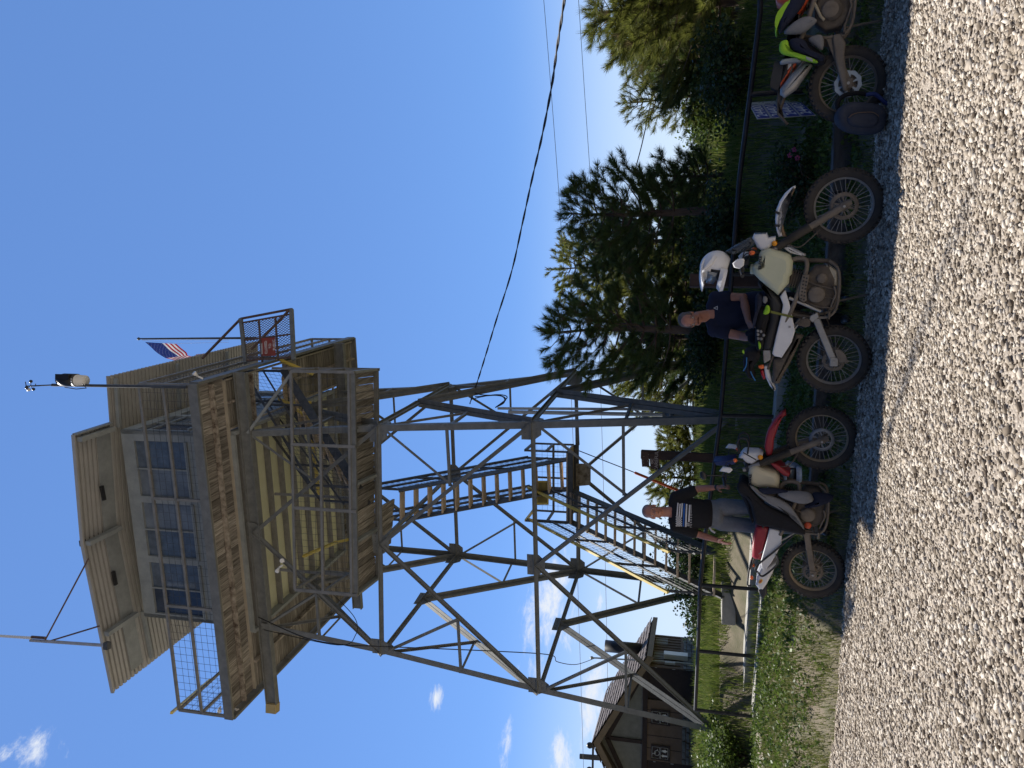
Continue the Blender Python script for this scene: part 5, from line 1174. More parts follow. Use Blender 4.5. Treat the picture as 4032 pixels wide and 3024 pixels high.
def levers(B,x,z,wd=.42):
    for s_ in (-1,1):
        mb=MB(); mb.tube([(x-.10,s_*wd,z),(x-.085,s_*(wd-.12),z+.012)],.017,10); mb.build('grip',M_black,B.r)
        mb=MB(); mb.tube([(x-.05,s_*(wd-.16),z+.01),(x+.0,s_*(wd-.10),z),(x-.03,s_*(wd+.0),z-.01)],.006,6); mb.build('lever',M_black,B.r)
        mb=MB(); mb.box((x-.06,s_*(wd-.16),z+.02),(.04,.05,.05)); mb.build('switch_block',M_black,B.r,bevel=.006)
def common(B,eng,front_r=.345,rear_r=.335,rim=M_alu,rimr=None,top=None,discf=M_mud,swing=M_alu,sump=True):
    wb=B.wb
    wheel(B,wb,front_r,front_r,.085,rim,.125,discf); wheel(B,0,rear_r,rear_r,.115,rimr or rim,.105,M_mud,False)
    B.tube('axle',[(wb,-.15,front_r),(wb,.15,front_r)],.012,M_alu); B.tube('rear_axle',[(0,-.15,rear_r),(0,.15,rear_r)],.014,M_alu)
    forks(B,(wb,front_r),top)
    engine(B,*eng)
    hx,hz=top; ex,ez=eng
    dn=(Vector((top[0],0,top[1]))-Vector((wb,0,front_r))).normalized()
    hd=Vector((hx-.05,0,hz-.06))
    B.tube('frame_tube',[hd,(ex+.25,0,ez+.16),(ex+.24,0,ez-.10)],.022,M_mudd,10,sm=4)
    for s_ in (-1,1):
        B.tube('frame_rail',[(ex+.24,s_*.05,ez-.10),(ex+.15,s_*.12,ez-.185),(ex-.15,s_*.13,ez-.19),(ex-.27,s_*.12,ez-.12),(ex-.28,s_*.11,ez+.05)],.014,M_mud,8,sm=4)
        B.tube('frame_rail',[hd,(ex+.05,s_*.09,hz-.16),(ex-.22,s_*.10,hz-.22),(ex-.28,s_*.11,ez+.05)],.015,M_mudd,8,sm=4)
        B.tube('subframe',[(ex-.24,s_*.10,hz-.20),(ex-.62,s_*.10,hz-.14),(ex-.82,s_*.07,hz-.08)],.012,M_mudd,8)
        B.tube('subframe',[(ex-.27,s_*.11,ez+.08),(ex-.60,s_*.11,hz-.16)],.011,M_alu,8)
    for s_ in (-1,1):
        mb=MB(); a=Vector((ex-.27,s_*.10,ez+.0)); b=Vector((0,s_*.11,rear_r)); mb.bar(a,b,.032,.062,UP); mb.build('swingarm',swing,B.r,bevel=.008)
        mb=MB(); mb.box((0,s_*.125,rear_r),(.085,.02,.075)); mb.build('axle_block',swing,B.r,bevel=.008)
    # shock, chain, sprocket, pegs
    B.tube('shock',[(ex-.26,0,hz-.27),(ex-.32,0,ez-.02)],[.035,.035],M_mudd,12)
    mb=MB(); mb.lathe((0,.085,rear_r),(0,1,0),[(.03,0),(.10,0),(.105,.003),(.10,.006),(.03,.006)],36); mb.build('sprocket',M_mud,B.r)
    for dz in (-.09,.09):
        mb=MB(); a=Vector((ex-.16,.09,ez-.01+dz*.35)); b=Vector((0,.09,rear_r+dz)); 
        n=46
        for i in range(n): c=a.lerp(b,(i+.5)/n); mb.bar(c-(b-a).normalized()*.006,c+(b-a).normalized()*.006,.014,.012)
        mb.build('chain',M_mudd,B.r)
    for s_ in (-1,1):
        mb=MB(); mb.box((ex-.24,s_*.20,ez-.12),(.07,.11,.02)); mb.build('footpeg',M_mudd,B.r,bevel=.004)
    B.tube('brake_pedal',[(ex-.22,-.14,ez-.12),(ex-.05,-.16,ez-.17),(ex+.02,-.17,ez-.15)],.008,M_mud)
    B.tube('side_stand',[(ex-.18,.12,ez-.12),(ex-.10,.34,-.30+ .27)],.011,M_mud)
    B.tube('exhaust_header',[(ex+.13,-.05,ez+.30),(ex+.25,-.08,ez+.25),(ex+.27,-.11,ez+.12),(ex+.17,-.14,ez+.10),(ex+.0,-.15,ez+.15),(ex-.18,-.15,ez+.20),(ex-.33,-.14,ez+.26)],.021,M_mud,10,sm=5)
# ---------- middle motorcycle ----------
ra,fa=(.285,7.70,.01),(1.69,7.33,.0)
A=Bike(ra,fa,7,'motorcycle','white dual-sport motorcycle with large pale green tank and windscreen, the middle one in the row')
hA=A.P(Z5(1240,440),-.09); topA=A.P(R2(760,560),-.09)
eA=A.P(R2(1135,800),-.13)
common(A,(eA[0],eA[1]),top=(topA[0],topA[1]))
A.pil('fuel_tank',[Z5(*p) for p in ((885,870),(900,960),(985,1050),(1100,1150),(1300,1310),(1370,1230),(1480,1110),(1490,1000),(1530,960),(1545,760),(1500,650),(1380,600),(1240,560),(1150,535),(1010,590),(985,640),(975,780),(930,800),(890,830))],-.20,.20,M_tank,.06)
p_=A.P3(Z5(930,880),-.06); mb=MB(); mb.lathe(p_+Vector((0,.06,0)),(0,0,1),[(0,.05),(.045,.05),(.05,.04),(.05,-.03),(0,-.03)],18); mb.build('fuel_cap',M_tank,A.r)
def blabel(B,body,q,size,m,yo,ang=0,parent=None):
    c=B.P3(q,yo); Mx=Matrix(((1,0,0,0),(0,0,-1,0),(0,1,0,0),(0,0,0,1))); Mx=Matrix.Translation(c)@Matrix.Rotation(ang,4,'Y')@Mx; me=text_mesh(body,size,.0015,bold=.002); me.transform(Mx); me.materials.clear(); me.materials.append(m); me.name='lettering'; o=put('lettering',me,parent or B.r); return o
blabel(A,'CLARKE',Z5(1010,765),.034,M_black,-.203,0)
A.pil('seat',[(2984,1106),(3006,1120),(3061,1166),(3084,1200),(3078,1236),(3074,1248),(3045,1366),(3035,1378),(3004,1378),(3006,1335),(3028,1263),(3026,1230),(3028,1188),(3005,1147),(2985,1125)],-.13,.13,M_seat,.04)
for y0,y1 in ((-.16,-.13),(.13,.16)):
    A.pil('side_panel',[(3071,1168),(3092,1142),(3110,1200),(3119,1245),(3131,1304),(3117,1349),(3078,1409),(3049,1403),(3040,1393),(3056,1320),(3074,1248),(3083,1200)],y0,y1,M_wp,.012)
mb=A.pil('panel_bolt',[Z6(850,345),Z6(885,345),Z6(885,380),Z6(850,380)],-.168,-.155,M_alu,.003)
A.pil('muffler',[Z6(*p) for p in ((965,480),(1100,510),(1040,620),(880,960),(740,1200),(700,1300),(640,1310),(580,1290),(590,880),(740,865),(900,640))],-.125,-.02,M_mudd,.045)
A.pil('rear_fender',[Z6(*p) for p in ((440,1010),(520,1000),(545,1120),(640,1400),(620,1415),(540,1330),(470,1180))],-.07,.07,M_wp,.02)
A.pil('tail_light',[Z6(*p) for p in ((385,1080),(440,1070),(480,1200),(440,1230),(400,1150))],-.05,.05,M_tail,.015)
A.pil('turn_signal',[Z6(*p) for p in ((355,1000),(445,1000),(450,1045),(400,1055),(355,1030))],-.20,-.13,M_amb2,.012); 
A.pil('turn_signal',[Z6(*p) for p in ((355,1000),(445,1000),(450,1045),(400,1055),(355,1030))],.13,.20,M_amb2,.012)
A.pil('luggage_rack',[Z6(*p) for p in ((430,740),(560,740),(560,900),(450,960),(430,850))],-.09,.09,M_alu,.01)
A.pil('front_fender',[R2(*p) for p in ((980,55),(950,70),(905,110),(865,170),(840,235),(833,310),(842,380),(858,430),(890,425),(872,370),(868,310),(878,245),(902,182),(940,125),(983,72))],-.06,.06,M_wp,.02)
for q in ((R2(868,262),R2(835,248)),(R2(868,350),R2(832,346))):
    mb=MB(); a,b=A.P3(q[0],-.068),A.P3(q[1],-.068); mb.bar(a,b,.006,.022,(1,0,0)); mb.bar(b,b+Vector((0,.136,0)),.022,.006,UP); mb.build('fender_strap',M_black,A.r)
A.pil('fender_liner',[R2(*p) for p in ((978,80),(940,128),(903,184),(879,247),(869,310),(873,370),(890,430),(918,430),(895,375),(887,315),(896,256),(917,194),(950,140))],-.058,.058,mat('mud',(.24,.16,.09),.95,var=.3),.01)
A.pil('headlight_cowl',[R2(*p) for p in ((665,440),(678,410),(770,408),(782,440),(835,430),(835,470),(800,500),(770,525),(735,532),(700,505),(690,480))],-.12,.12,M_wp,.03)
A.pil('headlight_lens',[R2(*p) for p in ((685,403),(762,401),(768,425),(680,430))],-.10,.10,M_glass,.01)
A.pil('windscreen',[R2(*p) for p in ((465,540),(560,482),(655,430),(690,455),(700,480),(640,520),(600,545),(520,562))],-.13,.13,M_smk,.06)
for s_ in (-1,1): 
    c=A.P3(R2(828,477),-.13); mb=MB(); mb.lathe((c.x,s_*.125,c.z),(0,s_,0),[(0,.02),(.022,.018),(.026,0)],18); mb.build('reflector',M_amb,A.r)
    c=A.P3(R2(665,545),-.2); mb=MB(); mb.ball((c.x,s_*.2,c.z),(.022,.03,.03),14,8); mb.build('turn_signal',M_amb2,A.r)
hb=A.P(R2(600,700),-.35); handlebar(A,hb[0]+.09,hb[1],.42); levers(A,hb[0]+.09,hb[1])
for s_ in (-1,1):
    o=A.pil('handguard',[R2(*p) for p in ((523,622),(560,590),(605,587),(610,600),(605,640),(575,662),(535,652))],-.40,-.36,M_wp,.012) if s_<0 else None
    if s_>0:
        poly=[A.P(R2(*p),-.40) for p in ((523,622),(560,590),(605,587),(610,600),(605,640),(575,662),(535,652))]; A.pil('handguard',poly,.36,.40,M_wp,.012,px=False)
A.pil('heat_shield',[Z5(*p) for p in ((1700,960),(1810,960),(1800,1060),(1760,1200),(1770,1380),(1720,1410),(1650,1370),(1640,1260),(1680,1060))],-.185,-.165,M_mud,.006)
mb=MB()
for k in range(7):
    for dx in (0,45):
        c=A.P3(Z5(1725-k*8+dx,1005+k*58+dx*.3),-.187); mb.lathe(c,(0,-1,0),[(0,.001),(.009,.001)],8)
mb.build('shield_holes',M_black,A.r)
A.pil('skid_plate',[R2(*p) for p in ((1205,640),(1240,650),(1285,680),(1285,785),(1215,780))],-.12,.12,mat('cream_guard',(.42,.38,.29),.7,dirt=((.2,.17,.13),6,.5)),.02)
A.pil('chain_guard',[Z6(*p) for p in ((1600,720),(1700,740),(1790,830),(1830,950),(1680,940),(1640,860))],-.14,-.125,M_mud,.006)
A.pil('peg_bracket',[Z6(*p) for p in ((980,310),(1060,230),(1180,230),(1210,270),(1200,350),(1120,370),(1010,340))],-.16,-.145,M_mudd,.005)
A.pil('peg_bracket',[Z6(*p) for p in ((1190,240),(1210,180),(1320,130),(1345,200),(1240,290))],-.15,-.135,M_alu,.005)
A.tube('subframe_tube',[A.P3((3107,1173),-.15),A.P3((3232,1226),-.14)],.015,M_alu)
A.tube('brake_hose',[A.P3(R2(905,470),-.1),A.P3(R2(1000,505),-.12),A.P3(R2(1080,450),-.13),A.P3(R2(1160,375),-.13)],.006,M_mudd,sm=4)
A.pil('radiator_shroud',[Z5(*p) for p in ((1380,520),(1480,500),(1700,620),(1760,650),(1690,660),(1500,610))],-.10,.10,M_wp,.02)
# ---------- left motorcycle ----------
rb,fb_=(-1.98,8.60,.03),(-.52,8.22,.01)
B=Bike(rb,fb_,7,'motorcycle','red and white trail motorcycle with cream tank and draped jacket, leftmost in the row')
tB=B.P(R3(775,600),-.09); eB=B.P(R3(1190,880),-.13)
common(B,(eB[0],eB[1]),top=(tB[0],tB[1]),rim=M_tan,front_r=.345,rear_r=.33,discf=mat('disc_steel',(.20,.22,.25),.5,.5),swing=M_mud)
B.pil('fuel_tank',[Z7(*p) for p in ((190,690),(200,620),(270,585),(330,580),(420,630),(640,690),(690,760),(705,800),(690,940),(540,925),(360,930),(270,900),(200,850))],-.17,.17,M_tankl,.05)
blabel(B,'CLARKE',Z7(222,790),.036,M_black,-.172,0)
B.pil('headlight_cowl',[Z7(*p) for p in ((30,440),(100,350),(130,335),(355,350),(430,380),(420,450),(340,480),(260,540),(150,520),(95,450))],-.10,.10,M_wp,.03)
B.tube('cowl_strap',[B.P3(Z7(110,340),-.104),B.P3(Z7(320,460),-.104)],.006,M_black)
B.pil('front_fender',[R3(*p) for p in ((1035,208),(1000,225),(955,275),(915,340),(897,400),(890,460),(905,520),(940,515),(952,470),(955,410),(985,320),(1010,260),(1040,240))],-.06,.06,M_redp,.025)
B.pil('tank_shroud',[Z7(*p) for p in ((540,520),(620,520),(700,560),(880,690),(850,750),(760,720),(620,600))],-.12,.12,M_redp,.02)
B.pil('number_plate',[R3(*p) for p in ((540,553),(600,550),(690,540),(690,575),(620,585),(560,582))],-.09,.09,mat('blue_plate',(.015,.03,.12),.5),.012)
B.tube('headlight_guard',[B.P3(R3(*p),-.09) for p in ((720,500),(705,430),(725,395),(765,400),(780,440),(775,500))],.010,M_black,sm=4)
B.tube('headlight_guard',[B.P3(R3(*p),-.09)+Vector((0,.18,0)) for p in ((720,500),(705,430),(725,395),(765,400),(780,440),(775,500))],.010,M_black,sm=4)
for s_ in (-1,1): 
    c=B.P3(R3(862,525),-.12); mb=MB(); mb.lathe((c.x,s_*.115,c.z),(0,s_,0),[(0,.02),(.024,.018),(.028,0)],18); mb.build('reflector',M_amb,B.r)
    c=B.P3(R3(688,550),-.2); mb=MB(); mb.ball((c.x,s_*.18,c.z),(.022,.03,.022),14,8); mb.build('turn_signal',M_amb2,B.r)
hbB=B.P(R3(625,680),-.3); handlebar(B,hbB[0]+.06,hbB[1],.40); levers(B,hbB[0]+.06,hbB[1],.40)
poly=[B.P(R3(*p),-.38) for p in ((580,618),(605,590),(660,598),(672,612),(650,630),(615,622))]
B.pil('handguard',poly,-.40,-.36,M_wp,.01,px=False); B.pil('handguard',poly,.36,.40,M_wp,.01,px=False)
c=B.P3(R3(470,650),-.33); mb=MB(); mb.ball(c,(.035,.02,.05),14,8,Matrix.Rotation(R(70),4,'Y').to_3x3()); mb.build('mirror',M_black,B.r); B.tube('mirror_stem',[c,B.P3(R3(640,650),-.28)],.007,M_black)
B.pil('seat',[R3(*p) for p in ((830,1005),(922,1012),(905,1100),(865,1235),(830,1232),(805,1215),(806,1130))],-.12,.12,M_redp,.03)
for y0,y1 in ((-.15,-.12),(.12,.15)): B.pil('side_panel',[R3(*p) for p in ((925,1015),(990,1030),(1010,1060),(1008,1120),(975,1190),(940,1250),(900,1300),(870,1290),(865,1240),(905,1100))],y0,y1,M_wp,.012)
B.pil('rear_fender',[R3(*p) for p in ((870,1240),(910,1290),(975,1250),(945,1330),(905,1405),(880,1440),(850,1435),(830,1410),(835,1350),(860,1290))],-.10,.10,M_wp,.03)
c=B.P3(R3(864,1378),-.104); mb=MB(); mb.ball(c,(.018,.002,.032),16,6,Matrix.Rotation(R(-62),4,'Y').to_3x3()); mb.build('oval_decal',mat('decal_yellow',(.75,.45,.05),.5),B.r)
c=B.P3(R3(864,1378),-.1045); mb=MB(); mb.ball(c,(.010,.003,.022),16,6,Matrix.Rotation(R(-62),4,'Y').to_3x3()); mb.build('oval_decal_centre',mat('decal_red',(.5,.08,.03),.5),B.r)
B.pil('tail_light',[R3(*p) for p in ((845,1440),(905,1400),(908,1470),(880,1505),(860,1480))],-.05,.05,M_black,.02)
B.tube('side_guard',[B.P3(R3(*p),-.17) for p in ((1085,1065),(960,1170),(835,1275),(850,1320),(885,1340),(975,1265),(985,1235),(972,1190))],.011,M_black,sm=5)
B.tube('tail_rack',[B.P3(R3(*p),-.08) for p in ((800,1235),(785,1300),(775,1400),(800,1405))],.010,M_black,sm=3)
for s_ in (-1,1): c=B.P3(R3(803,1352),-.15); mb=MB(); mb.ball((c.x,s_*.15,c.z),(.022,.03,.018),12,7); mb.build('turn_signal',M_amb2,B.r)
mb=MB(); mb.lathe(B.P3(Z7(1165,1530),-.16),(0,-1,0),[(0,.012),(.034,.01),(.036,0)],20); mb.build('filter_cover',M_redk,B.r)
B.tube('brake_hose',[B.P3(R3(*p),-.1) for p in ((900,540),(1010,590),(1080,560),(1130,480))],.005,M_mudd,sm=4)
def clutter(B,x,z,seed):
    rg=random.Random(seed)
    for k in range(4):
        a=Vector((x+rg.uniform(-.03,.03),rg.choice((-1,1))*rg.uniform(.12,.26),z+.02)); b=Vector((x+rg.uniform(-.02,.05),-.06+.04*k,z-.25))
        B.tube('control_cable',[a,a.lerp(b,.3)+Vector((rg.uniform(.05,.13),-.03,.05)),a.lerp(b,.7)+Vector((.07,-.02,0)),b],.005,M_black,6,sm=5)
    mb=MB(); mb.box((x-.01,0,z-.01),(.07,.13,.05)); mb.build('instrument',M_black,B.r,bevel=.01)
    ex,ez=B.P((3290,1130)) if B is A else B.P((3210,2010))
    for k in range(3): B.tube('engine_hose',[(ex+.10-.1*k,-.12,ez+.30),(ex+.04-.1*k,-.16,ez+.18),(ex+.0-.09*k,-.145,ez+.02)],.008,M_mudd,6,sm=4)
clutter(A,hb[0]+.10,hb[1],1); clutter(B,hbB[0]+.07,hbB[1],2)
# ---------- right motorcycle ----------
rc,fc=(2.80,7.30,.0),(4.22,6.93,.0)
C=Bike(rc,fc,7,'motorcycle','muddy orange and white enduro motorcycle under a hi-vis jacket at the right edge')
eC=C.P(Z4(1160,160),-.13); common(C,(eC[0]+.06,eC[1]+.02),top=(C.wb-.36,.98),rim=M_mud,swing=M_mud,discf=M_mud)
C.pil('swingarm_plate',[Z4(*p) for p in ((1180,560),(1290,540),(1370,700),(1350,900),(1400,1300),(1410,1470),(1330,1490),(1300,1380),(1200,1000),(1150,620))],-.15,-.10,M_mud,.02)
C.pil('muffler',[Z4(*p) for p in ((800,1020),(700,1010),(480,1190),(300,1440),(295,1540),(370,1590),(560,1460),(700,1260),(830,1060))],-.17,-.06,M_alu,.045)
C.pil('tail_panel',[Z4(*p) for p in ((570,1010),(520,1010),(380,1190),(290,1330),(300,1420),(350,1330),(450,1190),(560,1060))],-.11,.11,M_redk,.015)
C.pil('tail_panel_white',[Z4(*p) for p in ((410,1000),(560,1000),(370,1195),(340,1180))],-.105,.105,M_wp,.01)
C.pil('rear_fender',[R1(*p) for p in ((540,600),(570,640),(578,700),(560,760),(602,850),(570,820),(533,775),(528,690))],-.05,.05,M_mudd,.02)
C.pil('seat',[Z4(*p) for p in ((250,1060),(380,1020),(600,700),(650,300),(640,-300),(560,-500),(480,-300),(480,300),(400,700),(360,1180),(260,1330),(230,1400),(190,1380),(200,1280))],-.12,.12,M_seat,.03)
C.pil('fuel_tank',[(C.wb-.85,.78),(C.wb-.72,.98),(C.wb-.50,1.04),(C.wb-.38,.92),(C.wb-.42,.66),(C.wb-.60,.62)],-.16,.16,M_redk,.05,px=False)
C.pil('front_fender',[(C.wb-.28,.80),(C.wb+.02,.80),(C.wb+.32,.70),(C.wb+.30,.68),(C.wb+.02,.765),(C.wb-.28,.765)],-.07,.07,M_redk,.012,px=False)
C.pil('headlight_cowl',[(C.wb-.30,.86),(C.wb-.20,.88),(C.wb-.22,1.08),(C.wb-.32,1.10)],-.10,.10,M_wp,.03,px=False)
handlebar(C,C.wb-.42,1.10); levers(C,C.wb-.42,1.10)
mb=MB(); mb.lathe(C.P3(Z4(1160,165),-.15),(0,-1,0),[(0,.02),(.07,.018),(.085,0)],30); mb.build('clutch_cover',M_mudd,C.r)
C.tube('frame_tube',[C.P3(Z4(*p),-.15) for p in ((840,-40),(860,60),(960,270),(1020,330))],.014,mat('cream_tube',(.36,.31,.22),.7))
wc=wheel
mb=MB(); 
n=48; y=-.085; ro_=.115
for i in range(n):
    a0,a1=2*math.pi*i/n,2*math.pi*(i+1)/n; r0=ro_*(1+.035*math.sin(a0*10)); r1=ro_*(1+.035*math.sin(a1*10)); c=Vector((0,y,.335))
    f=lambda r,a: c+Vector((r*math.cos(a),0,r*math.sin(a)))
    if (i%8)<6: mb.slab([f(.082,a0),f(r0,a0),f(r1,a1),f(.082,a1)],(0,.004,0))
    else: mb.slab([f(.035,a0),f(r0,a0),f(r1,a1),f(.035,a1)],(0,.004,0))
mb.build('wave_disc',mat('disc_bright',(.34,.40,.46),.4,.3),C.r)
# ================= gear on the bikes =================
def frame_thing(name,B,label,cat,group=None):
    o=empty(name,(0,0,0),label,cat,group,B.M.copy()); return o
def gp(B,par,name,pts,y0,y1,m,rnd=.03,subd=1): return B.pil(name,pts,y0,y1,m,rnd,par,subd=subd)
j=frame_thing('jacket',B,'black riding jacket with grey panels draped over the tank and seat of the leftmost motorcycle','jacket')
gp(B,j,'body',[R3(*p) for p in ((690,690),(770,715),(830,790),(900,870),(990,905),(1080,950),(1140,990),(1180,1050),(1170,1078),(1080,1055),(980,1030),(925,1010),(850,1008),(815,990),(800,870),(770,810),(700,790))],-.235,-.14,M_blk,.04)
gp(B,j,'top_fold',[R3(*p) for p in ((690,690),(770,715),(815,790),(830,900),(820,1000),(790,990),(770,880),(720,800))],-.16,.18,M_blk,.05)
gp(B,j,'grey_panel',[Z7(*p) for p in ((170,860),(330,930),(420,1040),(600,1060),(850,1180),(960,1330),(1130,1600),(1100,1640),(950,1390),(750,1310),(540,1200),(410,1110),(280,980))],-.25,-.20,M_gry,.02)
gp(B,j,'sleeve',[Z7(*p) for p in ((600,1010),(890,990),(1210,1005),(1250,1090),(1285,1180),(1080,1215),(930,1180),(740,1110))],-.28,-.18,M_gry,.045)
gp(B,j,'navy_panel',[Z7(*p) for p in ((340,930),(540,935),(690,945),(890,990),(870,1022),(640,1012),(450,1050),(380,980))],-.255,-.20,M_nav,.02)
gp(B,j,'cuff',[Z7(*p) for p in ((1215,1010),(1400,1030),(1640,1060),(1560,1180),(1300,1260),(1180,1285),(1050,1245),(1285,1175),(1250,1090))],-.275,-.17,M_nav,.045)
j2=frame_thing('jacket',C,'navy and grey riding jacket with bright hi-vis yellow patches over the right-hand motorcycle','jacket')
gp(C,j2,'body',[Z4(*p) for p in ((480,-120),(760,-100),(700,40),(560,220),(420,400),(300,545),(262,530),(258,300),(330,150))],-.25,-.12,M_nav,.05)
gp(C,j2,'yellow_edge',[Z4(*p) for p in ((440,-40),(390,90),(300,220),(225,320),(192,540),(255,520),(272,260),(335,180),(420,80),(520,-40))],-.24,.10,M_hiv,.03)
gp(C,j2,'grey_sleeve',[Z4(*p) for p in ((800,225),(915,310),(910,340),(680,550),(580,545),(300,560),(400,440),(600,270))],-.27,-.17,M_gry,.045)
gp(C,j2,'grey_flap',[Z4(*p) for p in ((720,620),(860,560),(970,540),(1020,600),(1020,850),(900,780),(800,690))],-.24,-.16,M_gry,.035)
gp(C,j2,'yellow_panel',[Z4(*p) for p in ((290,655),(435,620),(425,700),(490,860),(720,905),(945,980),(915,1040),(700,970),(480,905),(340,885),(278,830),(275,760))],-.275,-.17,M_hiv,.03)
gp(C,j2,'sleeve',[Z4(*p) for p in ((440,620),(580,580),(740,640),(740,750),(850,830),(1000,870),(1060,940),(960,1010),(720,900),(490,855),(430,700))],-.28,-.15,M_nav,.05)
gp(C,j2,'grey_band',[Z4(*p) for p in ((265,1060),(300,950),(480,935),(700,985),(600,1005),(420,1010))],-.22,.06,M_slv,.03)
gp(C,j2,'reflective_strip',[Z4(*p) for p in ((720,915),(830,955),(830,1010),(725,965))],-.285,-.26,M_slv,.006,0)
gp(C,j2,'lower_fold',[Z4(*p) for p in ((740,640),(980,850),(1080,900),(1060,1040),(900,1060),(760,1000),(560,900),(560,700))],-.20,-.05,M_blk,.05)
j3=frame_thing('jacket',A,'black jacket with small hi-vis patches heaped on the seat of the middle motorcycle','jacket')
gp(A,j3,'body',[Z6(*p) for p in ((330,100),(420,40),(545,120),(540,200),(520,260),(450,500),(440,740),(380,800),(300,760),(290,560),(300,350))],-.17,.15,M_blk,.05)
gp(A,j3,'yellow_patch',[Z6(*p) for p in ((395,172),(470,70),(450,60),(500,-10),(545,30),(552,100),(532,172))],-.20,-.15,M_hiv,.02)
gp(A,j3,'yellow_cuff',[Z6(*p) for p in ((345,580),(400,640),(405,700),(372,755),(352,680))],-.20,-.16,M_hiv,.012)
gp(A,j3,'grey_lining',[R2(*p) for p in ((745,850),(790,870),(765,930),(735,900))],-.19,-.15,M_gry,.015)
gp(A,j3,'navy_fold',[R2(*p) for p in ((690,840),(745,860),(740,930),(700,1010),(680,1120),(660,1100),(690,980),(685,900))],-.20,.05,M_nav,.03)
gl=frame_thing('glove',A,'dark riding glove with pale knuckle armour lying on the jacket on the middle motorcycle','glove')
gp(A,gl,'glove_body',[Z6(*p) for p in ((325,400),(430,400),(470,470),(460,560),(400,600),(330,590))],-.21,-.15,M_blk,.02)
for k,q in enumerate(((345,430),(345,490),(350,555),(395,440),(440,500),(400,560))): gp(A,gl,'knuckle_pad',[Z6(q[0]+a,q[1]+b) for a,b in ((-18,-20),(14,-24),(30,0),(18,22),(-14,22))],-.222,-.205,M_gry,.006,0)
bg_=frame_thing('tail_bag',A,'black tail bag with blue piping strapped behind the seat of the middle motorcycle','bag')
gp(A,bg_,'bag',[Z6(*p) for p in ((95,800),(160,760),(300,740),(400,800),(380,920),(300,1000),(240,1080),(300,1200),(310,1245),(170,1240),(150,1130),(95,1090))],-.15,.15,M_blk,.05)
A.tube('piping',[A.P3(Z6(*p),-.155) for p in ((165,860),(160,990),(110,1080))],.006,mat('blue_piping',(.02,.14,.36),.6),parent=bg_,sm=3)
A.tube('piping',[A.P3(Z6(*p),-.155) for p in ((230,1090),(270,1180),(310,1240))],.006,mat('blue_piping',(.02,.14,.36),.6),parent=bg_,sm=3)
gp(A,bg_,'green_tab',[Z6(*p) for p in ((92,750),(125,745),(125,810),(90,780))],-.16,-.13,M_hiv,.006,0)
st=frame_thing('cargo_strap',A,'olive cargo strap hooked over the seat of the middle motorcycle','strap'); mb=MB(); mb.bar(A.P3(Z6(560,115),-.165),A.P3(Z6(920,200),-.165),.004,.022,(0,0,1)); mb.bar(A.P3(Z6(560,115),-.165),A.P3(Z6(560,115),-.165)+Vector((0,.33,.01)),.022,.004); mb.build('webbing',mat('olive_web',(.16,.17,.035),.8),st)
# helmets
def helmet(c,fwd,up,label,m,r=.135,stripe=None):
    f=Vector(fwd).normalized(); u=Vector(up); u=(u-f*u.dot(f)).normalized(); s=f.cross(u); M=Matrix(((f.x,s.x,u.x,c[0]),(f.y,s.y,u.y,c[1]),(f.z,s.z,u.z,c[2]),(0,0,0,1)))
    o=empty('helmet',(0,0,0),label,'helmet','off-road helmets left with the motorcycles',M); k=r/.135
    # shell with eye port cut out of a sphere grid
    vs=[];n=40;m_=24;keep=[]
    for i in range(m_+1):
        ph=math.pi*(i/m_)*.80
        for j in range(n):
            th=2*math.pi*j/n; v=Vector((math.sin(ph)*math.cos(th)*.145,math.sin(ph)*math.sin(th)*.118,math.cos(ph)*.135+.01)); 
            if v.x>0: v.x*=1.02
            v.x-=.01*(1-v.z/.14); vs.append(v*k)
    fs=[]
    for i in range(m_):
        for j in range(n):
            th=(2*math.pi*(j+.5)/n+math.pi)%(2*math.pi)-math.pi; ph=(i+.5)/m_
            if abs(th)<.95 and ph>.56: continue
            fs.append((i*n+j,(i+1)*n+j,(i+1)*n+(j+1)%n,i*n+(j+1)%n))
    mb=MB(); mb.add(vs,fs,True); sh=mb.build('shell',m,o); q=sh.modifiers.new('s','SOLIDIFY'); q.thickness=.012
    cb=[Vector((math.cos(t)*.10+.07,math.sin(t)*.105,-.075-.01*math.cos(t)))*k for t in np.linspace(-1.75,1.75,15)]
    mb=MB(); P=[]
    for i,p in enumerate(cb):
        t=np.linspace(-1.75,1.75,15)[i]; e=math.cos(t*.85)
        d=Vector((math.cos(t),math.sin(t),0)); P+= [p+d*.02*k*e+UP*(.032*k),p+d*(.045*k*e)+UP*.0,p+d*.03*k*e-UP*.03*k,p-d*.008-UP*.028*k,p-d*.006+UP*.03*k]
    for i in range(14):
        for a in range(5): b=(a+1)%5; mb.add([P[i*5+a],P[i*5+b],P[i*5+5+b],P[i*5+5+a]],[(0,1,2,3)],True)
    mb.build('chin_bar',m,o)
    pk=[(-.02,.128),(.05,.135),(.12,.118),(.20,.085),(.235,.062),(.232,.055),(.19,.068),(.12,.098),(.05,.115),(-.02,.11)]
    mb=MB(); mb.pillow([(a*k,b*k) for a,b in pk],-.075*k,.075*k,.006); mb.build('peak',m,o)
    mb=MB(); mb.pillow([(a*k,b*k) for a,b in ((-.05,.05),(.03,.075),(.13,.105),(.10,.07),(.03,.03),(-.03,.02))],-.13*k,.13*k,.008); mb.build('peak_mount',m,o)
    mb=MB(); mb.ball((.0,0,.0),(.125*k,.105*k,.12*k),20,12); mb.build('liner',M_black,o)
    mb=MB(); mb.pillow([(a*k,b*k) for a,b in ((.09,-.03),(.135,-.02),(.14,.05),(.10,.06))],-.085*k,.085*k,.012); mb.build('goggle_lens',M_glass,o)
    return o
hc=A.P3(Z5(290,850),-.02); hw=A.M@hc
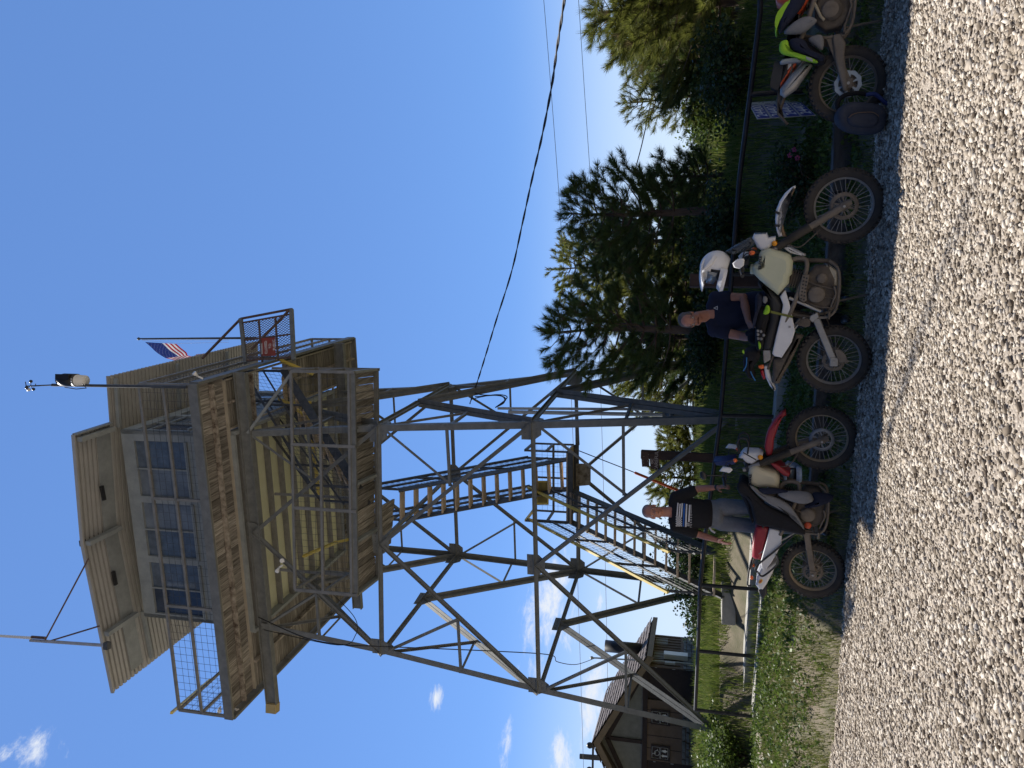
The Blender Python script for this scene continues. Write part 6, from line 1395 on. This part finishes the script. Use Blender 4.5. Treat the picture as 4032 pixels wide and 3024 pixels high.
helmet(hw+Vector((0,-.05,0)),(-1,-.35,.28),(.25,0,1),'white off-road helmet with peak resting on the handlebar of the middle motorcycle',M_wp,.148)
hw=PD(*R3(1075,625),8.55); helmet(hw,(-.3,-1,.1),(0,0,1),'blue and white helmet with green marks lying on the ground behind the leftmost motorcycle',mat('helmet_blue',(.30,.42,.62),.35,c2=(.55,.62,.72),scale=14,dirt=((.06,.07,.09),13,.55)),.12)
# backpack on the ground
class Plane:
    def __init__(s,D,q,name,label,cat,yaw=0):
        s.o=PD(*q,D); s.ex=Vector((math.cos(yaw),math.sin(yaw),0)); s.ey=Vector((-math.sin(yaw),math.cos(yaw),0)); s.ez=UP.copy()
        s.M=Matrix(((s.ex.x,s.ey.x,0,s.o.x),(s.ex.y,s.ey.y,0,s.o.y),(0,0,1,s.o.z),(0,0,0,1))); s.r=empty(name,(0,0,0),label,cat,None,s.M)
    P=Bike.P; P3=Bike.P3; pil=Bike.pil; tube=Bike.tube
bp=Plane(7.22,R1(1288,780),'backpack','dark blue riding backpack standing on the gravel against the rear wheel of the right motorcycle','backpack',R(-15))
bp.pil('main_bag',[R1(*p) for p in ((945,760),(985,700),(1060,680),(1150,690),(1240,700),(1290,730),(1292,840),(1255,900),(1180,918),(1050,905),(965,865),(942,810))],-.10,.14,mat('pack_navy',(.02,.028,.05),.85,c2=(.045,.05,.07),scale=8,bump=.4,bscale=30,dirt=((.07,.06,.055),5,.55)),.05,subd=1)
bp.pil('front_pocket',[R1(*p) for p in ((1010,790),(1060,755),(1180,750),(1235,780),(1235,840),(1180,870),(1060,865),(1015,835))],-.135,-.06,mat('pack_navy2',(.035,.04,.06),.85,bump=.3),.03,subd=1)
bp.tube('piping',[bp.P3(R1(*p),-.14) for p in ((1020,800),(1065,770),(1180,762),(1225,790))],.004,mat('pack_brown',(.14,.09,.06),.8),sm=4)
bp.tube('shoulder_strap',[bp.P3(R1(*p),.08) for p in ((960,770),(945,700),(990,650),(1070,632),(1140,640))],.02,M_blk,sm=5)
bp.tube('shoulder_strap',[bp.P3(R1(*p),.02) for p in ((1140,645),(1200,640),(1260,690),(1285,705))],.018,mat('blue_strap',(.02,.04,.16),.8),sm=5)
# ================= people =================
M_skin=mat('skin',(.36,.155,.10),.55,c2=(.45,.21,.14),scale=14,var=.1)
M_jean=mat('denim',(.13,.15,.17),.9,c2=(.21,.23,.25),scale=6,bump=.4,bscale=40)
M_ghair=mat('grey_hair',(.20,.19,.18),.9,var=.3,scale=40); M_bhair=mat('brown_grey_hair',(.07,.06,.055),.9,c2=(.16,.14,.13),scale=40)
M_tee1=mat('black_tee',(.010,.010,.012),.95,var=.2,bump=.3,bscale=9); M_tee2=mat('navy_tee',(.008,.012,.035),.95,var=.2,bump=.3,bscale=9)
def rem(mb,name,m,par,vox=.009,sm=6):
    o=mb.build(name,m,par); r=o.modifiers.new('r','REMESH'); r.mode='VOXEL'; r.voxel_size=vox; r.use_smooth_shade=True; s=o.modifiers.new('s','SMOOTH'); s.factor=.5; s.iterations=sm; return o
def cap(mb,p,q,r0,r1,n=14):
    p,q=Vector(p),Vector(q); mb.tube([p,p.lerp(q,.5),q],[r0,(r0+r1)/2,r1],n); mb.ball(p,r0,n,8); mb.ball(q,r1,n,8)
def ell(mb,c,r,M=None): mb.ball(c,r,20,12,M)
def head(mb,c,f,u):
    """skull and face around centre c, facing f"""
    f=f.normalized(); u=(u-f*u.dot(f)).normalized(); s=f.cross(u); M=Matrix(((f.x,s.x,u.x),(f.y,s.y,u.y),(f.z,s.z,u.z)))
    W=lambda a,b,d: c+f*a+s*b+u*d
    ell(mb,W(-.012,0,.035),(.098,.076,.088),M); ell(mb,W(.022,0,-.03),(.068,.062,.085),M); ell(mb,W(.045,0,-.088),(.036,.036,.026),M); ell(mb,W(.03,0,.02),(.066,.064,.05),M)
    for k in (-1,1): ell(mb,W(.058,.034*k,-.022),(.024,.024,.022),M); ell(mb,W(-.005,.077*k,-.008),(.017,.010,.032),M); ell(mb,W(.02,.045*k,-.07),(.035,.022,.028),M)
    mb.tube([W(.078,0,.012),W(.098,0,-.018),W(.104,0,-.030)],[.010,.014,.016],10); ell(mb,W(.098,0,-.033),(.016,.019,.012),M)
    mb.tube([W(.078,-.036,.026),W(.086,0,.022),W(.078,.036,.026)],[.010,.009,.010],8)
    ell(mb,W(.076,0,-.062),(.016,.027,.008),M); ell(mb,W(.073,0,-.071),(.015,.023,.008),M)
    return W,M
def face_bits(W,M,par,brow,mouth=True):
    for k in (-1,1):
        mb=MB(); mb.ball(W(.074,.031*k,.004),(.009,.013,.008),12,8,M); mb.build('eye',mat('eye_white',(.5,.48,.45),.3),par)
        mb=MB(); mb.ball(W(.0815,.031*k,.004),(.004,.006,.006),10,6,M); mb.build('iris',mat('iris',(.04,.035,.03),.2),par)
        mb=MB(); mb.tube([W(.078,.016*k,.026),W(.084,.032*k,.030),W(.074,.048*k,.024)],.0035,6); mb.build('eyebrow',brow,par)
    if mouth: mb=MB(); mb.tube([W(.080,-.022,-.064),W(.090,0,-.066),W(.080,.022,-.064)],[.002,.004,.002],6); mb.build('mouth',mat('mouth',(.10,.03,.03),.6),par)
def hand(mb,w,d,n,side,curl=.5,s=1.0):
    """wrist w, direction d, palm normal n, side=+-1 for the thumb side"""
    d=d.normalized(); n=(n-d*n.dot(d)).normalized(); t=d.cross(n)*side
    ell(mb,w+d*.045*s,(.048*s,.040*s,.016*s),Matrix(((d.x,t.x,n.x),(d.y,t.y,n.y),(d.z,t.z,n.z))))
    mb.tube([w-d*.02,w+d*.03*s],[.027*s,.028*s],12)
    for i,(o,l) in enumerate(((.030,.072),(.010,.080),(-.011,.074),(-.030,.058))):
        p=w+d*.082*s+t*o*s; a=p; dd=d.copy(); pts=[p-d*.02*s,p]
        for k in range(3): dd=(dd+n*curl*.55).normalized(); a=a+dd*l*s*(.45,.32,.23)[k]; pts.append(a)
        mb.tube(pts,[.0095*s,.0095*s,.009*s,.0085*s,.007*s],8); mb.ball(pts[-1],.0075*s,8,6)
    p=w+d*.02*s+t*.03*s; q=p+(d*.6+t*.75+n*.3).normalized()*.042*s; r=q+(d*.95+t*.25+n*.4).normalized()*.032*s
    mb.tube([w+d*.01,p,q,r],[.016*s,.014*s,.011*s,.009*s],8); mb.ball(r,.009*s,8,6)
def ptube(mb,pts,rs,n=14):
    mb.tube(pts,rs,n)
    for p,r in zip(pts,rs): mb.ball(p,r*.995,n,8)
# ---- man in the black T-shirt behind the leftmost motorcycle ----
D1=8.95
V=lambda x,y,D: PD(2500+.3014*x,1700+.3014*y,D)
p1=empty('person',(-1.55,8.95,float(ground_z(-1.55,8.95))),'standing man in a black flag T-shirt and faded jeans behind the leftmost motorcycle','person'); p1['_w']=1; bpy.context.view_layer.update()
hc=V(235,1045,D1); fdir=Vector((.10,-1,-.06)); neck=V(420,1045,D1+.02)
sR,sL=V(545,850,D1+.03),V(545,1245,D1+.02); eR,wR=V(830,745,D1),V(1075,728,D1-.10); eL,wL=V(840,1345,D1+.02),V(1090,1420,D1-.06)
hip=V(1010,1075,D1+.04); gnd=float(ground_z(-1.55,8.95))
skin=MB(); W,M=head(skin,hc,fdir,Vector((.03,0,1))); ptube(skin,[hc+Vector((0,.015,-.08)),neck+Vector((0,0,-.03))],[.058,.062])
tor=[neck+Vector((0,.01,-.05)),(sR+sL)/2+Vector((0,0,-.02)),V(760,1060,D1+.02),V(900,1075,D1+.02),hip]
def torso(mb,ps,rs): 
    for i in range(len(ps)-1):
        for k in range(6): t=k/6; ell(mb,ps[i].lerp(ps[i+1],t),tuple(lerp(a,b,t) for a,b in zip(rs[i],rs[i+1])))
torso(skin,tor,[(.09,.07,.05),(.17,.10,.09),(.155,.115,.10),(.155,.12,.10),(.15,.115,.09)])
for s_,e,w_,sd in ((sR,eR,wR,1),(sL,eL,wL,-1)):
    ptube(skin,[s_,s_.lerp(e,.5),e,e.lerp(w_,.35),w_],[.055,.048,.041,.040,.027])
    hand(skin,w_,(w_-e)+Vector((.02*sd,-.03,0)),Vector((-sd*.85,.5,0)),-1 if sd>0 else 1,.42)
kR,kL=hip+Vector((.11,-.04,-.50)),hip+Vector((-.11,-.03,-.50)); 
for x,k in ((.09,kR),(-.09,kL)): a=Vector((k.x+.01,k.y+.05,gnd+.08)); ptube(skin,[hip+Vector((x,0,-.06)),k,a],[.085,.058,.042]); ptube(skin,[a+Vector((0,.02,-.04)),a+Vector((0,-.16,-.05))],[.035,.03])
rem(skin,'body',M_skin,p1,.0075,3); face_bits(W,M,p1,M_ghair)
hr=MB()
for a,b,c_,r in ((-.035,0,.062,(.085,.080,.068)),(-.065,0,.01,(.055,.074,.07)),): ell(hr,W(a,b,c_),r,M)
hb_=rem(hr,'hair',M_ghair,p1,.008,2)
ts=MB(); torso(ts,tor[1:4]+[V(975,1075,D1+.02)],[(.19,.115,.095),(.175,.13,.10),(.172,.135,.10),(.172,.13,.07)])
ell(ts,(neck+Vector((0,.012,-.06))),(.085,.075,.035))
for s_,e in ((sR,eR),(sL,eL)):
    ptube(ts,[tor[1]+(s_-tor[1])*.55+UP*.035,s_+UP*.012,s_.lerp(e,.40),s_.lerp(e,.72)],[.075,.070,.068,.070])
tee=rem(ts,'t_shirt',M_tee1,p1,.010,5)
jn=MB(); torso(jn,[hip+UP*.05,hip+Vector((0,0,-.08))],[(.165,.125,.05),(.172,.130,.08)])
for x,k in ((.095,kR),(-.095,kL)): a=Vector((k.x+.01,k.y+.05,gnd+.06)); ptube(jn,[hip+Vector((x,0,-.10)),k,a],[.098,.078,.070])
rem(jn,'jeans',M_jean,p1,.011,3)
mb=MB(); mb.lathe(hip+UP*.062,UP,[(.150,-.022),(.155,-.02),(.155,.02),(.150,.022)],36); 
mb.v=[(hip.x+(v[0]-hip.x)*1.10,hip.y+(v[1]-hip.y)*.87,v[2]) for v in mb.v]; mb.build('belt',M_black,p1)
for k in (kR,kL): a=Vector((k.x+.01,k.y+.05,gnd+.05)); mb=MB(); ptube(mb,[a+Vector((0,.03,0)),a+Vector((0,-.19,-.01))],[.055,.045]); rem(mb,'shoe',M_black,p1,.01,2)
mb=MB(); c=wR+(wR-eR).normalized()*-.01; mb.lathe(c,(wR-eR),[(.030,-.012),(.033,-.008),(.033,.008),(.030,.012)],18); mb.build('watch',M_black,p1)
mb=MB(); mb.tube([V(975,1250,D1-.12),V(1000,1290,D1-.13),V(1050,1320,D1-.13)],.012,8); mb.build('key_lanyard',mat('lanyard',(.5,.48,.45),.5),p1)
# printed flag on the chest, wrapped onto the shirt
bpy.context.view_layer.update(); dg=bpy.context.evaluated_depsgraph_get()
def onto(o,pts,depth=.004):
    ev=o.evaluated_get(dg); me=ev.to_mesh(); mw=o.matrix_world; vs=[mw@v.co for v in me.vertices]; bv=BVHTree.FromPolygons(vs,[tuple(p.vertices) for p in me.polygons]); ev.to_mesh_clear(); return bv
bv1=onto(tee,None)
def wrap(bv,p,off=.005,d=Vector((0,1,0))):
    h=bv.ray_cast(p-d*1.0,d,3); return (h[0]-d*off) if h[0] is not None else p
def patch(bv,name,quad,m,par,nu=10,nv=2,off=.005):
    """quad: four world points (corners), subdivided and dropped on the cloth"""
    mb=MB(); g=[[wrap(bv,quad[0].lerp(quad[1],i/nu).lerp(quad[3].lerp(quad[2],i/nu),j/nv),off) for i in range(nu+1)] for j in range(nv+1)]
    for j in range(nv):
        for i in range(nu): mb.add([g[j][i],g[j][i+1],g[j+1][i+1],g[j+1][i]],[(0,1,2,3)])
    return mb.build(name,m,par)
M_pw=mat('print_white',(.62,.62,.63),.8,var=.15,scale=60); M_pb=mat('print_blue',(.012,.09,.36),.8)
def tor_prim(mb): pass
# stripes: x along image = down; (x0,x1) thickness, (y0,y1) extents
for (x0,x1,y0,y1,m) in ((543,560,918,1085,M_pw),(572,588,928,1088,M_pw),(598,616,922,1093,M_pw),(624,644,925,1228,M_pb),(655,674,932,1236,M_pw),(695,714,940,1160,M_pw)):
    patch(bv1,'print_stripe',[V(x0+12,y0,D1),V(x0,y1,D1),V(x1,y1,D1),V(x1+12,y0,D1)],m,p1,14,1)
mb=MB()
for i in range(7):
    for j in range(9):
        if (i+j)%2==0:
            c=V(542+i*11,1095+j*15.5,D1); q=[]
            for k in range(10): a=k*math.pi/5; r=.0105*(1 if k%2==0 else .5); q.append(wrap(bv1,c+Vector((r*math.sin(a),0,r*math.cos(a)))))
            mb.add(q,[tuple(range(10))])
mb.build('print_stars',M_pw,p1)
def wtext(bv,body,q,size,m,par,spacing=1):
    me=text_mesh(body,size,0,spacing=spacing); c=V(*q) if len(q)==3 else q
    mx=Matrix(((1,0,0,0),(0,0,-1,0),(0,1,0,0),(0,0,0,1))); me.transform(Matrix.Translation(c)@mx)
    for v in me.vertices: v.co=wrap(bv,v.co,.006)
    me.materials.clear(); me.materials.append(m); me.name='lettering'; o=put('lettering',me,par); o.matrix_parent_inverse=par.matrix_world.inverted(); return o
wtext(bv1,'FORGED',(733,1147,D1),.030,M_pw,p1,1.75)
patch(bv1,'print_line',[V(731,940,D1),V(731,1045,D1),V(736,1045,D1),V(736,940,D1)],M_pw,p1,8,1)
mb=MB()
for k in range(9): c=V(684+(k%3)*11,1180+(k//3)*14+5*math.sin(k),D1); q=[wrap(bv1,c+Vector((.012*math.cos(a),0,.009*math.sin(a)*(1+.4*math.sin(3*a+k))))) for a in np.linspace(0,5.6,7)]; mb.add(q,[tuple(range(7))])
mb.build('print_emblem',mat('print_grey',(.25,.25,.26),.8,var=.5,scale=80),p1)
# ---- man in navy behind the middle motorcycle ----
D2=8.25
U=lambda x,y,D: PD(2600+.5424*x,700+.5424*y,D)
p2=empty('person',(.72,8.3,float(ground_z(.72,8.3))),'man with glasses and moustache in a navy T-shirt leaning behind the middle motorcycle','person'); p2['_w']=1; bpy.context.view_layer.update()
hc2=U(222,1030,D2-.03); f2=Vector((-.28,-1,-.30)); 
n2=U(330,1000,D2+.05); s2R,s2L=U(408,872,D2+.06),U(400,1108,D2+.06)
e2R,w2R=U(600,868,D2-.02),U(640,1045,D2-.16); e2L,w2L=U(590,1150,D2-.02),U(655,1165,D2-.18)
hip2=U(800,960,D2+.16); g2=float(ground_z(.72,8.35))
sk=MB(); W2,M2=head(sk,hc2,f2,Vector((-.10,-.2,1))); ptube(sk,[hc2+Vector((.03,.04,-.07)),n2+Vector((0,.02,-.03))],[.062,.066])
t2=[n2+Vector((0,.03,-.05)),(s2R+s2L)/2+Vector((0,.03,-.05)),U(560,980,D2+.10),U(690,960,D2+.12),hip2]
torso(sk,t2,[(.10,.08,.05),(.18,.11,.10),(.18,.13,.11),(.18,.14,.11),(.17,.13,.10)])
for s_,e,w_,sd in ((s2R,e2R,w2R,1),(s2L,e2L,w2L,-1)):
    ptube(sk,[s_,s_.lerp(e,.5),e,e.lerp(w_,.35),w_],[.060,.055,.047,.046,.030]); hand(sk,w_,(w_-e)+Vector((-.05*sd,-.05,-.12)),Vector((0,.3,-1)),-1 if sd>0 else 1,.8,1.05)
for x in (.10,-.10): k=hip2+Vector((x,.04,-.42)); a=Vector((k.x,k.y+.06,g2+.08)); ptube(sk,[hip2+Vector((x,0,-.06)),k,a],[.09,.06,.045]); ptube(sk,[a+Vector((0,.02,-.04)),a+Vector((0,-.16,-.05))],[.035,.03])
rem(sk,'body',M_skin,p2,.0075,3); face_bits(W2,M2,p2,M_bhair,False)
mb=MB(); mb.tube([W2(.074,-.036,-.062),W2(.090,-.02,-.054),W2(.097,0,-.050),W2(.090,.02,-.054),W2(.074,.036,-.062)],[.005,.009,.009,.009,.005],8); mb.build('moustache',mat('moustache',(.16,.055,.03),.9),p2)
for k in (-1,1):
    mb=MB(); mb.tube([W2(.088-.01*abs(math.cos(t)*.5),.033*k+.023*math.cos(t),-.002+.017*math.sin(t)) for t in np.linspace(0,6.0,14)],.002,5,closed=True); mb.build('glasses_rim',M_black,p2)
    mb=MB(); mb.tube([W2(.082,.055*k,.006),W2(.0,.082*k,.008)],.002,5); mb.build('glasses_temple',M_black,p2)
    mb=MB(); mb.add([W2(.086,.033*k+.021*math.cos(t),-.002+.015*math.sin(t)) for t in np.linspace(0,5.8,12)],[tuple(range(12))]); mb.build('glasses_lens',mat('lens_glass',(.35,.36,.36),.08,alpha=.35),p2)
hr=MB(); 
for a,b,c_,r in ((-.03,0,.062,(.088,.083,.070)),(-.06,0,.0,(.06,.080,.085)),(-.01,.062,.03,(.05,.024,.05)),(-.01,-.062,.03,(.05,.024,.05))): ell(hr,W2(a,b,c_),r,M2)
rem(hr,'hair',M_bhair,p2,.008,2)
ts=MB(); torso(ts,t2[1:4]+[U(760,955,D2+.14)],[(.20,.125,.11),(.205,.15,.12),(.205,.16,.12),(.20,.155,.10)]); ell(ts,t2[0],(.09,.08,.035))
for s_,e in ((s2R,e2R),(s2L,e2L)): ptube(ts,[t2[1]+(s_-t2[1])*.5+UP*.05,s_+UP*.01,s_.lerp(e,.40)],[.085,.078,.076])
tee2=rem(ts,'t_shirt',M_tee2,p2,.010,5)
jn=MB(); torso(jn,[hip2+UP*.08,hip2+Vector((0,0,-.08))],[(.18,.14,.05),(.18,.14,.08)])
for x in (.10,-.10): k=hip2+Vector((x,.04,-.42)); a=Vector((k.x,k.y+.06,g2+.06)); ptube(jn,[hip2+Vector((x,0,-.10)),k,a],[.10,.082,.072])
rem(jn,'trousers',M_blk,p2,.012,3)
for x in (.10,-.10): k=hip2+Vector((x,.04,-.42)); a=Vector((k.x,k.y+.06,g2+.05)); mb=MB(); ptube(mb,[a+Vector((0,.03,0)),a+Vector((0,-.19,-.01))],[.055,.045]); rem(mb,'shoe',M_black,p2,.01,2)
bpy.context.view_layer.update(); dg=bpy.context.evaluated_depsgraph_get(); bv2=onto(tee2,None)
def tri(r,off=0):
    c=U(405,946,D2); return [c+Vector((r*math.sin(a),0,r*math.cos(a)*1.1)) for a in (0,2.09,4.19)]
a_,b_=tri(.026),tri(.016)
for i in range(3): j=(i+1)%3; patch(bv2,'chest_logo',[a_[i],a_[j],b_[j],b_[i]],M_pw,p2,3,1)
gv=MB(); ell(gv,w2L+Vector((0,-.03,-.04)),(.07,.055,.075)); ell(gv,w2L+Vector((-.03,-.05,-.10)),(.06,.05,.05)); cap(gv,w2L+Vector((.05,.01,.02)),w2L+Vector((.10,-.03,-.05)),.035,.03)
g_=rem(gv,'gloves',M_blk,None,.01,3); tag(g_,'pair of black riding gloves held in the hand of the man in navy','gloves')
